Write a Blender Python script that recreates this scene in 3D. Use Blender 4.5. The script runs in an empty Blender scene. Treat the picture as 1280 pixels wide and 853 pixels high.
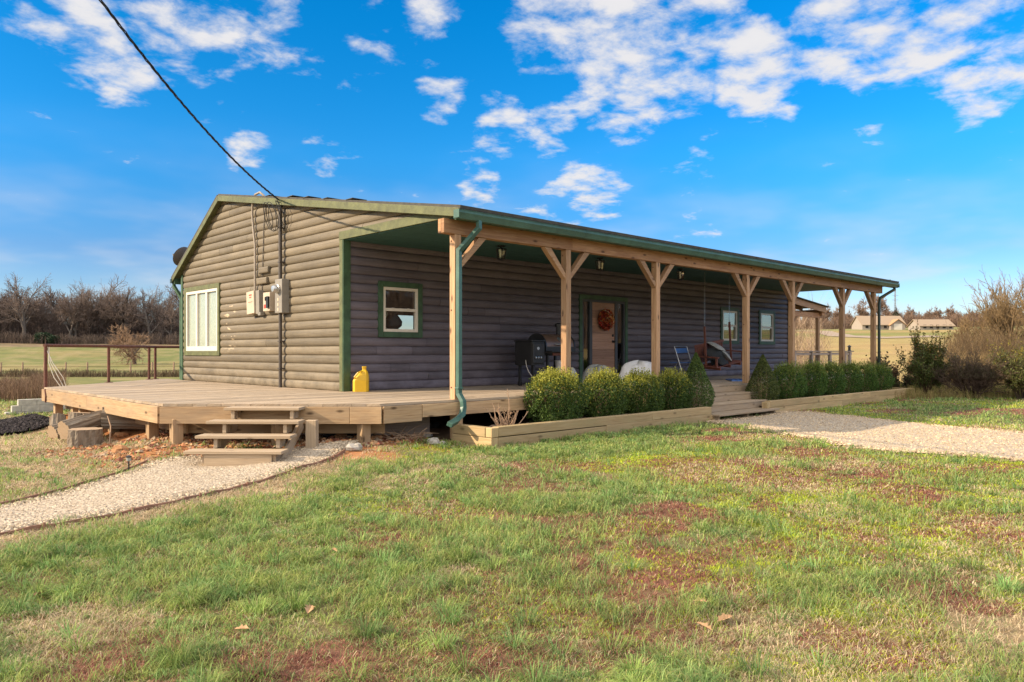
import bpy, math, random
import numpy as np
from mathutils import Vector, Matrix
rad = math.radians
scene = bpy.context.scene
col = scene.collection

# ------------------------------------------------------------------ camera, sky, sun, exposure
EYE = 1.35
YAW = rad(46.3)
cam_d = bpy.data.cameras.new('camera')
cam_d.sensor_width = 36.0
cam_d.lens = 942.0 / 1280.0 * 36.0
cam_d.shift_y = 13.5 / 1280.0
cam_d.clip_start = 0.05
cam_d.clip_end = 6000.0
cam = bpy.data.objects.new('camera', cam_d)
col.objects.link(cam)
cam.location = (0, 0, EYE)
cam.rotation_euler = (rad(90), 0, YAW - rad(90))
scene.camera = cam
scene.render.resolution_x, scene.render.resolution_y = 1024, 682

SUN_E, SUN_A = rad(28.0), rad(32.0)
SUN_V = Vector((-math.cos(SUN_E) * math.cos(SUN_A), math.cos(SUN_E) * math.sin(SUN_A), math.sin(SUN_E)))
sun_d = bpy.data.lights.new('sun', 'SUN')
sun_d.energy = 3.15
sun_d.angle = rad(0.5)
sun_d.color = (1.0, 0.80, 0.56)
sun = bpy.data.objects.new('sun', sun_d)
col.objects.link(sun)
sun.rotation_euler = SUN_V.to_track_quat('Z', 'Y').to_euler()
sun.location = SUN_V * 60

vs = scene.view_settings
scene.display_settings.display_device = 'sRGB'
vs.view_transform = 'Standard'
vs.look = 'None'
vs.gamma = 1.0
vs.use_curve_mapping = False
vs.exposure = 1.42
SKY_STRENGTH = 0.08

F_PX, CX, HY = 942.0, 640.0, 440.0
SA, CA = math.sin(YAW), math.cos(YAW)


def ray(px, py):
    r = (px - CX) / F_PX
    return Vector((r * SA + CA, -r * CA + SA, (HY - py) / F_PX))


def sky_dir(px, py):
    return ray(px, py).normalized()


class NT:
    """small helper round a node tree"""
    def __init__(self, tree):
        self.t = tree
        self.n = tree.nodes
        self.l = tree.links

    def node(self, kind, **kw):
        nd = self.n.new(kind)
        for k, v in kw.items():
            setattr(nd, k, v)
        return nd

    def link(self, a, b):
        self.l.new(a, b)

    def _in(self, sock, v):
        if isinstance(v, bpy.types.NodeSocket):
            self.l.new(v, sock)
        elif v is not None:
            if isinstance(v, (tuple, list, Vector)) and sock.type == 'RGBA' and len(v) == 3:
                v = (v[0], v[1], v[2], 1.0)
            sock.default_value = v

    def math(self, op, a, b=None, c=None, clamp=False):
        nd = self.node('ShaderNodeMath', operation=op, use_clamp=clamp)
        self._in(nd.inputs[0], a)
        if b is not None: self._in(nd.inputs[1], b)
        if c is not None: self._in(nd.inputs[2], c)
        return nd.outputs[0]

    def vmath(self, op, a, b=None):
        nd = self.node('ShaderNodeVectorMath', operation=op)
        self._in(nd.inputs[0], a)
        if b is not None: self._in(nd.inputs[1], b)
        return nd.outputs['Value'] if op in ('DOT_PRODUCT', 'LENGTH', 'DISTANCE') else nd.outputs[0]

    def smooth(self, v, a, b, o0=0.0, o1=1.0, kind='SMOOTHSTEP'):
        nd = self.node('ShaderNodeMapRange', interpolation_type=kind)
        self._in(nd.inputs['Value'], v)
        nd.inputs['From Min'].default_value = a
        nd.inputs['From Max'].default_value = b
        nd.inputs['To Min'].default_value = o0
        nd.inputs['To Max'].default_value = o1
        return nd.outputs[0]

    def noise(self, vec, scale, detail=4, rough=0.55, dist=0.0):
        nd = self.node('ShaderNodeTexNoise')
        self._in(nd.inputs['Vector'], vec)
        nd.inputs['Scale'].default_value = scale
        nd.inputs['Detail'].default_value = detail
        nd.inputs['Roughness'].default_value = rough
        nd.inputs['Distortion'].default_value = dist
        return nd.outputs['Fac']

    def mapping(self, vec, scale=(1, 1, 1), loc=(0, 0, 0)):
        nd = self.node('ShaderNodeMapping')
        self._in(nd.inputs['Vector'], vec)
        nd.inputs['Scale'].default_value = scale
        nd.inputs['Location'].default_value = loc
        return nd.outputs[0]

    def mix(self, fac, a, b, blend='MIX'):
        nd = self.node('ShaderNodeMix', data_type='RGBA', blend_type=blend)
        self._in(nd.inputs[0], fac)
        self._in(nd.inputs[6], a)
        self._in(nd.inputs[7], b)
        return nd.outputs[2]

    def ramp(self, fac, stops):
        nd = self.node('ShaderNodeValToRGB')
        self._in(nd.inputs[0], fac)
        el = nd.color_ramp.elements
        while len(el) < len(stops):
            el.new(0.5)
        for e, (p, c) in zip(el, stops):
            e.position = p
            e.color = (c[0], c[1], c[2], 1)
        return nd.outputs[0]


def _comb(self, v):
    nd = self.node('ShaderNodeCombineXYZ')
    for k in range(3):
        self.l.new(v, nd.inputs[k])
    return nd.outputs[0]


def _sep(self, v):
    nd = self.node('ShaderNodeSeparateXYZ')
    self.l.new(v, nd.inputs[0])
    return nd.outputs[0]


NT.node_comb = _comb
NT.node_sep = _sep

world = bpy.data.worlds.new("World")
scene.world = world
world.use_nodes = True
W = NT(world.node_tree)
W.n.clear()
sky = W.node('ShaderNodeTexSky', sky_type='NISHITA')
sky.sun_disc = False
sky.sun_elevation = SUN_E
sky.sun_rotation = math.atan2(SUN_V.x, SUN_V.y)
sky.altitude = 200
sky.air_density = 1.0
sky.dust_density = 0.4
sky.ozone_density = 2.0
hs = W.node('ShaderNodeHueSaturation')
hs.inputs['Saturation'].default_value = 1.5
hs.inputs['Value'].default_value = 1.0
W.link(sky.outputs[0], hs.inputs['Color'])
skycol = W.mix(1.0, hs.outputs[0], (0.78, 0.94, 1.08), 'MULTIPLY')
gd = W.node('ShaderNodeTexCoord').outputs['Generated']
sep = W.node('ShaderNodeSeparateXYZ')
W.link(gd, sep.inputs[0])
airf = W.ramp(W.smooth(sep.outputs[2], 0.0, 0.40, kind='LINEAR'), [(0.0, (0.80, 0.72, 0.84)), (0.30, (0.68, 0.66, 0.77)), (0.62, (0.50, 1.0, 1.0)), (1.0, (0.24, 1.10, 1.02))])
skycol = W.mix(1.0, skycol, airf, 'MULTIPLY')
skycol = W.mix(1.0, skycol, W.node_comb(W.smooth(W.vmath('DOT_PRODUCT', gd, (SA, -CA, 0.0)), -0.55, 0.45, 0.80, 1.08)), 'MULTIPLY')
zc = W.math('ADD', W.math('MAXIMUM', sep.outputs[2], 0.0), 0.16)
cu = W.math('DIVIDE', sep.outputs[0], zc)
cv = W.math('DIVIDE', sep.outputs[1], zc)
cmb = W.node('ShaderNodeCombineXYZ')
W.link(cu, cmb.inputs[0])
W.link(cv, cmb.inputs[1])
n1 = W.noise(cmb.outputs[0], 7.6, 9, 0.60, 0.15)
n2 = W.noise(cmb.outputs[0], 1.9, 3, 0.5)
# cloud banks: (px, py, radius px, weight) looked up as directions
BANKS = [(700, 25, 90, 1.0), (790, 80, 100, 1.15), (855, 95, 60, 1.1), (945, 85, 75, 1.2), (1035, 45, 70, 1.15), (1110, 45, 75, 1.05),
         (1180, 30, 80, 0.95), (1240, 95, 70, 0.85), (975, 118, 38, 0.85), (880, 30, 70, 1.0),
         (105, 55, 60, 1.2), (150, 90, 45, 1.1), (215, 35, 60, 0.95), (70, 8, 55, 1.1), (300, 8, 80, 0.8), (540, 10, 45, 0.8), (475, 50, 55, 0.55),
         (625, 155, 50, 1.0), (685, 165, 45, 0.9), (740, 243, 60, 0.95), (600, 228, 40, 0.8), (312, 188, 38, 0.75), (410, 190, 40, 0.65),
         (870, 212, 40, 0.5), (550, 120, 45, 0.7), (870, 296, 40, 0.6), (690, 265, 55, 0.6), (760, 10, 70, 1.0)]
mask = None
for (bx, by, br, bw) in BANKS:
    d = sky_dir(bx, by)
    cr = math.cos(br * 1.0 / F_PX)
    m = W.smooth(W.vmath('DOT_PRODUCT', gd, tuple(d)), cr, 1.0 - (1 - cr) * 0.12, 0.0, bw)
    mask = m if mask is None else W.math('MAXIMUM', mask, m)
base = W.math('ADD', W.math('MULTIPLY', n1, 0.78), W.math('MULTIPLY', n2, 0.22))
dens = W.math('ADD', base, W.math('MULTIPLY', mask, 0.20))
dens = W.smooth(dens, 0.585, 0.82)
hor = W.smooth(sep.outputs[2], 0.30, 0.02)                 # thin high cloud low over the fields
thin = W.math('MULTIPLY', W.smooth(n2, 0.35, 0.75), W.math('MULTIPLY', hor, 0.50))
dens = W.math('MAXIMUM', dens, thin)
shade = W.smooth(n1, 0.40, 0.75, 0.80, 1.0)
ccol = W.mix(shade, (2.8, 3.0, 3.5), (4.1, 4.0, 4.0))
allsky = W.mix(W.math('MULTIPLY', dens, 0.96), skycol, ccol)
# bright cloud added out of view, overhead and behind the camera, as fill light
fwd_h = (CA, SA, 0.0)
over = W.smooth(sep.outputs[2], 0.50, 0.70)
behind = W.math('MULTIPLY', W.smooth(W.vmath('DOT_PRODUCT', gd, (-fwd_h[0], -fwd_h[1], 0.0)), 0.05, 0.45), W.smooth(sep.outputs[2], 0.04, 0.16))
full = W.math('MULTIPLY', W.math('MAXIMUM', over, behind), W.smooth(n2, 0.22, 0.48, 0.55, 1.0))
allsky = W.mix(full, allsky, (8.2, 7.9, 7.7))
bg = W.node('ShaderNodeBackground')
W.link(allsky, bg.inputs['Color'])
bg.inputs['Strength'].default_value = SKY_STRENGTH
out = W.node('ShaderNodeOutputWorld')
W.link(bg.outputs[0], out.inputs['Surface'])

# ------------------------------------------------------------------ numpy noise
def _hash(ix, iy, seed):
    h = (ix.astype(np.int64) * 374761393 + iy.astype(np.int64) * 668265263 + seed * 1442695041) & 0xFFFFFFFF
    h = ((h ^ (h >> 13)) * 1274126177) & 0xFFFFFFFF
    return ((h ^ (h >> 16)) & 0xFFFF) / 65535.0


def vnoise(x, y, seed=0):
    ix, iy = np.floor(x), np.floor(y)
    fx, fy = x - ix, y - iy
    fx, fy = fx * fx * (3 - 2 * fx), fy * fy * (3 - 2 * fy)
    a, b = _hash(ix, iy, seed), _hash(ix + 1, iy, seed)
    c, d = _hash(ix, iy + 1, seed), _hash(ix + 1, iy + 1, seed)
    return (a * (1 - fx) + b * fx) * (1 - fy) + (c * (1 - fx) + d * fx) * fy


def fbm(x, y, seed=0, oct=4):
    s, a, t = 0, 1.0, 0
    for k in range(oct):
        s = s + a * vnoise(x * 2 ** k + 17.3 * k, y * 2 ** k - 9.1 * k, seed + k)
        t += a
        a *= 0.5
    return s / t


def sstep(v, a, b):
    t = np.clip((v - a) / (b - a), 0, 1)
    return t * t * (3 - 2 * t)


# ------------------------------------------------------------------ mesh building
def tag(o, label=None, cat=None, group=None, kind=None):
    if label: o['label'] = label
    if cat: o['category'] = cat
    if group: o['group'] = group
    if kind: o['kind'] = kind
    return o


def thing(name, label, cat, loc=(0, 0, 0), group=None):
    o = bpy.data.objects.new(name, None)
    o.empty_display_size = 0.2
    col.objects.link(o)
    o.location = loc
    return tag(o, label, cat, group)


def adopt(o, parent):
    """parent a mesh built in world coordinates to an unrotated thing or part"""
    if parent is None:
        return
    o.parent = parent
    p, off = parent, Vector((0, 0, 0))
    while p is not None:
        off += p.location
        p = p.parent
    if parent.type != 'EMPTY':
        off = Vector((0, 0, 0))
    o.matrix_parent_inverse = Matrix.Translation(-off)


def np_mesh(name, verts, loops, starts, mat, colors=None, smooth=False, parent=None, uvs=None):
    me = bpy.data.meshes.new(name)
    verts = np.asarray(verts, np.float32)
    loops = np.asarray(loops, np.int32).ravel()
    starts = np.asarray(starts, np.int32)
    me.vertices.add(len(verts))
    me.vertices.foreach_set('co', verts.ravel())
    me.loops.add(len(loops))
    me.loops.foreach_set('vertex_index', loops)
    me.polygons.add(len(starts))
    me.polygons.foreach_set('loop_start', starts)
    if colors is not None:
        c = np.ones((len(verts), 4), np.float32)
        c[:, :3] = colors
        at = me.color_attributes.new('Col', 'FLOAT_COLOR', 'POINT')
        at.data.foreach_set('color', c.ravel())
    if uvs is not None:
        u = me.uv_layers.new(name='UVMap')
        u.data.foreach_set('uv', np.asarray(uvs, np.float32).ravel())
    me.update(calc_edges=True)
    me.validate()
    me.polygons.foreach_set('use_smooth', np.full(len(me.polygons), bool(smooth)))
    me.materials.append(mat)
    o = bpy.data.objects.new(name, me)
    col.objects.link(o)
    adopt(o, parent)
    return o


def quads_mesh(name, verts, nquads, mat, **kw):
    return np_mesh(name, verts, np.arange(nquads * 4), np.arange(nquads) * 4, mat, **kw)


class MB:
    def __init__(self, seed=1):
        self.v, self.f, self.uv, self.rnd = [], [], [], []
        self.rg = random.Random(seed)

    def _face(self, idx, uv, r):
        self.f.append(idx)
        self.uv.append(uv if uv else [(0, 0)] * len(idx))
        self.rnd.append(r)

    def frame_box(self, c, ax, ay, az, sx, sy, sz):
        """box centred at c with unit axes and full sizes; UV u runs along the longest side"""
        c = Vector(c)
        h = (sx / 2, sy / 2, sz / 2)
        A = (Vector(ax), Vector(ay), Vector(az))
        s = (sx, sy, sz)
        L = s.index(max(s))
        b = len(self.v)
        for k in range(8):
            p = c.copy()
            for i in range(3):
                p = p + A[i] * (h[i] if (k >> i) & 1 else -h[i])
            self.v.append(p)
        r = self.rg.random()
        ou, ov = self.rg.random() * 40, self.rg.random() * 40
        for i in range(3):
            j, k = (i + 1) % 3, (i + 2) % 3
            for sd in (0, 1):
                base = (1 << i) if sd else 0
                q = [base, base | (1 << j), base | (1 << j) | (1 << k), base | (1 << k)]
                if not sd:
                    q = q[::-1]
                uv = []
                for e in q:
                    cj, ck = (s[j] if (e >> j) & 1 else 0), (s[k] if (e >> k) & 1 else 0)
                    if j == L: u, w = cj, ck
                    elif k == L: u, w = ck, cj
                    else: u, w = cj * 0.2, ck
                    uv.append((u + ou, w + ov + i * 0.37))
                self._face([b + e for e in q], uv, r)
        return self

    def box(self, x0, x1, y0, y1, z0, z1):
        return self.frame_box(((x0 + x1) / 2, (y0 + y1) / 2, (z0 + z1) / 2), (1, 0, 0), (0, 1, 0), (0, 0, 1),
                              abs(x1 - x0), abs(y1 - y0), abs(z1 - z0))

    def bar(self, p0, p1, w, h, up=(0, 0, 1)):
        p0, p1 = Vector(p0), Vector(p1)
        d = p1 - p0
        L = d.length
        ax = d / L
        up = Vector(up)
        ay = up.cross(ax)
        if ay.length < 1e-4:
            ay = Vector((0, 1, 0)).cross(ax)
        ay.normalize()
        az = ax.cross(ay)
        return self.frame_box((p0 + p1) / 2, ax, ay, az, L, w, h)

    def tube(self, pts, r, sides=8, cap=True, squash=None):
        pts = [Vector(p) for p in pts]
        rs = r if isinstance(r, (list, tuple)) else [r] * len(pts)
        b = len(self.v)
        ref = None
        rn = self.rg.random()
        acc = 0
        us = []
        for i, p in enumerate(pts):
            if i: acc += (p - pts[i - 1]).length
            us.append(acc)
            t = (pts[min(i + 1, len(pts) - 1)] - pts[max(i - 1, 0)]).normalized()
            if ref is None:
                ref = t.orthogonal().normalized()
            n = (ref - t * ref.dot(t))
            n = n.normalized() if n.length > 1e-5 else t.orthogonal().normalized()
            ref = n
            bn = t.cross(n)
            for k in range(sides):
                a = 2 * math.pi * k / sides
                self.v.append(p + (n * math.cos(a) + bn * math.sin(a)) * rs[i])
        for i in range(len(pts) - 1):
            for k in range(sides):
                k2 = (k + 1) % sides
                q = [b + i * sides + k, b + i * sides + k2, b + (i + 1) * sides + k2, b + (i + 1) * sides + k]
                self._face(q, [(us[i], k / sides), (us[i], (k + 1) / sides), (us[i + 1], (k + 1) / sides), (us[i + 1], k / sides)], rn)
        if cap:
            self._face([b + k for k in range(sides)][::-1], None, rn)
            e = b + (len(pts) - 1) * sides
            self._face([e + k for k in range(sides)], None, rn)
        return self

    def duct(self, pts, w, d, side):
        """rectangular pipe along pts; side = sideways direction of its broad face"""
        pts = [Vector(p) for p in pts]
        side = Vector(side).normalized()
        b = len(self.v)
        for i, p in enumerate(pts):
            t0 = (p - pts[i - 1]).normalized() if i else (pts[1] - p).normalized()
            t1 = (pts[i + 1] - p).normalized() if i < len(pts) - 1 else t0
            t = (t0 + t1).normalized()
            s = (side - t * side.dot(t)).normalized()
            n = t.cross(s)
            k = 1.0 / max(0.5, t.dot(t1))
            for (a, c) in ((-1, -1), (1, -1), (1, 1), (-1, 1)):
                self.v.append(p + s * (a * w / 2) + n * (c * d / 2 * k))
        for i in range(len(pts) - 1):
            for k in range(4):
                k2 = (k + 1) % 4
                self._face([b + i * 4 + k, b + i * 4 + k2, b + i * 4 + 4 + k2, b + i * 4 + 4 + k], None, 0.5)
        self._face([b, b + 3, b + 2, b + 1], None, 0.5)
        e = b + (len(pts) - 1) * 4
        self._face([e, e + 1, e + 2, e + 3], None, 0.5)
        return self

    def prism(self, poly, org, ux, uy, n, depth):
        """extrude a 2D polygon (in ux,uy at org) by depth along n"""
        org, ux, uy, n = Vector(org), Vector(ux), Vector(uy), Vector(n)
        b = len(self.v)
        m = len(poly)
        for dd in (0, depth):
            for (x, y) in poly:
                self.v.append(org + ux * x + uy * y + n * dd)
        rn = self.rg.random()
        uv = [(x, y) for x, y in poly]
        self._face(list(range(b, b + m))[::-1], uv[::-1], rn)
        self._face(list(range(b + m, b + 2 * m)), uv, rn)
        for i in range(m):
            j = (i + 1) % m
            a, c = poly[i], poly[j]
            l = math.hypot(a[0] - c[0], a[1] - c[1])
            self._face([b + i, b + j, b + m + j, b + m + i], [(0, 0), (l, 0), (l, depth), (0, depth)], rn)
        return self

    def lathe(self, prof, c, axis=(0, 0, 1), sides=16):
        axis = Vector(axis).normalized()
        n = axis.orthogonal().normalized()
        bn = axis.cross(n)
        c = Vector(c)
        b = len(self.v)
        for (r, z) in prof:
            for k in range(sides):
                a = 2 * math.pi * k / sides
                self.v.append(c + axis * z + (n * math.cos(a) + bn * math.sin(a)) * max(r, 1e-4))
        for i in range(len(prof) - 1):
            for k in range(sides):
                k2 = (k + 1) % sides
                self._face([b + i * sides + k, b + i * sides + k2, b + (i + 1) * sides + k2, b + (i + 1) * sides + k], None, 0.5)
        self._face([b + k for k in range(sides)][::-1], None, 0.5)
        e = b + (len(prof) - 1) * sides
        self._face([e + k for k in range(sides)], None, 0.5)
        return self

    def quad(self, pts, uv=None, r=None):
        b = len(self.v)
        self.v += [Vector(p) for p in pts]
        self._face(list(range(b, b + len(pts))), uv, self.rg.random() if r is None else r)
        return self

    def rock(self, c, s, seed):
        rg = random.Random(seed)
        c = Vector(c)
        b = len(self.v)
        rings, sides = 5, 8
        off = [[rg.uniform(0.72, 1.12) for _ in range(sides)] for _ in range(rings + 1)]
        rn = rg.random()
        for i in range(rings + 1):
            ph = math.pi * i / rings
            for k in range(sides):
                a = 2 * math.pi * k / sides
                q = off[i][k] if 0 < i < rings else 0.9
                self.v.append(c + Vector((math.sin(ph) * math.cos(a) * s[0] * q, math.sin(ph) * math.sin(a) * s[1] * q, math.cos(ph) * s[2] * q)))
        for i in range(rings):
            for k in range(sides):
                k2 = (k + 1) % sides
                self._face([b + i * sides + k, b + (i + 1) * sides + k, b + (i + 1) * sides + k2, b + i * sides + k2],
                           [(k / 8, i / 5)] * 4, rn)
        return self

    def build(self, name, mat, parent=None, smooth=False, bevel=0.0, weld=False):
        me = bpy.data.meshes.new(name)
        me.from_pydata([tuple(p) for p in self.v], [], self.f)
        u = me.uv_layers.new(name='UVMap')
        flat, rr = [], []
        for q, r in zip(self.uv, self.rnd):
            for t in q:
                flat += [t[0], t[1]]
                rr += [r, r, r, 1.0]
        u.data.foreach_set('uv', flat)
        at = me.color_attributes.new('rnd', 'FLOAT_COLOR', 'CORNER')
        at.data.foreach_set('color', rr)
        if smooth:
            me.polygons.foreach_set('use_smooth', [True] * len(me.polygons))
        me.materials.append(mat)
        me.update()
        o = bpy.data.objects.new(name, me)
        col.objects.link(o)
        if smooth:
            try:
                me.set_sharp_from_angle(angle=rad(40))
            except Exception:
                pass
        if bevel:
            m = o.modifiers.new('edge', 'BEVEL')
            m.width = bevel
            m.segments = 2
            m.limit_method = 'ANGLE'
            m.angle_limit = rad(40)
        adopt(o, parent)
        return o


# ------------------------------------------------------------------ materials
MATS = {}


def principled(name):
    m = bpy.data.materials.new(name)
    m.use_nodes = True
    t = NT(m.node_tree)
    bs = next(n for n in t.n if n.type == 'BSDF_PRINCIPLED')
    MATS[name] = m
    return m, t, bs


def paint(name, c, rough=0.5, var=0.12, bump=0.15, scale=6.0, metal=0.0, spec=0.4):
    m, t, bs = principled(name)
    tc = t.node('ShaderNodeTexCoord').outputs['Object']
    n = t.noise(tc, scale, 5, 0.6)
    nf = t.noise(tc, scale * 14, 3, 0.6)
    f = t.math('ADD', t.math('MULTIPLY', n, 0.7), t.math('MULTIPLY', nf, 0.3))
    lo = tuple(x * (1 - var * 1.6) for x in c)
    hi = tuple(min(1, x * (1 + var * 1.6)) for x in c)
    t.link(t.ramp(f, [(0.3, lo), (0.7, hi)]), bs.inputs['Base Color'])
    bs.inputs['Roughness'].default_value = rough
    bs.inputs['Metallic'].default_value = metal
    bs.inputs['Specular IOR Level'].default_value = spec
    if bump:
        b = t.node('ShaderNodeBump')
        b.inputs['Strength'].default_value = bump
        b.inputs['Distance'].default_value = 0.01
        t.link(nf, b.inputs['Height'])
        t.link(b.outputs[0], bs.inputs['Normal'])
    return m


def wood(name, dark, mid, light, grey=None, rough=0.7, knots=1.0, grain=26.0, bump=0.35):
    m, t, bs = principled(name)
    uv = t.node('ShaderNodeUVMap', uv_map='UVMap').outputs[0]
    rn = t.node('ShaderNodeAttribute', attribute_name='rnd').outputs['Fac']
    g1 = t.noise(t.mapping(uv, (1.1, grain, 1)), 1.6, 5, 0.6, 0.6)
    g2 = t.noise(t.mapping(uv, (2.5, grain * 3.2, 1)), 1.6, 4, 0.6)
    blot = t.noise(t.mapping(uv, (0.9, 3.5, 1)), 1.3, 4, 0.6)
    f = t.math('ADD', t.math('MULTIPLY', g1, 0.6), t.math('MULTIPLY', g2, 0.4))
    c = t.ramp(f, [(0.28, dark), (0.48, mid), (0.72, light)])
    tint = t.smooth(rn, 0, 1, 0.74, 1.18, 'LINEAR')
    c = t.mix(1.0, c, t.node_comb(tint), 'MULTIPLY')
    if grey:
        c = t.mix(t.smooth(blot, 0.42, 0.72, 0.0, 0.75), c, grey)
    if knots:
        vo = t.node('ShaderNodeTexVoronoi', voronoi_dimensions='2D')
        t.link(t.mapping(uv, (2.1, 5.5, 1)), vo.inputs['Vector'])
        vo.inputs['Scale'].default_value = 1.0
        kd = t.smooth(vo.outputs['Distance'], 0.03, 0.17, 0.85 * knots, 0.0)
        pick = t.smooth(t.node_sep(vo.outputs['Color']), 0.55, 0.6)
        c = t.mix(t.math('MULTIPLY', kd, pick), c, tuple(x * 0.35 for x in dark))
    t.link(c, bs.inputs['Base Color'])
    bs.inputs['Roughness'].default_value = rough
    bs.inputs['Specular IOR Level'].default_value = 0.25
    b = t.node('ShaderNodeBump')
    b.inputs['Strength'].default_value = bump
    b.inputs['Distance'].default_value = 0.004
    t.link(f, b.inputs['Height'])
    t.link(b.outputs[0], bs.inputs['Normal'])
    return m



M_POST = wood('post_wood', (0.17, 0.085, 0.042), (0.37, 0.22, 0.12), (0.50, 0.335, 0.20), rough=0.6, grain=20)
M_BEAM = wood('beam_wood', (0.14, 0.062, 0.030), (0.33, 0.18, 0.09), (0.46, 0.285, 0.16), grey=(0.24, 0.115, 0.055), rough=0.6, grain=16)
M_DECK = wood('deck_wood', (0.19, 0.135, 0.09), (0.35, 0.27, 0.19), (0.47, 0.38, 0.28), grey=(0.28, 0.235, 0.19), knots=0.5, rough=0.75)
M_FASC = wood('fascia_wood', (0.17, 0.095, 0.045), (0.39, 0.26, 0.145), (0.50, 0.36, 0.22), grey=(0.27, 0.195, 0.125), knots=1.0, grain=18)
M_STEP = wood('step_wood', (0.23, 0.155, 0.095), (0.38, 0.285, 0.19), (0.49, 0.385, 0.27), grey=(0.31, 0.25, 0.19), knots=0.7)
M_TIMB = wood('timber_wood', (0.27, 0.18, 0.085), (0.44, 0.31, 0.16), (0.54, 0.41, 0.24), grey=(0.31, 0.25, 0.13), knots=0.8, grain=14)
M_RAIL = wood('grey_wood', (0.20, 0.15, 0.12), (0.33, 0.26, 0.22), (0.42, 0.34, 0.29), knots=0.4)
M_DOOR = wood('door_wood', (0.19, 0.10, 0.065), (0.34, 0.195, 0.13), (0.43, 0.26, 0.18), knots=0.2, grain=20, rough=0.5)
M_BARK = wood('bark', (0.06, 0.045, 0.03), (0.17, 0.13, 0.095), (0.30, 0.25, 0.19), grey=(0.26, 0.23, 0.19), knots=0, grain=9, bump=1.0, rough=0.95)
M_CUT = wood('cut_wood', (0.20, 0.13, 0.08), (0.32, 0.23, 0.15), (0.42, 0.32, 0.22), knots=0, rough=0.85)

# painted log siding
DECK_Z = EYE - 0.72
M_LOG, t, bs = principled('log_siding')
tc = t.node('ShaderNodeTexCoord').outputs['Object']
rn = t.node('ShaderNodeAttribute', attribute_name='rnd').outputs['Fac']
uv = t.node('ShaderNodeUVMap', uv_map='UVMap').outputs[0]
a = t.noise(t.mapping(uv, (0.7, 14, 1)), 2.0, 6, 0.65)
b_ = t.noise(uv, 1.3, 4, 0.6)
fine = t.noise(t.mapping(uv, (6, 60, 1)), 2.0, 4, 0.7)
c = t.ramp(t.math('ADD', t.math('MULTIPLY', a, 0.6), t.math('MULTIPLY', b_, 0.4)),
           [(0.30, (0.080, 0.064, 0.043)), (0.50, (0.138, 0.112, 0.076)), (0.74, (0.205, 0.168, 0.116))])
c = t.mix(1.0, c, t.node_comb(t.smooth(rn, 0, 1, 0.80, 1.16, 'LINEAR')), 'MULTIPLY')
kv = t.node('ShaderNodeTexVoronoi', voronoi_dimensions='2D')
t.link(t.mapping(uv, (1.3, 6.1, 1)), kv.inputs['Vector'])
c = t.mix(t.math('MULTIPLY', t.smooth(kv.outputs['Distance'], .03, .15, .55, 0), t.smooth(t.node_sep(kv.outputs['Color']), .5, .55)), c, (0.050, 0.040, 0.030))
sz_ = t.node('ShaderNodeSeparateXYZ')
t.link(tc, sz_.inputs[0])
splash = t.math('MULTIPLY', t.smooth(sz_.outputs[2], DECK_Z + .55, DECK_Z, 0, .55), t.smooth(t.noise(uv, 2.6, 5, .65), .38, .66))
c = t.mix(splash, c, (0.24, 0.195, 0.14))
# paint peeled off in chips beside the gable window and a few loose spots
sp = t.node('ShaderNodeSeparateXYZ')
t.link(tc, sp.inputs[0])
nearw = t.math('MULTIPLY', t.smooth(t.math('ABSOLUTE', t.math('SUBTRACT', sp.outputs[1], 16.85)), 0.45, 0.1),
               t.smooth(t.math('ABSOLUTE', t.math('SUBTRACT', sp.outputs[2], 1.95)), 0.7, 0.35))
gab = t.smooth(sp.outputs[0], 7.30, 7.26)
c = t.mix(gab, t.mix(1.0, c, (0.87, 0.93, 1.62), 'MULTIPLY'), c)      # cool cast of porch shade mixed into the front wall's colour; gable stays warm
chip = t.noise(t.mapping(uv, (3.2, 13, 1), (3.7, 1.1, 0)), 1.0, 5, 0.55)
chipm = t.math('MULTIPLY', t.math('MULTIPLY', nearw, gab), t.smooth(chip, 0.60, 0.63))
c = t.mix(t.math('MULTIPLY', chipm, 0.9), c, (0.50, 0.40, 0.27))
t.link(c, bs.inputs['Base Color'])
bs.inputs['Roughness'].default_value = 0.62
bs.inputs['Specular IOR Level'].default_value = 0.35
bp = t.node('ShaderNodeBump')
bp.inputs['Strength'].default_value = 0.3
bp.inputs['Distance'].default_value = 0.006
t.link(t.math('ADD', a, t.math('MULTIPLY', fine, 0.5)), bp.inputs['Height'])
t.link(bp.outputs[0], bs.inputs['Normal'])

M_GREEN = paint('green_trim', (0.040, 0.085, 0.044), 0.55, 0.28, 0.3)
M_SUNTRIM = paint('sunlit_green_trim', (0.090, 0.098, 0.036), 0.6, 0.30, 0.3)  # green trim on the sunny side, its sunlit tone put into the colour
M_SOFFIT = paint('soffit_green', (0.036, 0.100, 0.088), 0.6, 0.10)
M_GUTTER = paint('gutter_green', (0.050, 0.115, 0.092), 0.42, 0.24, 0.10, 3.0)
M_DARKG = paint('dark_green_pipe', (0.022, 0.040, 0.030), 0.4, 0.10, 0.05)
M_ROOF = paint('roof_shingle', (0.055, 0.052, 0.045), 0.8, 0.25, 0.5, 9)
M_VINYL = paint('white_vinyl', (0.62, 0.57, 0.49), 0.4, 0.05, 0.03)
M_BLACK = paint('black_metal', (0.018, 0.018, 0.019), 0.4, 0.2, 0.05)
M_CABLE = paint('black_cable', (0.012, 0.012, 0.012), 0.6, 0.1, 0.0)
M_PIPE = paint('brown_conduit', (0.060, 0.048, 0.040), 0.5, 0.15, 0.05)
M_TAN = paint('tan_conduit', (0.30, 0.25, 0.20), 0.5, 0.1, 0.05)
M_BOXGREY = paint('grey_box', (0.22, 0.20, 0.17), 0.45, 0.1, 0.05)
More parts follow.
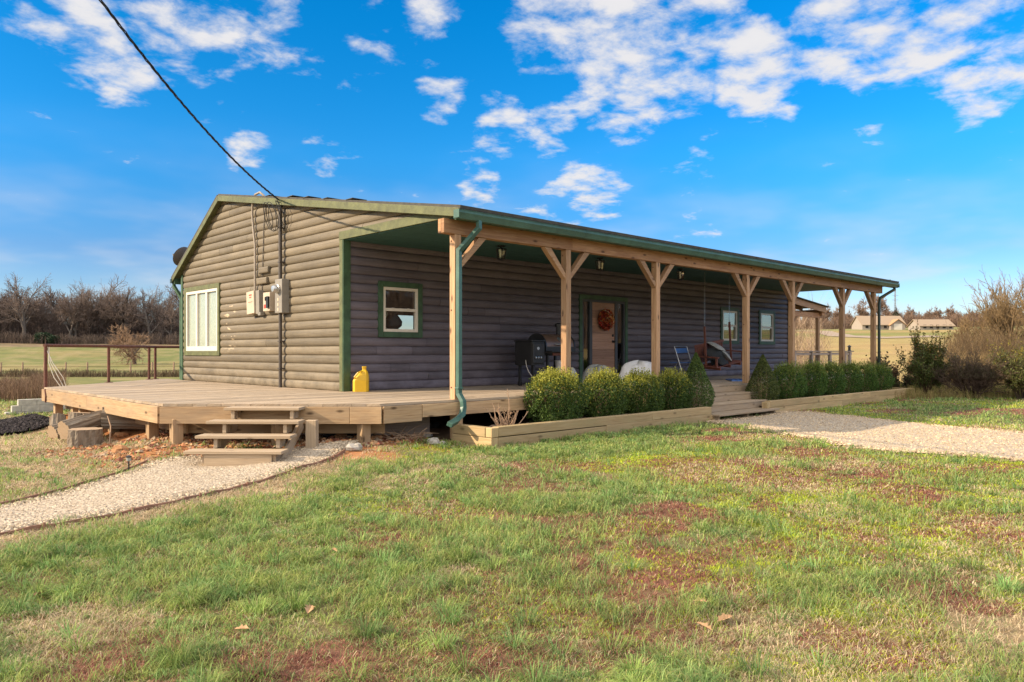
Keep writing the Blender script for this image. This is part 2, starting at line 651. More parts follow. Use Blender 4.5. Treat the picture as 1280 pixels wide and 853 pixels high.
M_BOXTAN = paint('beige_box', (0.46, 0.38, 0.29), 0.5, 0.08, 0.05)
M_RUST = paint('rusty_steel', (0.115, 0.042, 0.028), 0.7, 0.3, 0.3, 12)
M_YELLOW = paint('yellow_plastic', (0.62, 0.37, 0.015), 0.42, 0.05, 0.03)
M_BRONZE = paint('bronze_lid', (0.19, 0.115, 0.080), 0.38, 0.12, 0.03, metal=0.4)
M_STEEL = paint('steel', (0.50, 0.50, 0.50), 0.35, 0.1, 0.03, metal=0.9)
M_WHITE = paint('white_cloth', (0.66, 0.64, 0.62), 0.8, 0.1, 0.2)
M_BLUE = paint('blue_plastic', (0.07, 0.16, 0.42), 0.4, 0.1, 0.03)
M_REDBR = paint('red_brown_paint', (0.16, 0.055, 0.035), 0.55, 0.2, 0.1)
M_GREY = paint('grey_fabric', (0.33, 0.33, 0.31), 0.85, 0.15, 0.2)
M_BFAB = paint('black_fabric', (0.02, 0.022, 0.024), 0.8, 0.2, 0.2)
M_CONC = paint('concrete_block', (0.40, 0.38, 0.34), 0.9, 0.18, 0.5, 9)
M_ROPE = paint('pale_rope', (0.50, 0.46, 0.40), 0.9, 0.1, 0.1)
M_DISH = paint('dish_grey', (0.10, 0.085, 0.075), 0.5, 0.1, 0.03)
M_CURT = paint('pale_curtain', (0.72, 0.74, 0.66), 0.9, 0.08, 0.1)
M_BLIND = paint('brown_blind', (0.26, 0.17, 0.13), 0.9, 0.35, 0.2, 22)
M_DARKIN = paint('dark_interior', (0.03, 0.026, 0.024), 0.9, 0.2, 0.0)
M_FILM, t, bs = principled('patterned_glass')
tc = t.node('ShaderNodeTexCoord').outputs['Object']
wv = t.node('ShaderNodeTexWave', wave_type='RINGS')
t.link(t.mapping(tc, (1, 5, 3)), wv.inputs['Vector'])
wv.inputs['Scale'].default_value = 2.2
wv.inputs['Distortion'].default_value = 9.0
wv.inputs['Detail'].default_value = 3.0
t.link(t.ramp(wv.outputs['Fac'], [(0.0, (0.10, 0.14, 0.13)), (0.22, (0.26, 0.31, 0.27)), (0.8, (0.42, 0.46, 0.38))]), bs.inputs['Base Color'])
bs.inputs['Roughness'].default_value = 0.06
bs.inputs['Specular IOR Level'].default_value = 0.7
M_LACE = paint('lace_curtain', (0.66, 0.72, 0.66), 0.9, 0.30, 0.1, 17)
M_RED = paint('red_label', (0.5, 0.05, 0.03), 0.6, 0.05, 0.0)
M_ROCK = paint('orange_rock', (0.40, 0.20, 0.09), 0.9, 0.3, 0.6, 10)
M_GROCK = paint('grey_rock', (0.36, 0.33, 0.29), 0.9, 0.22, 0.6, 10)
M_TANROOF = paint('tan_roof', (0.28, 0.21, 0.145), 0.8, 0.08, 0.1)
M_FARWALL = paint('far_wall', (0.30, 0.255, 0.215), 0.8, 0.1, 0.1)
M_EDGE = paint('edging_brown', (0.24, 0.125, 0.08), 0.7, 0.2, 0.2)
M_SOLAR = paint('solar_lens', (0.30, 0.30, 0.27), 0.3, 0.05, 0.0)
M_STICK = paint('dry_stem', (0.30, 0.20, 0.13), 0.9, 0.25, 0.1)
M_LEAFDEAD = paint('dead_leaf', (0.36, 0.22, 0.125), 0.95, 0.25, 0.1, 30, spec=0.05)

M_GLASS = bpy.data.materials.new('window_glass')
M_GLASS.use_nodes = True
t = NT(M_GLASS.node_tree)
t.n.clear()
fr = t.node('ShaderNodeFresnel')
fr.inputs[0].default_value = 1.55
gl = t.node('ShaderNodeBsdfGlossy')
gl.inputs['Roughness'].default_value = 0.02
gl.inputs['Color'].default_value = (0.9, 0.95, 0.95, 1)
tr = t.node('ShaderNodeBsdfTransparent')
tr.inputs['Color'].default_value = (0.82, 0.86, 0.84, 1)
mx = t.node('ShaderNodeMixShader')
t.link(t.math('ADD', t.math('MULTIPLY', fr.outputs[0], 1.6), 0.06, clamp=True), mx.inputs[0])
t.link(tr.outputs[0], mx.inputs[1])
t.link(gl.outputs[0], mx.inputs[2])
o_ = t.node('ShaderNodeOutputMaterial')
t.link(mx.outputs[0], o_.inputs[0])


def leafmat(name, trans=0.35, rough=0.6, spec=0.2):
    m = bpy.data.materials.new(name)
    m.use_nodes = True
    t = NT(m.node_tree)
    bs = next(n for n in t.n if n.type == 'BSDF_PRINCIPLED')
    at = t.node('ShaderNodeVertexColor', layer_name='Col').outputs[0]
    t.link(at, bs.inputs['Base Color'])
    bs.inputs['Roughness'].default_value = rough
    bs.inputs['Specular IOR Level'].default_value = spec
    if trans:
        tl = t.node('ShaderNodeBsdfTranslucent')
        t.link(at, tl.inputs['Color'])
        mx = t.node('ShaderNodeMixShader')
        mx.inputs[0].default_value = trans
        t.link(bs.outputs[0], mx.inputs[1])
        t.link(tl.outputs[0], mx.inputs[2])
        o = next(n for n in t.n if n.type == 'OUTPUT_MATERIAL')
        t.link(mx.outputs[0], o.inputs[0])
    return m


M_BLADE = leafmat('grass_blade', 0.35, 0.6, 0.15)
M_LEAF = leafmat('shrub_leaf', 0.3, 0.5, 0.25)
M_TWIG = leafmat('bare_wood', 0.0, 0.9, 0.1)
M_PEB = leafmat('pebble', 0.0, 0.85, 0.2)

# ground: colour zones come from the mesh, grain from noise
M_GROUND, t, bs = principled('ground_soil')
at = t.node('ShaderNodeVertexColor', layer_name='Col').outputs[0]
tc = t.node('ShaderNodeTexCoord').outputs['Object']
nb = t.noise(tc, 3.0, 6, 0.65)
nf = t.noise(tc, 40.0, 4, 0.7)
nm = t.noise(tc, 0.25, 5, 0.6)
v = t.math('ADD', t.math('MULTIPLY', nb, 0.45), t.math('ADD', t.math('MULTIPLY', nf, 0.35), t.math('MULTIPLY', nm, 0.3)))
c = t.mix(1.0, at, t.node_comb(t.smooth(v, 0.30, 0.80, 0.55, 1.45, 'LINEAR')), 'MULTIPLY')
t.link(c, bs.inputs['Base Color'])
bs.inputs['Roughness'].default_value = 0.95
bs.inputs['Specular IOR Level'].default_value = 0.1
bp = t.node('ShaderNodeBump')
bp.inputs['Strength'].default_value = 0.6
bp.inputs['Distance'].default_value = 0.02
t.link(nf, bp.inputs['Height'])
t.link(bp.outputs[0], bs.inputs['Normal'])

M_GRAVEL, t, bs = principled('gravel_bed')
tc = t.node('ShaderNodeTexCoord').outputs['Object']
vo = t.node('ShaderNodeTexVoronoi')
t.link(tc, vo.inputs['Vector'])
vo.inputs['Scale'].default_value = 42.0
cell = t.node_sep(vo.outputs['Color'])
c = t.ramp(cell, [(0.0, (0.30, 0.235, 0.16)), (0.4, (0.42, 0.335, 0.24)), (0.8, (0.52, 0.43, 0.32)), (1.0, (0.60, 0.51, 0.39))])
c = t.mix(t.smooth(vo.outputs['Distance'], 0.35, 0.65, 0, 0.6), c, (0.20, 0.16, 0.12))
t.link(c, bs.inputs['Base Color'])
bs.inputs['Roughness'].default_value = 0.9
bp = t.node('ShaderNodeBump')
bp.inputs['Strength'].default_value = 0.8
bp.inputs['Distance'].default_value = 0.015
bp.invert = True
t.link(vo.outputs['Distance'], bp.inputs['Height'])
t.link(bp.outputs[0], bs.inputs['Normal'])

M_SOIL = paint('mulch_soil', (0.20, 0.14, 0.10), 0.95, 0.4, 0.8, 20)
M_BMULCH = paint('black_mulch', (0.022, 0.018, 0.018), 0.95, 0.4, 0.8, 24)

# ------------------------------------------------------------------ terrain
CTRL = np.array([(2, 2, -.05), (6, 3, 0), (10, 3, 0), (14, 3, 0), (8, 7.4, 0), (13, 7.4, 0), (20, 7.5, .02), (24, 7.5, .03), (7, 7.4, 0),
                 (5.6, 8.6, .03), (5.6, 9.2, .10), (4.6, 10.2, .06), (4.1, 11, .10), (4.5, 12, .14), (4.5, 14, .14), (4.5, 17, .1), (7, 12, .2),
                 (7, 15, .2), (9, 10, .05), (13, 9.5, .05), (20, 9.5, .05), (12, 14, .2), (20, 14, .2), (3.9, 9.4, -.10), (4.8, 8.3, -.05),
                 (3.5, 7.8, -.08), (1.2, 7, -.1), (1.5, 8.5, -.12), (2.5, 10, -.12), (3.3, 13, -.08), (2.8, 12, -.13), (3, 16, -.2),
                 (0, 12, -.25), (-3, 15, -.32), (3.5, 19.5, -.25), (0, 22, -.38), (-5, 10, -.3), (-10, 20, -.40), (26, 6, .05), (30, 8, .05),
                 (28, 2, 0), (30, 14, .03), (20, -4, 0), (10, -5, 0), (0, -5, -.1)], float)
LR = np.array([0, 25, 60, 80, 110, 160, 220, 400, 1600])
LZ = np.array([-1.7, -1.72, -1.68, -1.6, -0.9, 1.3, 3.0, 5.0, 8.0])
RR = np.array([0, 25, 45, 70, 100, 285, 400, 800, 1600])
RZ = np.array([-1.32, -1.32, -1.2, -0.8, 0.15, 7.0, 11.5, 20.0, 26.0])


def terrain(x, y):
    x = np.asarray(x, float)
    y = np.asarray(y, float)
    num = np.zeros_like(x)
    den = np.zeros_like(x)
    for cx_, cy_, h in CTRL:
        w = 1.0 / ((x - cx_) ** 2 + (y - cy_) ** 2 + 0.15) ** 1.6
        num += w * h
        den += w
    near = num / den
    r = np.hypot(x, y)
    right = x * SA - y * CA
    fwd = x * CA + y * SA
    ang = np.arctan2(right, fwd)
    k = sstep(ang, -0.38, 0.30)
    far = np.interp(r, LR, LZ) * (1 - k) + np.interp(r, RR, RZ) * k + EYE
    b = sstep(r, 24, 42)
    h = near * (1 - b) + far * b
    h = h + (fbm(x * 0.9, y * 0.9, 5, 3) - 0.5) * 0.05 * (1 - sstep(r, 20, 60)) + (fbm(x * 0.03, y * 0.03, 9, 3) - 0.5) * 1.0 * sstep(r, 40, 120)
    return h


def gz(x, y):
    return float(terrain(np.array([x]), np.array([y]))[0])


def on_ground(px, py, guess=-1.35):
    d = ray(px, py)
    z = guess
    for _ in range(30):
        tt = z / d.z
        z = 0.5 * z + 0.5 * (gz(d.x * tt, d.y * tt) - EYE)
    return d.x * z / d.z, d.y * z / d.z


PATH = [(-0.6, 7.0), (1.18, 7.04), (1.76, 7.14), (2.62, 7.35), (3.13, 7.6), (3.83, 7.91), (4.6, 8.33), (5.35, 8.75), (5.75, 9.05),
        (5.5, 9.15), (4.95, 9.35), (4.3, 9.72), (3.75, 10.05), (3.3, 10.05), (2.89, 9.66), (2.11, 8.94), (1.42, 8.5), (-0.6, 8.1)]
DRIVE = [(12.55, 7.82), (15.6, 7.82), (16.0, 7.4), (15.72, 6.43), (15.1, 4.72), (14.6, 3.1), (14.4, 0.0), (15.5, -6.0), (10.2, -6.0), (10.6, -2), (10.95, 2.3),
         (10.7, 3.45), (10.75, 4.4), (11.4, 5.4), (12.1, 6.7)]


def inside(poly, x, y):
    r = np.zeros(np.shape(x), bool)
    n = len(poly)
    for i in range(n):
        x0, y0 = poly[i]
        x1, y1 = poly[(i + 1) % n]
        c = ((y0 > y) != (y1 > y)) & (x < (x1 - x0) * (y - y0) / (y1 - y0 + 1e-12) + x0)
        r ^= c
    return r


def pdist(poly, x, y):
    d = np.full(np.shape(x), 1e9)
    n = len(poly)
    for i in range(n):
        x0, y0 = poly[i]
        x1, y1 = poly[(i + 1) % n]
        dx, dy = x1 - x0, y1 - y0
        tt = np.clip(((x - x0) * dx + (y - y0) * dy) / (dx * dx + dy * dy), 0, 1)
        d = np.minimum(d, np.hypot(x - x0 - tt * dx, y - y0 - tt * dy))
    return d


def spots(x, y, lst):
    s = np.zeros(np.shape(x))
    for (cx_, cy_, rx, w) in lst:
        s = np.maximum(s, w * np.exp(-((x - cx_) ** 2 + (y - cy_) ** 2) / (rx * rx)))
    return s


RED_SPOTS = [(4.0, 2.7, 0.6, 1), (4.9, 2.9, 0.55, 1), (8.0, 4.6, 0.8, 1), (7.0, 4.3, .6, .9), (9.8, 4.4, .8, .9), (3.3, 4.6, .45, .7), (5.2, 5.2, .5, .7), (6.6, 1.6, .6, .9), (1.5, 2.4, .4, .9), (0.6, 3.0, .5, .9), (3.9, 3.05, 0.55, 1), (4.6, 3.3, 0.6, .9), (1.1, 3.5, 0.5, .9), (1.7, 3.1, .4, .8), (7.6, 4.0, 0.9, 1), (8.6, 3.4, 0.7, .9), (9.2, 3.0, .6, .8),
             (10.2, 6.0, 0.7, .9), (3.2, 2.2, 0.35, .8), (5.6, 2.2, .5, .7), (4.6, 1.2, .5, .8), (11.2, 5.6, .4, .8), (2.2, 2.5, .3, .7), (6.2, 3.4, .4, .7)]
YEL_SPOTS = [(9.4, 5.0, 0.5, 1), (6.6, 4.4, 0.45, .9), (7.9, 2.2, 0.9, .9), (10.0, 3.6, 0.8, .9), (4.2, 2.4, 0.5, .7), (9, 2.0, 1.0, .8), (3.0, 2.75, .4, .7), (6.2, 8.3, .6, .7), (5.6, 8.1, .5, .6)]
STRAW_SPOTS = [(3.8, 1.2, 0.6, 1), (4.6, 0.4, .7, .9), (5.6, 1.0, 0.6, .8), (6.6, 1.4, .6, .7), (5.2, 6.9, .8, .7), (4.2, 7.4, .5, .9), (3.0, 6.8, .4, .8)]
GRN_SPOTS = [(8, 7.0, 1.2, 1), (10, 7.0, 1.3, 1), (11, 6.9, 1.0, .8), (18, 6.0, 2.5, 1), (1.2, 5.2, 1.2, .8), (2.2, 4.6, 1.0, .8), (5.4, 3.1, .7, .8), (6.2, 2.6, .5, .7)]


def patches(x, y):
    """green cover, red thatch, yellow moss, straw: all 0..1"""
    n1 = fbm(x * 1.1, y * 1.1, 21, 4)
    n2 = fbm(x * 0.8 + 31, y * 0.8, 33, 4)
    n3 = fbm(x * 0.7, y * 0.7 + 13, 47, 4)
    n4 = fbm(x * 2.6, y * 2.6, 59, 3)
    right_side = sstep(x * SA - y * CA, -0.6, 2.2)
    red = np.maximum(sstep(n2, 0.58, 0.64) * 0.9 * (0.35 + 0.65 * right_side), spots(x, y, RED_SPOTS) * sstep(n1 * 0.4 + n4 * 0.6, 0.40, 0.52) * 1.3)
    red = np.clip(red, 0, 1)
    yel = np.maximum(sstep(n3, 0.48, 0.58) * 0.85 * (0.25 + 0.75 * right_side), spots(x, y, YEL_SPOTS) * sstep(n4, 0.30, 0.5))
    straw = np.maximum(sstep(n1 * 0.6 + n3 * 0.4, 0.54, 0.64) * 0.7, spots(x, y, STRAW_SPOTS) * sstep(n4, 0.25, 0.45))
    green = sstep(n1 * 0.55 + n4 * 0.45 - right_side * 0.035, 0.31, 0.47)
    green = np.maximum(green, spots(x, y, GRN_SPOTS))
    green = green * (1 - 0.93 * red) * (1 - 0.6 * straw) * (1 - 0.5 * yel)
    # worn dry ground: the yard left of the path and the strip along its edging
    left = sstep(pdist(PATH[:8], x, y), 1.0, 0.15) * ((y < 9.6)) * (x < 6.4)
    yard = (y > 8.1 + 0.55 * (x - 1.2)) & (x < 3.9)
    yard = yard | ((x < 3.9) & (y > 8.4) & ~inside(PATH, x, y))
    dry = np.maximum(left, yard * (0.75 + 0.25 * n4))
    green = green * (1 - 0.88 * dry)
    straw = np.maximum(straw, dry * 0.85)
    return green, red * (1 - dry * 0.4), yel * (1 - dry), straw


def deck_poly():
    return [(3.7, 10.9), (3.7, 17.6), (7.0, 21.0), (24.8, 21.0), (24.8, 8.75), (5.9, 8.75)]


def ground_color(x, y):
    g, r, yl, s = patches(x, y)
    C = lambda a: np.array(a)[None, :]
    c = np.repeat(C((0.17, 0.13, 0.068)), len(x), 0)
    def over(m, colr):
        nonlocal c
        m = np.clip(m, 0, 1)[:, None]
        c = c * (1 - m) + C(colr) * m
    over(s, (0.40, 0.30, 0.18))
    over(yl * 0.9, (0.16, 0.175, 0.035))
    over(r, (0.19, 0.095, 0.065))
    over(g * 0.85, (0.075, 0.085, 0.030))
    under = inside(deck_poly(), x, y)
    dirt = sstep(pdist(deck_poly(), x, y), 1.7, 0.3)
    dirt = np.where(under, 1.0, dirt * sstep(fbm(x * 1.5, y * 1.5, 71, 3), 0.22, 0.48) * sstep(y, 13.0, 11.6)) * (x < 6.6)
    over(dirt, (0.33, 0.145, 0.062))
    over(np.where(under & (x > 6.6), 0.9, 0), (0.16, 0.10, 0.07))
    # fields
    rr = np.hypot(x, y)
    ang = np.arctan2(x * SA - y * CA, x * CA + y * SA)
    nf = fbm(x * 0.06, y * 0.06, 81, 4)
    nn = fbm(x * 0.35, y * 0.35, 85, 4)
    lf = sstep(ang, -0.1, -0.3) * sstep(rr, 17, 24)
    over(lf, (0.145, 0.150, 0.050))
    over(lf * sstep(nf, 0.40, 0.62) * 0.8, (0.225, 0.180, 0.075))
    over(lf * sstep(rr, 30, 24) * sstep(nn, 0.35, 0.5), (0.17, 0.11, 0.075))
    over(lf * sstep(rr, 140, 156), (0.16, 0.11, 0.07))
    mott = fbm(x * .55 + y * .1, y * .55 - x * .1, 87, 4)
    over(lf * sstep(mott, .48, .66) * .55, (0.25, 0.20, 0.10))
    over(lf * sstep(mott, .46, .30) * .5, (0.085, 0.11, 0.035))
    rf = sstep(ang, 0.0, 0.15) * sstep(rr, 24, 30)
    over(rf, (0.28, 0.20, 0.085))
    over(rf * sstep(nf, 0.45, 0.6) * 0.7, (0.33, 0.235, 0.10))
    over(rf * sstep(mott, .50, .68) * .45, (0.24, 0.16, 0.075))
    over(rf * sstep(fbm(x * .09, y * .09, 83, 3), .5, .62) * .4, (0.25, 0.22, 0.08))
    over(rf * np.exp(-((rr - 225) / 35) ** 2), (0.16, 0.17, 0.05))
    over(rf * sstep(rr, 290, 310), (0.20, 0.19, 0.075))
    return c


def ground_verts():
    rs = [0.0]
    r = 0.9
    while r < 2500:
        rs.append(r)
        r *= 1.0125 if r < 60 else (1.03 if r < 400 else 1.12)
    rs = np.array(rs[1:])
    th_f = np.linspace(-50, 50, 560)
    th_b = np.linspace(50, 310, 90)[1:-1]
    th = np.radians(np.concatenate([th_f, th_b]))
    R, T = np.meshgrid(rs, th, indexing='ij')
    right, fwd = R * np.sin(T), R * np.cos(T)
    X = right * SA + fwd * CA
    Y = -right * CA + fwd * SA
    return X, Y


X, Y = ground_verts()
nr, nt = X.shape
Z = terrain(X.ravel(), Y.ravel())
V = np.stack([X.ravel(), Y.ravel(), Z], 1)
V = np.vstack([V, [[0, 0, gz(0, 0)]]])
ii, jj = np.meshgrid(np.arange(nr - 1), np.arange(nt), indexing='ij')
j2 = (jj + 1) % nt
Q = np.stack([ii * nt + jj, (ii + 1) * nt + jj, (ii + 1) * nt + j2, ii * nt + j2], -1).reshape(-1, 4)
j0 = np.arange(nt)
T3 = np.stack([np.full(nt, nr * nt), j0, (j0 + 1) % nt], 1)
loops = np.concatenate([Q.ravel(), T3.ravel()])
starts = np.concatenate([np.arange(len(Q)) * 4, len(Q) * 4 + np.arange(nt) * 3])
g = np_mesh('ground', V, loops, starts, M_GROUND, colors=ground_color(V[:, 0], V[:, 1]), smooth=True)
tag(g, 'patchy winter lawn and fields running to the horizon', 'ground', kind='structure')


def draped(name, poly, mat, lift, step=0.12, jag=0.0, seed=3):
    xs = [p[0] for p in poly]
    ys = [p[1] for p in poly]
    gx = np.arange(min(xs) - step, max(xs) + step, step)
    gy = np.arange(min(ys) - step, max(ys) + step, step)
    A, B = np.meshgrid(gx, gy, indexing='ij')
    # signed distance, with the border snapped so the outline is smooth
    ins = inside(poly, A, B)
    d = pdist(poly, A, B) + (fbm(A * 3, B * 3, seed, 3) - 0.5) * jag
    keep_v = ins | (d < step * 0.5)
    kq = keep_v[:-1, :-1] & keep_v[1:, :-1] & keep_v[1:, 1:] & keep_v[:-1, 1:]
    n = len(gy)
    idx = np.arange(A.size).reshape(A.shape)
    q = np.stack([idx[:-1, :-1][kq], idx[1:, :-1][kq], idx[1:, 1:][kq], idx[:-1, 1:][kq]], 1)
    used = np.unique(q)
    remap = np.full(A.size, -1)
    remap[used] = np.arange(len(used))
    Ax, By = A.ravel()[used], B.ravel()[used]
    edge = np.clip(pdist(poly, Ax, By) / 0.25, 0, 1) * inside(poly, Ax, By)
    Zz = terrain(Ax, By) + 0.004 + lift * edge
    return np_mesh(name, np.stack([Ax, By, Zz], 1), remap[q].ravel(), np.arange(len(q)) * 4, mat, smooth=True)


p1 = draped('gravel_path', PATH, M_GRAVEL, 0.03, 0.06)
tag(p1, 'pale gravel path curving from the small wooden steps', 'path', kind='structure')
p2 = draped('gravel_driveway', DRIVE, M_GRAVEL, 0.03, 0.09)
tag(p2, 'wide gravel drive running up to the porch steps', 'driveway', kind='structure')

rng = np.random.default_rng(7)


def scatter_in(poly, n, rg):
    xs = [p[0] for p in poly]
    ys = [p[1] for p in poly]
    x = rg.uniform(min(xs), max(xs), n)
    y = rg.uniform(min(ys), max(ys), n)
    k = inside(poly, x, y)
    return x[k], y[k]


def stones_mesh(name, x, y, size, colors, rg, sink=0.3, flat=0.65):
    """faceted stones: squashed octahedra with jittered corners"""
    n = len(x)
    base = np.array([(1, 0, 0), (0, 1, 0), (-1, 0, 0), (0, -1, 0), (0, 0, 1), (0, 0, -1)], float)
    tri = np.array([(0, 1, 4), (1, 2, 4), (2, 3, 4), (3, 0, 4), (1, 0, 5), (2, 1, 5), (3, 2, 5), (0, 3, 5)])
    v = base[None] * rg.uniform(0.65, 1.25, (n, 6, 1)) + rg.uniform(-0.25, 0.25, (n, 6, 3))
    v = v * size[:, None, None] * np.stack([rg.uniform(0.8, 1.4, n), rg.uniform(0.7, 1.1, n), np.full(n, flat)], 1)[:, None, :]
    a = rg.uniform(0, 6.28, n)
    ca, sa = np.cos(a)[:, None], np.sin(a)[:, None]
    vx = v[:, :, 0] * ca - v[:, :, 1] * sa
    vy = v[:, :, 0] * sa + v[:, :, 1] * ca
    z0 = terrain(x, y) + size * flat * (1 - 2 * sink) * 0.5
    P = np.stack([vx + x[:, None], vy + y[:, None], v[:, :, 2] + z0[:, None]], -1)
    L = (tri[None] + (np.arange(n) * 6)[:, None, None]).reshape(-1)
    return np_mesh(name, P.reshape(-1, 3), L, np.arange(n * 8) * 3, M_PEB, colors=np.repeat(colors, 6, 0))


def pebble_cols(n, rg):
    t_ = rg.random(n)[:, None]
    k = (rg.uniform(0.55, 1.15, n) * np.where(rg.random(n) < .12, .6, 1))[:, None]
    return ((1 - t_) * np.array([[0.34, 0.265, 0.185]]) + t_ * np.array([[0.62, 0.51, 0.37]])) * k


x, y = scatter_in(PATH, 60000, rng)
far_ = np.hypot(x, y)
k = (pdist(PATH, x, y) > 0.02)
x, y = x[k], y[k]
o = stones_mesh('path_gravel', x, y, rng.uniform(0.007, 0.021, len(x)), pebble_cols(len(x), rng), rng, 0.0)
o.location.z = 0.02
tag(o, 'loose pale gravel stones of the left path', 'gravel', kind='stuff')
x, y = scatter_in(DRIVE, 95000, rng)
xa, ya = rng.uniform(9.5, 17, 16000), rng.uniform(-2, 8, 16000)
da = pdist(DRIVE, xa, ya)
ka = ~inside(DRIVE, xa, ya) & (rng.random(16000) < np.exp(-da / .12) * .6) & (ya < 7.75)
x, y = np.concatenate([x, xa[ka]]), np.concatenate([y, ya[ka]])
k = y > 0.5
x, y = x[k], y[k]
o = stones_mesh('drive_gravel', x, y, rng.uniform(0.009, 0.026, len(x)), pebble_cols(len(x), rng) * np.array([[1.0, 0.95, 0.88]]), rng, 0.0)
o.location.z = 0.02
tag(o, 'loose tan gravel stones of the drive', 'gravel', kind='stuff')

# ------------------------------------------------------------------ grass
def blades_mesh(name, x, y, h, w, lean, colr, rg, a):
    n = len(x)
    wa = a + np.pi / 2 + rg.uniform(-0.6, 0.6, n)
    dx, dy = np.cos(a), np.sin(a)
    wx, wy = np.cos(wa) * w / 2, np.sin(wa) * w / 2
    z0 = terrain(x, y) - 0.004
    mx_, mz = lean * 0.38 * h, h * 0.62
    tx, tz = lean * h, h * np.clip(1.02 - 0.45 * lean ** 2, 0.15, 1)
    P = np.empty((n, 5, 3))
    P[:, 0] = np.stack([x - wx, y - wy, z0], 1)
    P[:, 1] = np.stack([x + wx, y + wy, z0], 1)
    P[:, 2] = np.stack([x + dx * mx_ + wx * .8, y + dy * mx_ + wy * .8, z0 + mz], 1)
    P[:, 3] = np.stack([x + dx * mx_ - wx * .8, y + dy * mx_ - wy * .8, z0 + mz], 1)
    P[:, 4] = np.stack([x + dx * tx, y + dy * tx, z0 + tz], 1)
    b = (np.arange(n) * 5)[:, None]
    L = np.concatenate([b + np.array([[0, 1, 2, 3]]), b + np.array([[3, 2, 4]])], 1).ravel()
    st = ((np.arange(n) * 7)[:, None] + np.array([[0, 4]])).ravel()
    cc = np.repeat(colr[:, None, :], 5, 1)
    return np_mesh(name, P.reshape(-1, 3), L, st, M_BLADE, colors=cc.reshape(-1, 3))


def lawn_points(n, r0, r1, power, a0, a1, rg):
    """points in the wedge of view, density falling with distance"""
    u = rg.random(n)
    e = 2 - power
    r = (r0 ** e + u * (r1 ** e - r0 ** e)) ** (1 / e)
    t_ = np.radians(rg.uniform(a0, a1, n))
    rt, fw = r * np.sin(t_), r * np.cos(t_)
    return rt * SA + fw * CA, -rt * CA + fw * SA, r


PLANTERS = [[(7.05, 7.8), (12.95, 7.8), (12.95, 8.9), (7.05, 8.9)], [(15.0, 7.8), (24.2, 7.8), (24.2, 8.9), (15.0, 8.9)]]


def lawn_ok(x, y):
    creep = 0.02 + 0.16 * sstep(fbm(x * 3.5, y * 3.5, 91, 3), .35, .7)
    bad = (inside(PATH, x, y) & (pdist(PATH, x, y) > creep * .5)) | (inside(DRIVE, x, y) & (pdist(DRIVE, x, y) > creep * 1.6)) | inside(deck_poly(), x, y)
    for p in PLANTERS:
        bad |= inside(p, x, y)
    return ~bad


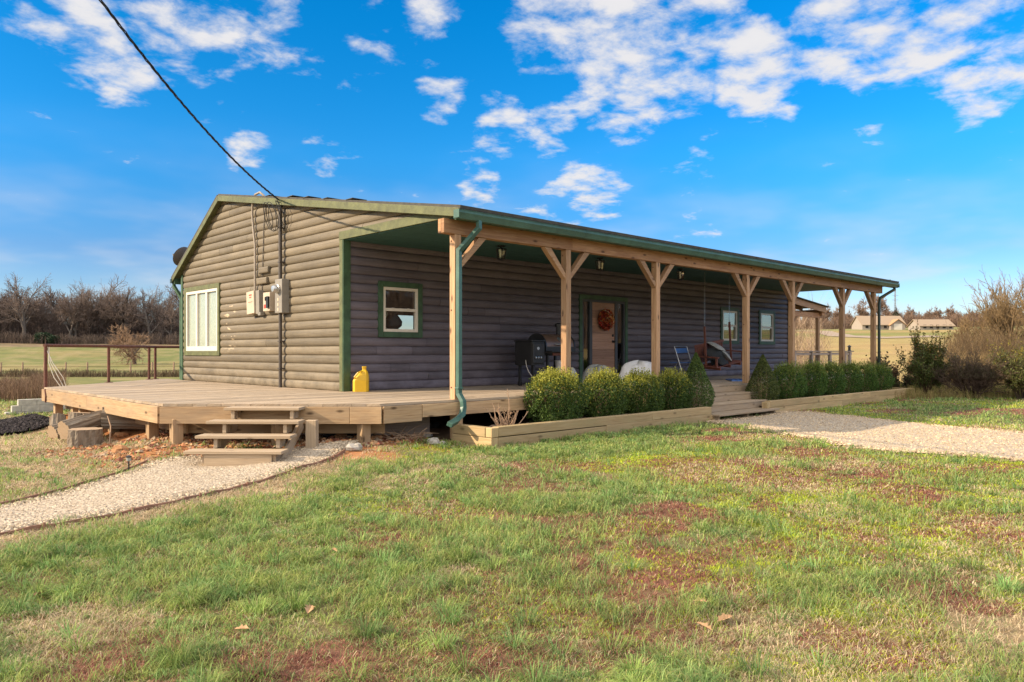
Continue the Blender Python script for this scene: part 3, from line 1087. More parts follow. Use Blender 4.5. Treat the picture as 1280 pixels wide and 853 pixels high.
def pick_grass(n, r0, r1, power, a0, a1, seed):
    rg = np.random.default_rng(seed)
    x, y, r = lawn_points(n, r0, r1, power, a0, a1, rg)
    # gather into tufts
    k = rg.random(n) < 0.6
    cell = 0.085
    tx = (np.floor(x / cell) + 0.5 + (_hash(np.floor(x / cell), np.floor(y / cell), 3) - 0.5) * 0.9) * cell
    ty = (np.floor(y / cell) + 0.5 + (_hash(np.floor(x / cell), np.floor(y / cell), 4) - 0.5) * 0.9) * cell
    x = np.where(k, tx + rg.normal(0, 0.016, n), x)
    y = np.where(k, ty + rg.normal(0, 0.016, n), y)
    # taller rosettes standing out of the mown grass
    big = rg.random(n) < 0.30
    cb = 0.24
    bh = _hash(np.floor(x / cb), np.floor(y / cb), 31)
    big &= bh > 0.45
    bx = (np.floor(x / cb) + 0.5 + (_hash(np.floor(x / cb), np.floor(y / cb), 32) - 0.5) * 0.9) * cb
    by = (np.floor(y / cb) + 0.5 + (_hash(np.floor(x / cb), np.floor(y / cb), 33) - 0.5) * 0.9) * cb
    ox, oy = rg.normal(0, .030, n), rg.normal(0, .030, n)
    x, y = np.where(big, bx + ox, x), np.where(big, by + oy, y)
    aim = np.where(big, np.arctan2(oy, ox) + rg.normal(0, .5, n), rg.uniform(0, 2 * np.pi, n))
    ok = lawn_ok(x, y)
    x, y, r, big, aim, bh = x[ok], y[ok], r[ok], big[ok], aim[ok], bh[ok]
    g_, rd, yl, st = patches(x, y)
    tuft = _hash(np.floor(x / 0.085), np.floor(y / 0.085), 11)
    u = rg.random(len(x))
    bare = sstep(pdist(deck_poly(), x, y), 1.5, .5) * (x < 6.3) * (y < 12.6) * sstep(fbm(x * 2, y * 2, 73, 3), .25, .5)
    tot_keep = (1 - .93 * bare) * np.clip(0.12 + g_ * 0.95 + st * 0.8 + rd * 0.6 + yl * 0.6, 0, 1)
    keep = u < tot_keep
    x, y, r, g_, rd, yl, st, tuft, big, aim, bh = [q[keep] for q in (x, y, r, g_, rd, yl, st, tuft, big, aim, bh)]
    n = len(x)
    wts = np.stack([g_ + 0.04, rd * 2.2, yl * 1.2, st * 1.1 + 0.05], 1)
    wts /= wts.sum(1, keepdims=True)
    cw = np.cumsum(wts, 1)
    kind = (rg.random(n)[:, None] > cw).sum(1)
    t2 = rg.random(n)[:, None]
    cg = (1 - t2) * np.array([[0.105, 0.175, 0.032]]) + t2 * np.array([[0.45, 0.50, 0.15]])
    blue = (tuft > 0.62)[:, None]
    cg = np.where(blue, cg * np.array([[0.80, 0.96, 1.15]]), cg)
    tip = (rg.random(n) < 0.13)[:, None]
    cg = np.where(tip, np.array([[0.36, 0.31, 0.14]]) * (0.8 + 0.4 * t2), cg)
    cr = (1 - t2) * np.array([[0.13, 0.050, 0.036]]) + t2 * np.array([[0.44, 0.21, 0.145]])
    cy = (1 - t2) * np.array([[0.28, 0.36, 0.03]]) + t2 * np.array([[0.56, 0.62, 0.05]])
    cs = (1 - t2) * np.array([[0.34, 0.25, 0.15]]) + t2 * np.array([[0.68, 0.55, 0.37]])
    colr = np.select([(kind == i)[:, None] for i in range(4)], [cg, cr, cy, cs])
    colr = colr * (0.72 + 0.56 * fbm(x * 7, y * 7, 97, 2))[:, None]
    h = np.select([kind == i for i in range(4)], [rg.uniform(0.030, 0.075, n) * (0.45 + 0.45 * tuft + 1.0 * sstep(fbm(x * 2.2, y * 2.2, 63, 3), .42, .66)), rg.uniform(0.015, 0.04, n),
                                                    rg.uniform(0.015, 0.04, n), rg.uniform(0.02, 0.06, n)])
    tall = big & (kind == 0)
    h = np.where(tall, rg.uniform(.06, .125, n) * (.6 + .6 * bh), h)
    colr = np.where(tall[:, None], colr * np.where(bh > .7, .82, 1.08)[:, None] * np.array([[.88, 1.0, .98]]), colr)
    lean = np.where(tall, rg.uniform(.5, 1.5, n), 0) + np.where(tall, 0, 1) * np.where(kind == 0, rg.uniform(0.4, 1.6, n), rg.uniform(0.8, 2.0, n))
    w = np.maximum(0.0030, 0.00078 * r) * rg.uniform(0.7, 1.3, n)
    return x, y, h, w, lean, colr, rg, aim


args = pick_grass(640000, 2.4, 13.0, 1.25, -37, 37, 5)
o = blades_mesh('lawn_grass', *args)
tag(o, 'short patchy lawn grass, green, straw and rusty brown', 'grass', kind='stuff')
args = pick_grass(60000, 11.5, 30.0, 1.2, -37, -17, 8)
o = blades_mesh('yard_grass', *args)
tag(o, 'thin dry grass of the yard left of the deck', 'grass', kind='stuff')
args = pick_grass(120000, 12.0, 34.0, 1.2, 4, 37, 6)
o = blades_mesh('far_lawn_grass', *args)
tag(o, 'lawn grass beyond the gravel drive', 'grass', kind='stuff')

# ------------------------------------------------------------------ the log house
DK = EYE - 0.72            # deck top
SOF = EYE + 2.03           # porch ceiling
XG, XE, YW, YB = 7.25, 24.4, 12.0, 19.7
LOGH, BULGE = 0.165, 0.040
YR, ZR = 17.2, EYE + 3.52          # ridge (underside of the roof)
YF, ZF = 8.62, EYE + 2.06          # front eave
YK, ZK = 20.05, EYE + 1.86         # back eave


def roof_y_front(z): return YF + (z - ZF) / (ZR - ZF) * (YR - YF)
def roof_y_back(z): return YK + (z - ZK) / (ZR - ZK) * (YR - YK)


house = thing('log_house', 'long dark log-sided house with a deep covered porch, green trim and wooden posts', 'house', (15.8, 14, DK))


def log_wall(name, horiz, plane, outward, z0, z1, lim, openings, seed):
    """half-round log courses. horiz 'x' or 'y'; lim(z) -> (u0,u1); openings (u0,u1,z0,z1)"""
    mb = MB(seed)
    rg = random.Random(seed)
    ts = [0.0, 0.02, 0.10, 0.22, 0.36, 0.5, 0.64, 0.78, 0.90, 0.98, 1.0]
    lv = set()
    nlog = int(math.ceil((z1 - z0) / LOGH))
    for k in range(nlog):
        for t_ in ts:
            z = z0 + (k + t_) * LOGH
            if z < z1 - 1e-4: lv.add(round(z, 4))
    for op in openings:
        lv.add(round(op[2], 4)); lv.add(round(op[3], 4))
    lv.add(round(z1, 4))
    if z0 < SOF < z1: lv.add(round(SOF, 4))
    lv = sorted(lv)

    def off(z):
        t_ = ((z - z0) / LOGH) % 1.0
        if abs(t_ - 1) < 1e-3: t_ = 0
        return BULGE * (max(0.0, 1 - abs(2 * t_ - 1) ** 2.4)) ** 0.55
    def P(u, z):
        q = plane + outward * off(z)
        return (u, q, z) if horiz == 'x' else (q, u, z)
    joints = {}
    tints = {}
    for a_, b_ in zip(lv[:-1], lv[1:]):
        zm = (a_ + b_) / 2
        k = int((zm - z0) / LOGH)
        if k not in joints:
            u0, u1 = lim(zm)
            joints[k] = sorted(rg.uniform(u0 + .4, u1 - .4) for _ in range(rg.choice([0, 1, 1]) if (u1 - u0) < 9 else rg.choice([2, 3, 4]))) if u1 - u0 > 1.5 else []
            tints[k] = [rg.random() for _ in range(8)]
        ua0, ua1 = lim(a_ + 2e-4)
        ub0, ub1 = lim(b_ - 2e-4)
        ops = [(op[0], op[1]) for op in openings if op[2] - 1e-4 <= zm <= op[3] + 1e-4]
        cuts = [(j - 0.004, j + 0.004) for j in joints[k] if not any(q0 - .02 < j < q1 + .02 for q0, q1 in ops)] + ops
        cuts.sort()
        segs, cur = [], None
        for c0, c1 in cuts:
            segs.append((cur, c0)); cur = c1
        segs.append((cur, None))
        for si, (s0, s1) in enumerate(segs):
            A0, B0 = (ua0, ub0) if s0 is None else (s0, s0)
            A1, B1 = (ua1, ub1) if s1 is None else (s1, s1)
            if A1 - A0 < 1e-3 and B1 - B0 < 1e-3: continue
            A1, B1 = max(A1, A0), max(B1, B0)
            pts = [P(A0, a_), P(A1, a_), P(B1, b_), P(B0, b_)]
            uv = [(A0 + k * 3.1, a_), (A1 + k * 3.1, a_), (B1 + k * 3.1, b_), (B0 + k * 3.1, b_)]
            flip = (horiz == 'x') != (outward < 0)
            if flip: pts, uv = pts[::-1], uv[::-1]
            mb.quad(pts, uv, tints[k][si % 8])
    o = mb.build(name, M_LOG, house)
    for p in o.data.polygons: p.use_smooth = True
    o.data.set_sharp_from_angle(angle=rad(50))
    return o


# window and door openings in the front wall (x0, x1, z0, z1), to the outside of the white frame
W1 = (8.06, 8.87, EYE + .38, EYE + 1.23)
W2 = (20.14, 20.98, EYE + .34, EYE + 1.24)
W3 = (22.44, 23.28, EYE + .34, EYE + 1.24)
DO = (13.76, 15.42, DK, EYE + 1.28)
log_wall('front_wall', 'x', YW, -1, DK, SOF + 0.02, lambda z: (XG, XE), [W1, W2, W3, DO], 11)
WG = (17.50, 19.45, EYE + .02, EYE + 1.50)
kz = DK + LOGH * math.floor((SOF - DK) / LOGH)
log_wall('gable_wall', 'y', XG, -1, DK, kz, lambda z: (YW, min(YB, roof_y_back(z))), [WG], 12)
log_wall('gable_wall', 'y', XG, -1, kz, ZR - 0.01,
         lambda z: ((YW if z < SOF - 1e-4 else max(roof_y_front(z), YF + 0.1)), max(min(YB, roof_y_back(z)), max(roof_y_front(z), YF + 0.1) + 1e-4)), [], 13)
log_wall('end_wall', 'y', XE, 1, DK, SOF, lambda z: (YW, min(YB, roof_y_back(z))), [], 14)
mb = MB(3)
for (xa, xb, za, zb) in ((XG + .01, 13.0, DK, EYE + 1.9), (14.9, XE - .01, DK, EYE + 1.9), (13.0, 14.9, DK, EYE + .30), (13.0, 14.9, EYE + 1.16, EYE + 1.9)):
    mb.box(xa, xb, YB, YB + .06, za, zb)
mb.build('back_wall', M_LOG, house)
mb = MB(3)
mb.prism([(YF + .2, SOF + .02), (YB, SOF + .02), (YB, roof_z_b := ZK + (YK - YB) / (YK - YR) * (ZR - ZK)), (YR, ZR - .01)], (XE - .02, 0, 0), (0, 1, 0), (0, 0, 1), (1, 0, 0), .05)
mb.build('end_wall', M_LOG, house)
# inner walls keep the rooms dark
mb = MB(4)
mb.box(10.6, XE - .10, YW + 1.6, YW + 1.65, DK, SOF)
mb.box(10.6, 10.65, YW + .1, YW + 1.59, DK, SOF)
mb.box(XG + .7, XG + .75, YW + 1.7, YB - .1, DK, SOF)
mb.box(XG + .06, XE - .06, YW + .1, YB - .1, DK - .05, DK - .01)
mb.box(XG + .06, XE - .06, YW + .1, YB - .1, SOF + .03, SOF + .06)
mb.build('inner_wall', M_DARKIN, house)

# corner boards
mb = MB(5)
mb.box(XG - .055, XG + .10, YW - .062, YW - .035, DK, SOF)
mb.build('corner_board', M_GREEN, house, bevel=.004)
mb = MB(5)
mb.box(XG - .058, XG - .03, YW - .032, YW + .07, DK, SOF - .002)
mb.build('corner_board', M_SUNTRIM, house, bevel=.004)
mb = MB(5)
mb.box(XE - .09, XE + .055, YW - .062, YW - .035, DK, SOF)
mb.build('corner_board', M_GREEN, house, bevel=.004)
mb = MB(5)
mb.box(XG - .058, XG - .03, YB - .02, YB + .09, DK, EYE + 1.95)
mb.build('corner_board', M_GREEN, house, bevel=.004)

# roof: two slopes with real thickness
RX0, RX1 = 7.08, 24.55
RT = 0.05
mb = MB(6)
def slab(ya, za, yb, zb, x0, x1, th, lift=0.0):
    d = Vector((0, yb - ya, zb - za)).normalized()
    n = Vector((1, 0, 0)).cross(d)
    if n.z < 0: n = -n
    c = Vector(((x0 + x1) / 2, (ya + yb) / 2, (za + zb) / 2)) + n * (th / 2 + lift)
    L = math.hypot(yb - ya, zb - za)
    return mb.frame_box(c, (1, 0, 0), d, Vector((1, 0, 0)).cross(d), x1 - x0, L, th)
slab(YF - .10, ZF - .10 * (ZR - ZF) / (YR - YF), YR, ZR, RX0, RX1, RT, .062)
mb.build('roof', M_ROOF, house)
mb = MB(6)
slab(YR + .003, ZR, YK + .06, ZK - .06 * (ZR - ZK) / (YK - YR), RX0, RX1, RT, .062)
rg = random.Random(2)
roof = mb.build('roof', M_ROOF, house)
mb = MB(7)
for k in range(5):           # shingle tabs lifted along the gable edge
    mb = MB(7 + k)
    yy = 14.6 - k * 0.75 + rg.uniform(-.1, .1)
    z = ZF + (yy - YF) / (YR - YF) * (ZR - ZF) + .115
    mb.box(RX0 - .015, RX0 + rg.uniform(.2, .4), yy - rg.uniform(.08, .2), yy + .06, z, z + .010)
    mb.build('roof_edge', M_ROOF, roof)
# ceiling board under roof, fascia on the gables
mb = MB(8)
slab(YF - .04, ZF - .04 * (ZR - ZF) / (YR - YF), YR, ZR, RX0 + .03, RX1 - .03, .055, 0.003)
mb.build('roof_deck', M_SUNTRIM, house)
mb = MB(8)
slab(YR, ZR, YK, ZK, RX0 + .03, RX1 - .03, .055, 0.003)
mb.build('roof_deck', M_SUNTRIM, house)
mb = MB(9)
for xf in (RX0 - .004, RX1 - .024):
    n0 = len(mb.v)
    sl = (ZR - ZF) / (YR - YF)
    mb.prism([(YF - .08, ZF - .08 * sl - .06), (YR, ZR - .05), (YR, ZR + .075), (YF - .08, ZF - .08 * sl + .072)], (xf, 0, 0), (0, 1, 0), (0, 0, 1), (1, 0, 0), .028)
    mb.build('rake_board', M_SUNTRIM, house, bevel=.004)
    mb = MB(9)
    sb = (ZR - ZK) / (YK - YR)
    mb.prism([(YR + .002, ZR - .05), (YK + .05, ZK - .05 * sb - .04), (YK + .05, ZK - .05 * sb + .07), (YR + .002, ZR + .075)], (xf, 0, 0), (0, 1, 0), (0, 0, 1), (1, 0, 0), .028)
    mb.build('rake_board', M_SUNTRIM, house, bevel=.004)
    mb = MB(9)
mb = MB(10)
mb.box(XG - .062, XG - .03, YF + .10, YW + .08, SOF + .002, SOF + .15)
mb.build('porch_header', M_SUNTRIM, house, bevel=.004)
# porch ceiling in boards
mb = MB(10)
yy = YF + .16
while yy < YW - .02:
    mb.box(XG - .02, RX1 - .05, yy, min(yy + .194, YW - .01), SOF - .012 + rg.uniform(-.001, .001), SOF + .012)
    yy += .2
mb.build('porch_ceiling', M_SOFFIT, house)
mb = MB(10)
mb.box(RX1 - .05, RX1 - .02, YF + .12, YW + .2, SOF - .012, SOF + .20)
mb.box(XE + .06, RX1 - .05, YW + .001, YW + .2, SOF - .012, SOF + .012)
mb.build('porch_header', M_GREEN, house)
# eave fascia + gutter (open channel)
mb = MB(11)
mb.box(RX0 + .03, RX1 - .03, YF + .02, YF + .05, ZF - .10, ZF + .04)
mb.build('eave_fascia', M_GREEN, house)
mb = MB(11)
mb.box(RX0 + .03, RX1 - .03, YK - .05, YK - .02, ZK - .12, ZK + .04)
mb.build('eave_fascia', M_GREEN, house)
GY0, GY1, GZ0, GZ1 = YF - .115, YF + .015, ZF - .095, ZF + .035
gprof = [(GY1, GZ1), (GY1, GZ0), (GY0 + .045, GZ0), (GY0 + .02, GZ0 + .05), (GY0, GZ0 + .085), (GY0, GZ1 - .012), (GY0 - .008, GZ1 - .008), (GY0 - .008, GZ1),
         (GY0 + .012, GZ1), (GY0 + .012, GZ0 + .09), (GY0 + .035, GZ0 + .055), (GY0 + .055, GZ0 + .008), (GY1 - .008, GZ0 + .008), (GY1 - .008, GZ1)]
mb = MB(12)
mb.prism(gprof, (RX0 - .02, 0, 0), (0, 1, 0), (0, 0, 1), (1, 0, 0), RX1 - RX0 + .06)
mb.box(RX0 - .024, RX0 - .018, GY0, GY1, GZ0 + .01, GZ1)
mb.box(RX1 + .04, RX1 + .046, GY0, GY1, GZ0 + .01, GZ1)
gut = mb.build('gutter', M_GUTTER, house, bevel=.003)
for xs in (9.9, 13.4, 16.6, 19.9, 22.9):      # lapped joints of the gutter lengths
    mb = MB(12)
    mb.prism([(a + (-.003 if a < GY0 + .03 else 0), b - (.003 if b < GZ0 + .02 else 0)) for a, b in gprof], (xs, 0, 0), (0, 1, 0), (0, 0, 1), (1, 0, 0), .05)
    mb.build('joint_sleeve', M_GUTTER, gut)
mb = MB(12)
mb.box(RX0 - .02, RX0 + .14, YK + .02, YK + .13, ZK - .09, ZK + .02)
mb.box(RX0 + .14, RX1, YK + .02, YK + .13, ZK - .09, ZK + .02)
mb.build('gutter', M_DARKG, house, bevel=.003)
# downspouts
mb = MB(13)
yd = 8.735
mb.duct([(7.50, YF - .05, GZ0 + .02), (7.50, YF - .05, GZ0 - .10), (7.245, yd, EYE + 1.52), (7.245, yd, EYE - .63), (7.25, yd - .09, EYE - .74), (7.25, yd - .10, EYE - .83),
         (7.20, yd - .13, EYE - .93), (6.98, yd - .26, EYE - 1.00), (6.74, yd - .40, EYE - 1.035)], .085, .062, (1, .25, 0))
mb.box(7.195, 7.295, yd - .045, yd + .045, EYE - .56, EYE - .53)
mb.build('downspout', M_GUTTER, house, smooth=False, bevel=.006)
mb = MB(14)
mb.duct([(24.35, YF - .05, GZ0 + .02), (24.35, YF - .05, GZ0 - .06), (23.70, 8.75, EYE + 1.62), (23.62, 8.75, EYE + 1.45), (23.62, 8.75, .12)], .075, .06, (1, 0, 0))
mb.build('downspout', M_DARKG, house, bevel=.006)
mb = MB(15)
mb.duct([(RX0 + .06, YK + .07, ZK - .08), (RX0 + .06, YK + .07, ZK - .16), (XG - .03, YB + .13, ZK - .48), (XG - .03, YB + .13, DK + .02)], .085, .065, (0, 1, 0))
mb.build('downspout', M_GREEN, house, bevel=.006)

# porch posts and knee braces
PXS = [7.28, 9.77, 12.42, 15.95, 18.21, 21.23, 23.46]
PY, PS = 8.86, 0.126
BZ0, BZ1 = EYE + 1.775, EYE + 1.99
for i, px in enumerate(PXS):
    mb = MB(20 + i)
    mb.box(px - PS / 2, px + PS / 2, PY - PS / 2, PY + PS / 2, (DK if i < 4 else 0.2), BZ0)
    post = mb.build('porch_post', M_POST, house, bevel=.007)
    for bz in (BZ0 - .10, DK + 1.35, DK + .18):
        mb = MB(i)
        mb.lathe([(0, 0), (.013, 0), (.012, .007), (0, .008)], (px - PS / 2, PY + .02, bz), (-1, 0, 0), 8)
        mb.build('bolt', M_RUST, post)
    for sd in (-1, 1):
        if i == 0 and sd < 0: continue
        if i == len(PXS) - 1 and sd > 0: continue
        mb = MB(40 + i * 2 + sd)
        x0, x1 = px + sd * (PS / 2 - .01), px + sd * .50
        # mitred brace standing 45 degrees
        w_ = .066
        poly = [(x0, BZ0 - .46 - w_), (x0, BZ0 - .46 + w_ * .55), (x1 - sd * .07, BZ0 - .002), (x1 + sd * .09, BZ0 - .002)]
        if sd < 0: poly = poly[::-1]
        mb.prism(poly, (0, PY + .05, 0), (1, 0, 0), (0, 0, 1), (0, -1, 0), .10)
        mb.build('brace', M_POST, post, bevel=.004)
mb = MB(60)
cuts = [7.0, 9.86, 13.6, 17.3, 21.0, 23.99]
for a_, b_ in zip(cuts[:-1], cuts[1:]):
    mb.box(a_ + .001, b_ - .001, PY - .072, PY - .002, BZ0 + .001, BZ1)
cuts2 = [7.0, 11.6, 15.4, 19.2, 23.99]
for a_, b_ in zip(cuts2[:-1], cuts2[1:]):
    mb.box(a_ + .001, b_ - .001, PY + .002, PY + .072, BZ0 + .001, BZ1)
mb.build('porch_beam', M_BEAM, house, bevel=.004)


# windows
def window_front(op, blind=None):
    x0, x1, z0, z1 = op
    yf = YW - .055
    mb = MB(70)
    fw = .055
    for (a, b, c, d) in ((x0, x0 + fw, z0, z1), (x1 - fw, x1, z0, z1), (x0 + fw, x1 - fw, z0, z0 + fw), (x0 + fw, x1 - fw, z1 - fw, z1)):
        mb.box(a, b, yf, yf + .09, c, d)
    zm = (z0 + z1) / 2
    mb.box(x0 + fw, x1 - fw, yf + .012, yf + .075, zm - .028, zm + .028)
    for q in (.28, .72):
        xx = x0 + (x1 - x0) * q
        mb.box(xx - .03, xx + .03, yf + .0, yf + .02, zm + .012, zm + .034)
    wn = mb.build('window', M_VINYL, house, bevel=.004)
    mb = MB(71)
    tw = .105
    yt = YW - .066
    mb.box(x0 - tw, x0 - .002, yt, yt + .06, z0 - tw, z1 + tw)
    mb.box(x1 + .002, x1 + tw, yt, yt + .06, z0 - tw, z1 + tw)
    mb.box(x0, x1, yt, yt + .06, z1 + .002, z1 + tw)
    mb.box(x0, x1, yt, yt + .06, z0 - tw, z0 - .002)
    mb.build('trim', M_GREEN, wn, bevel=.005)
    for (a, b, dy) in ((z0 + fw, zm - .028, .05), (zm + .028, z1 - fw, .03)):
        mb = MB(72)
        mb.quad([(x0 + fw, yf + dy, a), (x1 - fw, yf + dy, a), (x1 - fw, yf + dy, b), (x0 + fw, yf + dy, b)])
        mb.build('pane', M_GLASS, wn)
    if blind:
        mb = MB(73)
        n = 14
        for k in range(n):
            a = z0 + fw + (z1 - z0 - 2 * fw) * k / n
            mb.bar((x0 + .03, yf + .14, a), (x1 - .03, yf + .14, a), .004, (z1 - z0) / n * .8, up=(0, .5, 1))
        mb.build('blind', blind, wn)
    return wn


w1 = window_front(W1)
window_front(W2, M_BLIND)
window_front(W3, M_BLIND)
x0, x1, z0, z1 = W1
mb = MB(74)
for s0, s1 in ((x0 + .02, x0 + .30), (x0 + .38, x0 + .47)):
    n = 10
    for k in range(n):
        a, b = s0 + (s1 - s0) * k / n, s0 + (s1 - s0) * (k + 1) / n
        ya, yb = YW + .16 + .03 * (k % 2), YW + .16 + .03 * ((k + 1) % 2)
        mb.quad([(a, ya, z0), (b, yb, z0), (b, yb, z0 + .43), (a, ya, z0 + .43)], r=.5)
mb.build('curtain', M_CURT, w1)
vase = MB(75)
vase.lathe([(.0, 0), (.10, 0), (.17, .06), (.18, .14), (.13, .22), (.09, .27), (.10, .31), (.12, .34), (.10, .35), (0, .35)], (x0 + .32, YW + .09, z0 + .06))
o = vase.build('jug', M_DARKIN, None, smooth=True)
tag(o, 'dark round jug silhouetted inside the small porch window', 'jug')

# gable window: three tall lights in one white frame
y0, y1, z0, z1 = WG
xf = XG - .055
mb = MB(76)
fw = .07
mb.box(xf, xf + .09, y0, y0 + fw, z0, z1)
mb.box(xf, xf + .09, y1 - fw, y1, z0, z1)
mb.box(xf, xf + .09, y0 + fw, y1 - fw, z0, z0 + fw * 1.6)
mb.box(xf, xf + .09, y0 + fw, y1 - fw, z1 - fw, z1)
edges = [y0 + fw, y0 + fw + (y1 - y0 - 2 * fw) / 3, y0 + fw + 2 * (y1 - y0 - 2 * fw) / 3, y1 - fw]
for e in edges[1:3]:
    mb.box(xf + .004, xf + .085, e - .045, e + .045, z0 + fw * 1.6, z1 - fw)
wn = mb.build('window', M_VINYL, house, bevel=.004)
mb = MB(77)
tw = .11
xt = XG - .066
mb.box(xt, xt + .06, y0 - tw, y0 - .002, z0 - tw, z1 + tw)
mb.box(xt, xt + .06, y1 + .002, y1 + tw, z0 - tw, z1 + tw)
mb.box(xt, xt + .06, y0, y1, z1 + .002, z1 + tw)
mb.box(xt, xt + .06, y0, y1, z0 - tw, z0 - .002)
mb.build('trim', M_SUNTRIM, wn, bevel=.005)
for a, b in zip(edges[:-1], edges[1:]):
    mb = MB(78)
    mb.quad([(xf + .05, b - .01, z0 + .1), (xf + .05, a + .01, z0 + .1), (xf + .05, a + .01, z1 - .06), (xf + .05, b - .01, z1 - .06)])
    mb.build('pane', M_FILM, wn)
mb = MB(79)
n = 44
for k in range(n):
    p, q = y0 - .02 + (y1 - y0 + .04) * k / n, y0 - .02 + (y1 - y0 + .04) * (k + 1) / n
    xa, xb = XG + .045 + .014 * (k % 2), XG + .045 + .014 * ((k + 1) % 2)
    mb.quad([(xa, p, z0 + .15), (xb, q, z0 + .15), (xb, q, z1 - .03), (xa, p, z1 - .03)], r=.5)
mb.build('curtain', M_LACE, wn)

# door with two sidelights
x0, x1, z0, z1 = DO
mb = MB(80)
tw = .105
yt = YW - .066
mb.box(x0 - tw, x0 - .002, yt, yt + .06, DK, z1 + tw)
mb.box(x1 + .002, x1 + tw, yt, yt + .06, DK, z1 + tw)
mb.box(x0, x1, yt, yt + .06, z1 + .002, z1 + tw)
mb.build('door_trim', M_GREEN, house, bevel=.005)
sx0, sx1 = 14.14, 15.02           # slab between the sidelights
mb = MB(81)
M_JAMB = paint('dark_jamb', (0.055, 0.058, 0.066), 0.5, 0.1, 0.05)
for a, b in ((x0 + .001, x0 + .05), (sx0 - .10, sx0 - .004), (sx1 + .004, sx1 + .10), (x1 - .05, x1 - .001)):
    mb.box(a, b, YW - .05, YW + .06, DK, z1 - .001)
mb.box(x0 + .05, x1 - .05, YW - .045, YW + .06, z1 - .06, z1 - .002)
mb.box(x0 + .05, sx0 - .10, YW - .04, YW + .06, DK, DK + .10)
mb.box(sx1 + .10, x1 - .05, YW - .04, YW + .06, DK, DK + .10)
mb.build('door_frame', M_JAMB, house, bevel=.004)
for a, b in ((x0 + .05, sx0 - .10), (sx1 + .10, x1 - .05)):
    mb = MB(82)
    mb.quad([(a, YW - .01, DK + .10), (b, YW - .01, DK + .10), (b, YW - .01, z1 - .06), (a, YW - .01, z1 - .06)])
    mb.build('sidelight', M_GLASS, house)
mb = MB(83)
nb_ = 10
for k in range(nb_):
    a = DK + .02 + (z1 - .08 - DK) * k / nb_
    b = DK + .02 + (z1 - .08 - DK) * (k + 1) / nb_
    mb.box(sx0, sx1, YW - .03, YW + .02, a + .003, b - .003)
mb.box(sx0 + .001, sx1 - .001, YW - .018, YW + .021, DK + .01, z1 - .065)
door = mb.build('door', M_DOOR, house, bevel=.003)
mb = MB(84)
hz_ = DK + .98
mb.lathe([(0, 0), (.034, 0), (.034, .012), (.012, .014), (.012, .04), (.030, .045), (.036, .065), (.028, .085), (0, .088)], (sx1 - .075, YW - .03, hz_), (0, -1, 0))
mb.build('handle', M_BLACK, door, smooth=True)
mb = MB(84)
mb.lathe([(0, 0), (.034, 0), (.034, .018), (.022, .026), (0, .026)], (sx1 - .075, YW - .03, hz_ + .15), (0, -1, 0))
mb.build('deadbolt', M_BLACK, door, smooth=True)

# autumn wreath hanging on the door
wr = thing('wreath', 'round autumn wreath of red, rust and cream leaves hanging on the front door', 'wreath', (14.58, YW - .05, DK + 1.52))
rg2 = np.random.default_rng(4)
n = 1100
a = rg2.uniform(0, 2 * np.pi, n)
b = rg2.uniform(0, 2 * np.pi, n)
R0, r0 = .165, .075
cx_, cz_ = 14.58, DK + 1.52
px_ = cx_ + (R0 + r0 * np.cos(b) * rg2.uniform(.5, 1.25, n)) * np.cos(a)
pz_ = cz_ + (R0 + r0 * np.cos(b) * rg2.uniform(.5, 1.25, n)) * np.sin(a)
py_ = YW - .12 - r0 * 1.1 * np.sin(b)


def leaf_quads(P, size, colr, rg_, aspect=0.55, up_bias=0.0):
    """diamond leaves with random orientation; returns verts, colours"""
    n = len(P)
    u = rg_.normal(size=(n, 3))
    u[:, 2] += up_bias
    u /= np.linalg.norm(u, axis=1, keepdims=True)
    v = np.cross(u, rg_.normal(size=(n, 3)))
    v /= np.linalg.norm(v, axis=1, keepdims=True) + 1e-9
    w = np.cross(u, v)
    s = size[:, None]
    q = np.stack([P - u * s * .5, P + v * s * aspect * .5 + w * s * .08, P + u * s * .55, P - v * s * aspect * .5 + w * s * .08], 1)
    return q.reshape(-1, 3), np.repeat(colr, 4, 0)


pal = np.array([[.30, .035, .022], [.18, .03, .018], [.33, .10, .025], [.42, .20, .05], [.50, .38, .22], [.10, .05, .03]])
side = np.cos(a - .0)
pr = np.where(side[:, None] > .3, np.array([[.25, .1, .2, .2, .17, .08]]), np.array([[.30, .28, .16, .06, .02, .18]]))
idx = (rg2.random(n)[:, None] > np.cumsum(pr, 1)).sum(1).clip(0, 5)
V, Cc = leaf_quads(np.stack([px_, py_, pz_], 1), rg2.uniform(.05, .11, n), pal[idx] * 1.7, rg2, .6)
quads_mesh('leaves', V, n, M_LEAF, colors=Cc, parent=wr)
mb = MB(85)
mb.tube([(cx_ + R0 * math.cos(k * .3927), YW - .09, cz_ + R0 * math.sin(k * .3927)) for k in range(17)], .035, 6, cap=False)
mb.build('hoop', M_STICK, wr, smooth=True)

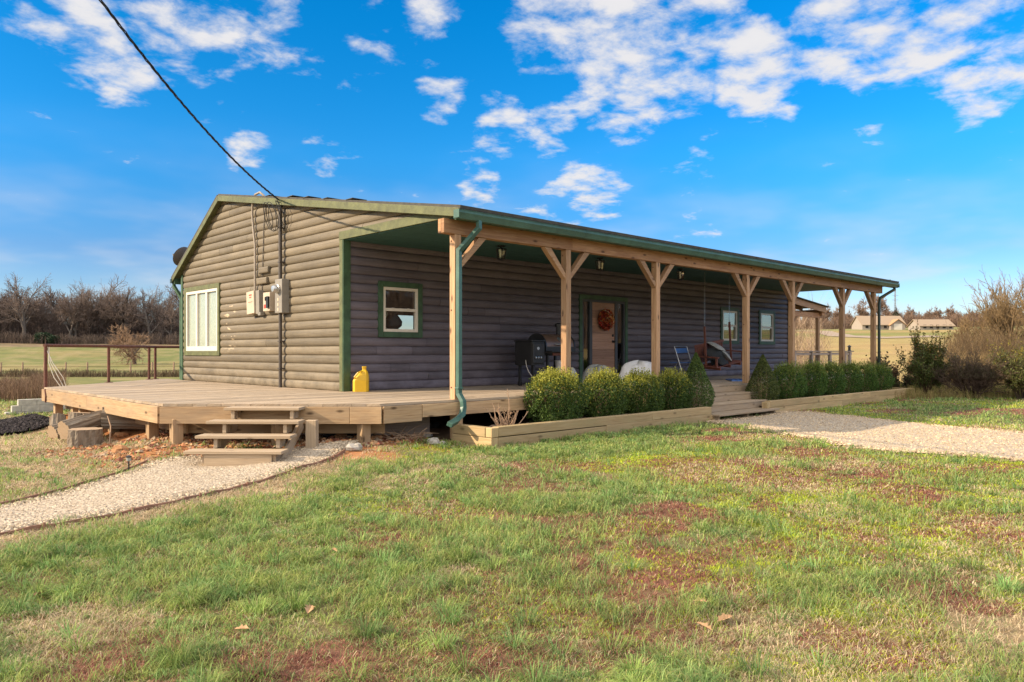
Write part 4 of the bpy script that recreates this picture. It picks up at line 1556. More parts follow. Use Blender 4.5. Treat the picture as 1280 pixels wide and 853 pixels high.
# ceiling lanterns
def lantern(x, y, label):
    t_ = thing('porch_lantern', label, 'light', (x, y, SOF - .012), 'lanterns under the porch ceiling')
    z = SOF - .012
    mb = MB(90)
    mb.lathe([(0, 0), (.075, 0), (.075, -.02), (.02, -.03), (.02, -.05), (.10, -.06), (.105, -.075), (.095, -.075)], (x, y, z), sides=12)
    for k in range(6):
        a = k * math.pi / 3
        mb.bar((x + .095 * math.cos(a), y + .095 * math.sin(a), z - .07), (x + .07 * math.cos(a), y + .07 * math.sin(a), z - .25), .012, .012, up=(math.cos(a), math.sin(a), .1))
    mb.lathe([(.0, -.245), (.075, -.245), (.075, -.262), (.03, -.275), (0, -.275)], (x, y, z), sides=12)
    mb.build('frame', M_BLACK, t_, smooth=False)
    mb = MB(91)
    mb.lathe([(.088, -.078), (.064, -.243)], (x, y, z), sides=6)
    mb.build('lens', M_GLASS, t_)
    mb = MB(91)
    mb.lathe([(0, -.09), (.02, -.09), (.022, -.13), (.034, -.17), (.026, -.21), (0, -.22)], (x, y, z), sides=8)
    mb.build('bulb', M_VINYL, t_, smooth=True)
lantern(9.75, 10.5, 'black glass lantern on the porch ceiling nearest the corner downspout')
lantern(12.55, 10.4, 'black glass lantern on the porch ceiling above the front door')
lantern(15.6, 10.4, 'black glass lantern on the porch ceiling nearest the hanging swing')

# ------------------------------------------------------------------ meter, boxes and cables on the gable
lg = XG - BULGE
sm = thing('service_mast', 'dark service mast pipe running up the gable through the meter box', 'pipe', (XG - .1, 14.25, DK))
mb = MB(100)
mb.tube([(XG - .11, 14.25, DK), (XG - .11, 14.25, EYE + .78)], .034, 10)
mb.tube([(XG - .11, 14.25, EYE + 1.42), (XG - .11, 14.25, EYE + 2.93)], .036, 10)
mb.build('conduit', M_PIPE, sm, smooth=True)
mb = MB(100)
mb.lathe([(.0, 0), (.045, 0), (.06, .05), (.055, .12), (.03, .15), (0, .155)], (XG - .11, 14.25, EYE + 2.93), sides=10)
mb.build('weatherhead', M_BLACK, sm, smooth=True)
mb = MB(100)
for z in (EYE + .2, EYE - .35, EYE + 1.8, EYE + 2.5):
    mb = MB(100)
    mb.box(XG - .15, XG - .02, 14.2, 14.3, z, z + .025)
    mb.build('strap', M_PIPE, sm)
mt = thing('electric_meter_box', 'taupe electric meter box with a round glass meter on the gable mast', 'meter box', (XG - .12, 14.2, EYE + .8))
mb = MB(101)
mb.box(XG - .19, XG - .02, 14.03, 14.33, EYE + .78, EYE + 1.46)
mb.build('case', M_BOXGREY, mt, bevel=.012)
mb = MB(101)
for k in range(3):
    mb = MB(101)
    mb.box(XG - .195, XG - .189, 14.16, 14.22, EYE + .82 + k * .10, EYE + .88 + k * .10)
    mb.build('sticker', M_BOXTAN, mt)
mb = MB(101)
mb.lathe([(0, 0), (.092, 0), (.092, .03), (.080, .035), (.078, .10), (.060, .125), (0, .13)], (XG - .19, 14.18, EYE + 1.26), (-1, 0, 0), 18)
mb.build('meter', M_STEEL, mt, smooth=True)
b1 = thing('breaker_box', 'small beige breaker box with a black switch beside the meter box', 'electric box', (XG - .1, 14.8, EYE + .8))
mb = MB(102)
mb.box(XG - .16, XG - .02, 14.62, 14.92, EYE + .84, EYE + 1.23)
mb.build('case', M_BOXTAN, b1, bevel=.008)
mb = MB(102)
mb.box(XG - .20, XG - .161, 14.63, 14.72, EYE + .90, EYE + 1.14)
mb.box(XG - .215, XG - .20, 14.70, 14.74, EYE + 1.05, EYE + 1.13)
mb.build('switch', M_BLACK, b1, bevel=.004)
mb = MB(102)
mb.box(XG - .163, XG - .1605, 14.80, 14.88, EYE + .90, EYE + .98)
mb.build('sticker', M_RED, b1)
b2 = thing('utility_box', 'tilted beige utility box with faded red lettering at the end of the pale conduit', 'electric box', (XG - .1, 15.4, EYE + .8))
mb = MB(103)
mb.frame_box((XG - .10, 15.50, EYE + 1.05), (1, 0, 0), (0, .998, -.06), (0, .06, .998), .15, .36, .48)
mb.build('case', M_BOXTAN, b2, bevel=.008)
mb = MB(103)
mb.frame_box((XG - .08, 15.23, EYE + 1.05), (1, 0, 0), (0, .998, -.03), (0, .03, .998), .12, .16, .50)
mb.frame_box((XG - .09, 15.15, EYE + .80), (1, 0, 0), (0, 1, 0), (0, 0, 1), .10, .12, .07)
mb.build('side_cover', M_BOXGREY, b2, bevel=.008)
mb = MB(103)
for k, (w_, h_) in enumerate(((.13, .028), (.10, .02), (.20, .008))):
    mb.frame_box((XG - .177, 15.50 - .01, EYE + 1.21 - k * .05 - (.05 if k == 2 else 0)), (1, 0, 0), (0, .998, -.06), (0, .06, .998), .003, w_, h_)
mb.build('lettering', M_RED, b2)
mb = MB(104)
mb.tube([(XG - .08, 15.47, EYE + 1.28), (XG - .08, 15.47, EYE + 2.3), (XG - .09, 15.52, EYE + 2.6), (XG - .09, 15.58, EYE + 2.95), (XG - .11, 15.52, EYE + 3.20),
         (XG - .13, 15.35, EYE + 3.34), (XG - .12, 15.15, EYE + 3.36), (XG - .08, 15.05, EYE + 3.28), (XG - .055, 15.02, EYE + 3.2)], .024, 8)
o = mb.build('conduit', M_TAN, None, smooth=True)
tag(o, 'pale conduit rising from the tilted utility box and arching under the eave', 'pipe')
mb = MB(104)
mb.tube([(XG - .055, 15.02, EYE + 3.2), (XG - .05, 15.12, EYE + 2.6), (XG - .05, 15.16, EYE + 1.9), (XG - .05, 15.2, EYE + 1.30)], .009, 5)
o = mb.build('thin_cable', M_PIPE, None, smooth=True)
tag(o, 'thin brown cable running down beside the pale conduit', 'cable')
# loose coil hanging at the weatherhead
mb = MB(105)
rg = random.Random(8)
for k in range(3):
    cy, w_, h_ = 14.42 + rg.uniform(-.08, .10), rg.uniform(.13, .22), rg.uniform(.25, .36)
    pts = []
    for j in range(15):
        a = math.pi / 2 + j / 14 * 2 * math.pi
        pts.append((XG - .20 - rg.uniform(0, .02) - .06 * math.sin(a) - .02 * k, cy + w_ * math.cos(a) * (1 if a < 4.7 else .8), EYE + 2.72 + h_ * math.sin(a) + .02 * k))
    mb.tube(pts, .008, 5, cap=False)
for (yy, zz) in ((14.16, 2.55), (14.02, 2.60)):
    mb.tube([(XG - .13, 14.25, EYE + 3.0), (XG - .24, (14.25 + yy) / 2, EYE + 3.03), (XG - .2, yy, EYE + 2.85), (XG - .12, yy - .02, EYE + zz), (XG - .12, yy + .06, EYE + zz - .12), (XG - .12, 14.2, EYE + zz + .1)], .009, 5)
o = mb.build('cable_coil', M_CABLE, None, smooth=True)
tag(o, 'loose coil of black cable hanging at the top of the service mast', 'cable')
# overhead service cable, twisted, sagging in from beyond the left top of the view
A0 = Vector((XG - .13, 14.25, EYE + 3.06))
dA = ray(124, -2)
A1 = dA * (9.0 / 1.0) + Vector((0, 0, EYE))
dd = A1 - A0
A2 = A0 + dd * 2.6
mb = MB(106)
for ph in (0, 2.09, 4.19):
    pts = []
    for j in range(121):
        s = j / 120 * 2.6
        p = A0 + dd * s
        p.z -= 0.80 * s * (1 - s)
        tw = s * 62 + ph
        p += Vector((math.cos(tw), math.sin(tw), math.sin(tw + 1))) * .011
        pts.append(p)
    mb.tube(pts, .0085, 5)
o = mb.build('service_cable', M_CABLE, None, smooth=True)
tag(o, 'twisted black power cable sagging from the sky to the gable mast', 'cable')
# split log ends sticking out of the gable
for (yy, zz, r_, lab) in ((14.95, 1.72, .07, 'upper broken stub of siding log sticking out beside the pale conduit'), (15.02, 1.50, .075, 'lower broken stub of siding log below the first beside the conduit')):
    mb = MB(int(zz * 100))
    mb.frame_box((XG - .055, yy + .12, EYE + zz), (1, 0, 0), (0, 1, 0), (0, 0, 1), .09, .46, .14)
    o = mb.build('log_stub', M_LOG, house, bevel=.03)
# satellite dish at the back eave
sd_ = thing('satellite_dish', 'grey satellite dish standing behind the back eave of the gable', 'satellite dish', (7.3, 20.1, EYE + 1.9))
ax = Vector((-.30, .85, .45)).normalized()
mb = MB(107)
cD = Vector((7.45, 20.35, EYE + 2.50))
mb.lathe([(.0, -.055), (.12, -.045), (.22, -.01), (.275, .03), (.27, .035), (.21, 0.0), (.115, -.032), (0, -.04)], cD, ax, 22)
mb.build('reflector', M_DISH, sd_, smooth=True)
mb = MB(107)
mb.tube([(7.3, 20.06, EYE + 1.85), (7.4, 20.15, EYE + 2.2), tuple(cD - ax * .05)], .025, 8)
mb.tube([tuple(cD + Vector((0, 0, -.3))), tuple(cD + ax * .38 + Vector((0, 0, -.22))), tuple(cD + ax * .42 + Vector((0, 0, -.08)))], .014, 6)
mb.build('mast', M_BOXGREY, sd_, smooth=True)

# ------------------------------------------------------------------ the deck
deck = thing('wooden_deck', 'weathered pale wooden deck wrapping the gable and running under the porch', 'deck', (6, 12, .1))
DP = deck_poly()
main_poly = [(3.7, 10.9), (3.7, 17.6), (7.0, 21.0), (7.24, 21.0), (7.24, 12.0), (24.8, 12.0), (24.8, 8.78), (5.88, 8.78)]


def x_spans(poly, y):
    xs = []
    n = len(poly)
    for i in range(n):
        a, b = poly[i], poly[(i + 1) % n]
        if (a[1] > y) != (b[1] > y):
            xs.append(a[0] + (y - a[1]) / (b[1] - a[1]) * (b[0] - a[0]))
    xs.sort()
    return list(zip(xs[::2], xs[1::2]))


mb = MB(110)
rg = random.Random(5)
yb = 8.78
BW = .14
while yb < 20.98:
    a_, b_ = yb + .003, min(yb + BW - .003, 20.98)
    s0, s1 = x_spans(main_poly, a_ + 1e-4), x_spans(main_poly, b_ - 1e-4)
    if s0 and s1:
        (p0, p1), (q0, q1) = s0[0], s1[0]
        joints = []
        xj = max(p0, q0) + rg.uniform(1.2, 3.6)
        while xj < min(p1, q1) - .6:
            joints.append(xj)
            xj += rg.choice([2.44, 3.05, 3.66, 4.88])
        L = [(p0, q0)] + [(j + .0015, j + .0015) for j in joints]
        R = [(j - .0015, j - .0015) for j in joints] + [(p1, q1)]
        for (l0, l1), (r0, r1) in zip(L, R):
            z = DK + rg.uniform(-.002, .002)
            mb.prism([(l0, a_), (r0, a_), (r1, b_), (l1, b_)], (0, 0, z - .036), (1, 0, 0), (0, 1, 0), (0, 0, 1), .036)
            ou, ov = rg.random() * 30, rg.random() * 30
            for fi in range(len(mb.f) - 6, len(mb.f)):
                mb.uv[fi] = [(mb.v[i].x + ou, mb.v[i].y + mb.v[i].z + ov) for i in mb.f[fi]]
    yb += BW
mb.build('decking', M_DECK, deck)

# rim boards
FH = .235
def rim(name, pts, h, z1, th=.038, mat=M_FASC, seed=1):
    for k, (a, b) in enumerate(pts):
        mb = MB(seed * 10 + k)
        a, b = Vector((a[0], a[1], z1 - h / 2)), Vector((b[0], b[1], z1 - h / 2))
        mb.bar(a, b, th, h)
        mb.build(name, mat, deck, bevel=.004)
e1, e2, e3 = Vector((3.69, 10.88)), Vector((5.72, 8.90)), Vector((6.62, 8.755))
rim('fascia', [((3.675, 10.93), (3.675, 14.4)), ((3.675, 14.404), (3.675, 17.6))], FH, DK - .038, seed=111)
rim('fascia', [((3.675, 17.63), (6.98, 21.03))], FH, DK - .038, seed=112)
mid = (3.69 + (5.86 - 3.69) * .86, 10.90 + (8.75 - 10.90) * .86)
rim('fascia', [((3.678, 10.885), mid), ((mid[0] + .003, mid[1] - .003), (5.87, 8.74)), ((5.90, 8.745), (6.55, 8.745))], FH, DK - .038, seed=113)
rim('fascia', [((6.56, 8.745), (9.9, 8.745)), ((9.904, 8.745), (13.0, 8.745)), ((15.55, 8.745), (20.0, 8.745)), ((20.004, 8.745), (24.82, 8.745))], .185, DK - .038, seed=114)
rim('fascia', [((24.83, 8.76), (24.83, 12))], .185, DK - .038, seed=118)
rim('rim_joist', [((4.05, 10.9), (4.05, 17.4)), ((3.9, 11.15), (6.1, 9.0))], .16, DK - .28, seed=115)
rim('skirt_board', [((4.6, 12.0), (4.6, 17.0)), ((4.75, 11.3), (6.4, 9.75)), ((6.4, 9.72), (7.2, 9.4))], .42, DK - .26, mat=M_RAIL, seed=116)
mb = MB(117)
for k in range(16):
    x = 4.2 + k * .2
    mb.box(x, x + .038, max(10.9 - (x - 3.7) + .15, 8.95), 17.2, DK - .20, DK - .042)
mb.build('joists', M_FASC, deck)
for k, (px, py) in enumerate(((3.86, 10.78), (3.86, 11.75), (3.86, 13.6), (3.86, 15.4), (3.86, 15.9), (3.86, 17.2), (4.9, 9.85), (5.75, 9.0), (7.28, 8.84), (9.77, 8.84), (12.42, 8.84))):
    mb = MB(120 + k)
    g0 = gz(px, py)
    top = DK - .21 if k < 8 else DK - .045
    mb.box(px - .07, px + .07, py - .07, py + .07, g0 - .12, top)
    mb.build('deck_post', M_FASC, deck, bevel=.006)

# ------------------------------------------------------------------ the steps at the gable corner
st = thing('deck_steps', 'four pale open wooden steps going up the chamfered corner of the deck', 'steps', (4.1, 9.5, -.1))
u = Vector((.7075, -.7067, 0))         # along the treads
w_out = Vector((-.7067, -.7075, 0))    # towards the path
c0 = Vector((4.62, 9.98, 0)) + u * .20     # middle of the top tread's back edge, on the fascia line
gz_s = gz(4.0, 9.4)
tops = [DK - .03, DK - .185, DK - .345, DK - .505]
runs = [0.02, .30, .58, .86]
TW = 1.22
for k in range(4):
    mb = MB(130 + k)
    c = c0 + w_out * (runs[k] + .14) + Vector((0, 0, tops[k] - .019)) - u * (.02 * k)
    mb.frame_box(c, u, w_out, (0, 0, 1), TW if k else 1.02, .285, .038)
    mb.build('tread', M_STEP, st, bevel=.005)
for sd in (-1, 1):
    for k in range(3):
        mb = MB(140 + k)
        c = c0 + u * (sd * .40) + w_out * (runs[k] + .20)
        zt, zb = tops[k] - .040, tops[k + 1] + .001
        mb.frame_box(c + Vector((0, 0, (zt + zb) / 2)), u, w_out, (0, 0, 1), .05, .09, zt - zb)
        c2 = c - w_out * .12
        mb.frame_box(c2 + Vector((0, 0, (zt + zb) / 2)), u, w_out, (0, 0, 1), .05, .12, (zt - zb) * .98)
        mb.build('riser_block', M_STEP, st, bevel=.004)
    mb = MB(150 + sd)
    P0 = c0 + u * (sd * .46) + Vector((0, 0, DK - .26))
    P1 = c0 + u * (sd * .46) + w_out * 1.0 + Vector((0, 0, gz_s - .02))
    mb.bar(P0, P1, .038, .16)
    mb.build('stringer', M_STEP, st, bevel=.004)
mb = MB(155)
zb = tops[3] - .042
cf = c0 + w_out * 1.10
mb.frame_box(cf + Vector((0, 0, (zb + gz_s - .06) / 2 + 0)), u, w_out, (0, 0, 1), .84, .038, zb - gz_s + .06)
mb.build('riser', M_STEP, st, bevel=.004)
for sd in (-1, 1):
    mb = MB(156)
    mb.frame_box(c0 + u * (sd * .44) + w_out * .94 + Vector((0, 0, (zb + gz_s - .06) / 2)), u, w_out, (0, 0, 1), .04, .28, zb - gz_s + .058)
    mb.build('side_board', M_STEP, st, bevel=.004)
mb = MB(157)
c = c0 + u * .68 + w_out * .28
mb.frame_box(c + Vector((0, 0, (tops[1] + gz_s - .06) / 2)), u, w_out, (0, 0, 1), .14, .14, tops[1] - .02 - gz_s + .06)
mb.build('step_post', M_STEP, st, bevel=.006)

# ------------------------------------------------------------------ porch steps and planters
ps = thing('porch_steps', 'broad wooden porch steps between the two planters', 'steps', (14.2, 8.1, 0))
stepsY = [8.72, 8.42, 8.12, 7.70]
zt = [DK - .165, DK - .325, DK - .485]
xs_ = [(12.9, 15.72), (12.9, 15.6), (12.85, 15.2)]
g_ = gz(14, 7.6)
for k in range(3):
    mb = MB(160 + k)
    ya, yb = stepsY[k + 1], stepsY[k] - .02
    mb.box(xs_[k][0] - .03, xs_[k][1] + .03, ya - .03, yb - .005, zt[k] - .036, zt[k])
    mb.build('tread', M_STEP, ps, bevel=.005)
    mb = MB(165 + k)
    ztop = (DK - .038 if k == 0 else zt[k - 1] - .038)
    mb.box(xs_[max(0, k - 1)][0], xs_[max(0, k - 1)][1] - .02, yb, yb + .036, zt[k] + .001, ztop)
    mb.build('riser', M_STEP, ps, bevel=.004)
mb = MB(168)
for xx in (12.9, 14.0, 15.12):
    mb.box(xx, xx + .04, 7.74, 8.6, g_ - .05, zt[2] - .038)
mb.build('stringer', M_STEP, ps, bevel=.004)
mb = MB(169)
mb.box(12.9, 15.7, 8.45, 8.49, g_ - .02, zt[0] - .04)
mb.build('back_board', M_RAIL, ps)


def planter(label, x0, x1, y0, y1, seed, left_end=True, taper=0.0):
    t_ = thing('timber_planter', label, 'planter', ((x0 + x1) / 2, y0, 0))
    ztop = .278
    rg = random.Random(seed)
    for ci, (za, zb) in enumerate(((-.06, .138), (.141, ztop))):
        mb = MB(seed + ci)
        x = x0
        while x < x1 - .01:
            L = rg.choice([2.4, 3.05, 3.66])
            xe = x + L if x + L < x1 - .8 else x1
            off_ = gz((x + xe) / 2, y0) * .6
            mb.box(x + .0015, xe - .0015, y0, y0 + .135, za + off_, zb + off_)
            x = xe
        mb.build('front_timber', M_TIMB, t_, bevel=.008)
        for xa in ([x0 - .137] if left_end else []) + [x1 + .002]:
            mb = MB(seed + 5 + ci)
            mb.box(xa, xa + .135, y0 + (.137 if ci else 0), y1, za, zb - .002)
            mb.build('end_timber', M_TIMB, t_, bevel=.008)
    mb = MB(seed + 9)
    mb.box(x0 - .13, x0, y0 + .001, y0 + .13, .142, ztop - .001)
    mb.build('corner_block', M_TIMB, t_, bevel=.008)
    # lumpy soil sheet
    nx, ny = int((x1 - x0) / .07), 12
    A, B = np.meshgrid(np.linspace(x0 + .01, x1 - .01, nx), np.linspace(y0 + .13, y1, ny), indexing='ij')
    Zz = .195 + (fbm(A * 5, B * 5, seed, 3) - .5) * .12
    idx = np.arange(nx * ny).reshape(nx, ny)
    q = np.stack([idx[:-1, :-1], idx[1:, :-1], idx[1:, 1:], idx[:-1, 1:]], -1).reshape(-1, 4)
    np_mesh('soil', np.stack([A, B, Zz], -1).reshape(-1, 3), q.ravel(), np.arange(len(q)) * 4, M_SOIL, smooth=True, parent=t_)
    return t_


pl1 = planter('long two-course timber planter under the four boxwoods left of the porch steps', 7.22, 12.80, 7.83, 8.70, 200)
pl2 = planter('long timber planter right of the porch steps holding the round boxwoods', 15.12, 23.9, 7.83, 8.70, 220, left_end=False)

# ------------------------------------------------------------------ clipped shrubs
def shrub(name, label, cat, x, y, z, rx, ry, h, n, seed, cone=False, tips=0.0, leaf=(.022, .040), dark=(.024, .054, .012), lite=(.095, .155, .032),
          tipc=(.38, .38, .06), group=None, cone_pow=1.0, expo=3.4):
    t_ = thing(name, label, cat, (x, y, z), group)
    rg = np.random.default_rng(seed)
    d = rg.normal(size=(n, 3))
    d /= np.linalg.norm(d, axis=1, keepdims=True)
    lump = fbm(d[:, 0] * 3.1 + seed, d[:, 1] * 3.1 + d[:, 2] * 2.3, seed, 3)
    rr = np.where(rg.random(n) < .72, rg.uniform(.86, 1.04, n), rg.uniform(.45, .9, n)) * (0.80 + .40 * lump)
    if not cone:
        e = expo
        k = (np.abs(d[:, 0]) ** e + np.abs(d[:, 1]) ** e + np.abs(d[:, 2]) ** e) ** (-1 / e)
        P = d * (k * rr)[:, None] * np.array([[rx, ry, h / 2]])
        P[:, 2] += h / 2
        gap = fbm(P[:, 0] * 9 + seed, (P[:, 1] + P[:, 2]) * 9, seed + 5, 2)
        P = np.where((gap < .30)[:, None], P * np.array([[.72, .72, .92]]), P)
        P[:, 2] = np.maximum(P[:, 2], .02)
    else:
        v = rg.random(n) ** 1.25
        a = rg.uniform(0, 2 * np.pi, n)
        prof = np.where(v < .25, .80 + .8 * v, 1.0 - (np.clip(v - .25, 0, 1) / .75) ** 1.15 * .97)
        lump = fbm(a * 1.6 + seed, v * 5, seed, 3)
        rr = np.where(rg.random(n) < .75, rg.uniform(.88, 1.03, n), rg.uniform(.4, .9, n)) * (.90 + .2 * lump)
        P = np.stack([np.cos(a) * rx * prof * rr, np.sin(a) * ry * prof * rr, v * h], 1)
    sz = rg.uniform(leaf[0], leaf[1], n)
    q = rg.random(n)[:, None]
    C = np.array([dark]) * (1 - q) + np.array([lite]) * q
    if tips:
        # young upright sprigs standing out of the clipped top
        m = int(n * .26)
        sx = rg.uniform(-1, 1, (m // 7, 2))
        sx = sx[np.hypot(sx[:, 0], sx[:, 1]) < 1.0]
        T = []
        for a_, b_ in sx:
            zz = h * (1 - .25 * (a_ * a_ + b_ * b_) ** 2.2)
            L = rg.uniform(.06, .21)
            for s in np.linspace(0, 1, 7):
                T.append((a_ * rx * .88 + rg.normal(0, .008), b_ * ry * .88 + rg.normal(0, .008), zz - .04 + L * s))
        T = np.array(T)
        P = np.vstack([P, T])
        sz = np.concatenate([sz, rg.uniform(.022, .038, len(T))])
        q = rg.random(len(T))[:, None]
        C = np.vstack([C, np.array([tipc]) * (.45 + .75 * q)])
        # yellowish growth mixed in near the outside on top
        top = rg.random(n) < tips * sstep(P[:n, 2] / h + rg.normal(0, .12, n), .35, .95) * 1.5
        C[:n][top] = np.array([tipc]) * rg.uniform(.4, 1.0, (top.sum(), 1))
    P = P + np.array([[x, y, z]])
    V, Cc = leaf_quads(P, sz, C, rg, .6, .4)
    quads_mesh('foliage', V, len(P), M_LEAF, colors=Cc, parent=t_)
    mb = MB(seed)
    r2 = random.Random(seed)
    for k in range(7):
        a = r2.uniform(0, 6.28)
        mb.tube([(x + .05 * math.cos(a), y + .05 * math.sin(a), z - .05), (x + rx * .35 * math.cos(a), y + ry * .35 * math.sin(a), z + h * .4),
                 (x + rx * .55 * math.cos(a) * (.4 if cone else 1), y + ry * .55 * math.sin(a) * (.4 if cone else 1), z + h * .75)], [.014, .009, .004], 5)
    mb.build('stem', M_STICK, t_, smooth=True)
    return t_


SZ = .19
shrub('boxwood', 'large yellow-tipped boxwood at the open end of the left planter, leftmost of its row', 'shrub', 9.0, 8.38, SZ, .46, .44, .76, 15000, 301, tips=.22)
shrub('boxwood', 'yellow-tipped boxwood in front of the first porch post from the corner', 'shrub', 10.20, 8.38, SZ, .345, .38, .74, 11000, 302, tips=.20)
shrub('boxwood', 'yellow-tipped boxwood in the middle of the left planter below the front door', 'shrub', 11.28, 8.38, SZ, .39, .38, .70, 11000, 303, tips=.19)
shrub('boxwood', 'yellow-tipped boxwood squeezed against the left conical shrub', 'shrub', 12.26, 8.36, SZ, .345, .36, .70, 10000, 304, tips=.17)
DC, LC = (.040, .075, .022), (.14, .20, .05)
shrub('conical_shrub', 'cone-shaped dense evergreen on the left side of the porch steps', 'shrub', 13.02, 8.32, SZ, .37, .36, 1.14, 11000, 305, cone=True, dark=DC, lite=LC, leaf=(.022, .040))
shrub('conical_shrub', 'cone-shaped evergreen with a browned top on the right side of the porch steps', 'shrub', 15.68, 8.30, SZ, .37, .36, 1.10, 11000, 306, cone=True, dark=(.038, .066, .020), lite=(.15, .17, .045), leaf=(.022, .040))
DB, LB = (.028, .072, .016), (.12, .21, .04)
shrub('boxwood', 'rounded dark boxwood next to the right conical shrub', 'shrub', 16.98, 8.34, SZ, .43, .40, .80, 9000, 307, dark=DB, lite=LB, tips=.10, tipc=(.20, .26, .05), expo=2.15)
shrub('boxwood', 'rounded dark boxwood, second after the right conical shrub', 'shrub', 18.25, 8.34, SZ, .35, .34, .83, 8000, 308, dark=DB, lite=LB, tips=.10, tipc=(.20, .26, .05), expo=2.15)
shrub('boxwood', 'rounded dark boxwood, third after the right conical shrub', 'shrub', 19.36, 8.34, SZ, .33, .33, .80, 7000, 309, dark=DB, lite=LB, tips=.10, tipc=(.20, .26, .05), expo=2.15)
shrub('boxwood', 'rounded dark boxwood, fourth after the right conical shrub', 'shrub', 20.45, 8.34, SZ, .33, .33, .79, 7000, 310, dark=DB, lite=LB, tips=.10, tipc=(.20, .26, .05), expo=2.15)
shrub('boxwood', 'rounded dark boxwood, second from the far end of the right planter', 'shrub', 21.5, 8.34, SZ, .33, .33, .77, 6000, 311, dark=DB, lite=LB, tips=.10, tipc=(.20, .26, .05), expo=2.15)
shrub('boxwood', 'rounded dark boxwood at the far end of the right planter', 'shrub', 22.5, 8.34, SZ, .38, .36, .74, 6000, 312, dark=DB, lite=LB, tips=.10, tipc=(.20, .26, .05), expo=2.15)

# ------------------------------------------------------------------ branching plants
def grow(mb_paths, rg, p, d, L, r, lvl, cfg):
    n = max(3, int(4 + (2 if lvl == 0 else 0)))
    pts, rs = [p], [r]
    q, dd = p.copy(), d.copy()
    end_r = r * cfg['taper'] if lvl < cfg['max'] else r * .4
    for i in range(1, n + 1):
        j = cfg['wob'] * (1 + .4 * lvl)
        dd = (dd + Vector((rg.uniform(-j, j), rg.uniform(-j, j), rg.uniform(-j, j) + cfg['up']))).normalized()
        q = q + dd * (L / n)
        pts.append(q.copy())
        rs.append(r + (end_r - r) * i / n)
    mb_paths.append((pts, rs, lvl))
    if lvl >= cfg['max']:
        return
    kids = cfg['kids'][lvl]
    for k in range(kids):
        s = cfg['start'][lvl] + (1 - cfg['start'][lvl]) * (k + rg.random()) / kids
        s = min(.999, s)
        f = s * n
        i = min(int(f), n - 1)
        bp = pts[i].lerp(pts[i + 1], f - i)
        td = (pts[i + 1] - pts[i]).normalized()
        side = td.cross(Vector((rg.uniform(-1, 1), rg.uniform(-1, 1), rg.uniform(-1, 1)))).normalized()
        ang = rad(rg.uniform(*cfg['ang']))
        nd = (td * math.cos(ang) + side * math.sin(ang)).normalized()
        rr = rs[i] + (rs[i + 1] - rs[i]) * (f - i)
        grow(mb_paths, rg, bp, nd, L * rg.uniform(*cfg['len']) * (1.1 - .35 * s), rr * rg.uniform(.5, .72), lvl + 1, cfg)
    # leader goes on
    if cfg.get('lead', True):
        grow(mb_paths, rg, pts[-1], (dd + Vector((rg.uniform(-.3, .3), rg.uniform(-.3, .3), .1))).normalized(), L * rg.uniform(.55, .75), end_r, lvl + 1, cfg)


def paths_mesh(name, paths, colr, minr, rg, parent=None, mat=None, lvls=None, jitter=.25, sides=None):
    vs, ls, st, cs = [], [], [], []
    nv = nl = 0
    for pts, rs, lvl in paths:
        if lvls and lvl not in lvls: continue
        k = sides or (6 if lvl == 0 else (5 if lvl == 1 else 3))
        ref = None
        c = np.array(colr[min(lvl, len(colr) - 1)]) * rg.uniform(1 - jitter, 1 + jitter)
        m = len(pts)
        for i, p in enumerate(pts):
            t_ = (pts[min(i + 1, m - 1)] - pts[max(i - 1, 0)]).normalized()
            if ref is None: ref = t_.orthogonal().normalized()
            nn = ref - t_ * ref.dot(t_)
            nn = nn.normalized() if nn.length > 1e-5 else t_.orthogonal().normalized()
            ref = nn
            bb = t_.cross(nn)
            r = max(rs[i], minr * (1 if i < m - 1 else .6))
            for a in range(k):
                an = 2 * math.pi * a / k
                v = p + (nn * math.cos(an) + bb * math.sin(an)) * r
                vs.append((v.x, v.y, v.z))
                cs.append(c)
        for i in range(m - 1):
            for a in range(k):
                a2 = (a + 1) % k
                ls += [nv + i * k + a, nv + i * k + a2, nv + (i + 1) * k + a2, nv + (i + 1) * k + a]
                st.append(nl)
                nl += 4
        nv += m * k
    return np_mesh(name, np.array(vs), ls, st, mat or M_TWIG, colors=np.array(cs), smooth=True, parent=parent)


TREE = dict(max=5, kids=[5, 4, 4, 3, 2], start=[.40, .25, .2, .15, .1], ang=(24, 58), len=(.55, .80), taper=.60, wob=.12, up=.03)
BC = [(.115, .10, .09), (.125, .107, .095), (.135, .112, .098), (.155, .122, .105), (.17, .13, .11), (.17, .13, .11)]


def bare_tree(name, label, loc, h, seed, cfg=TREE, colr=BC, minr=.02, group=None, trunk_frac=.36, r0=None, dirs=None):
    t_ = thing(name, label, 'tree', loc, group)
    rg = random.Random(seed)
    paths = []
    base = Vector(loc) + Vector((0, 0, -.2))
    for d in (dirs or [Vector((rg.uniform(-.08, .08), rg.uniform(-.08, .08), 1))]):
        grow(paths, rg, base, d.normalized(), h * trunk_frac, r0 or h * .022, 0, cfg)
    top = max(p.z for pts, _, _ in paths for p in pts) - base.z
    s = h / top
    paths = [([base + (p - base) * s for p in pts], [r * (s if s < 1.3 else 1.3) for r in rs], l) for pts, rs, l in paths]
    paths_mesh('trunk', paths, colr, minr, rg, t_, lvls=(0,))
    paths_mesh('crown', paths, colr, minr, rg, t_, lvls=(1, 2, 3, 4, 5))
    return t_


def copy_tree(o, loc, rz, sc, label, group):
    r = o.copy()
    col.objects.link(r)
    r.location = loc
    r.rotation_euler = (0, 0, rz)
    r.scale = (sc, sc, sc)
    r['label'] = label
    if group: r['group'] = group
    for ch in list(o.children):
        c = ch.copy()
        col.objects.link(c)
        c.parent = r
        c.matrix_parent_inverse = ch.matrix_parent_inverse.copy()
    return r


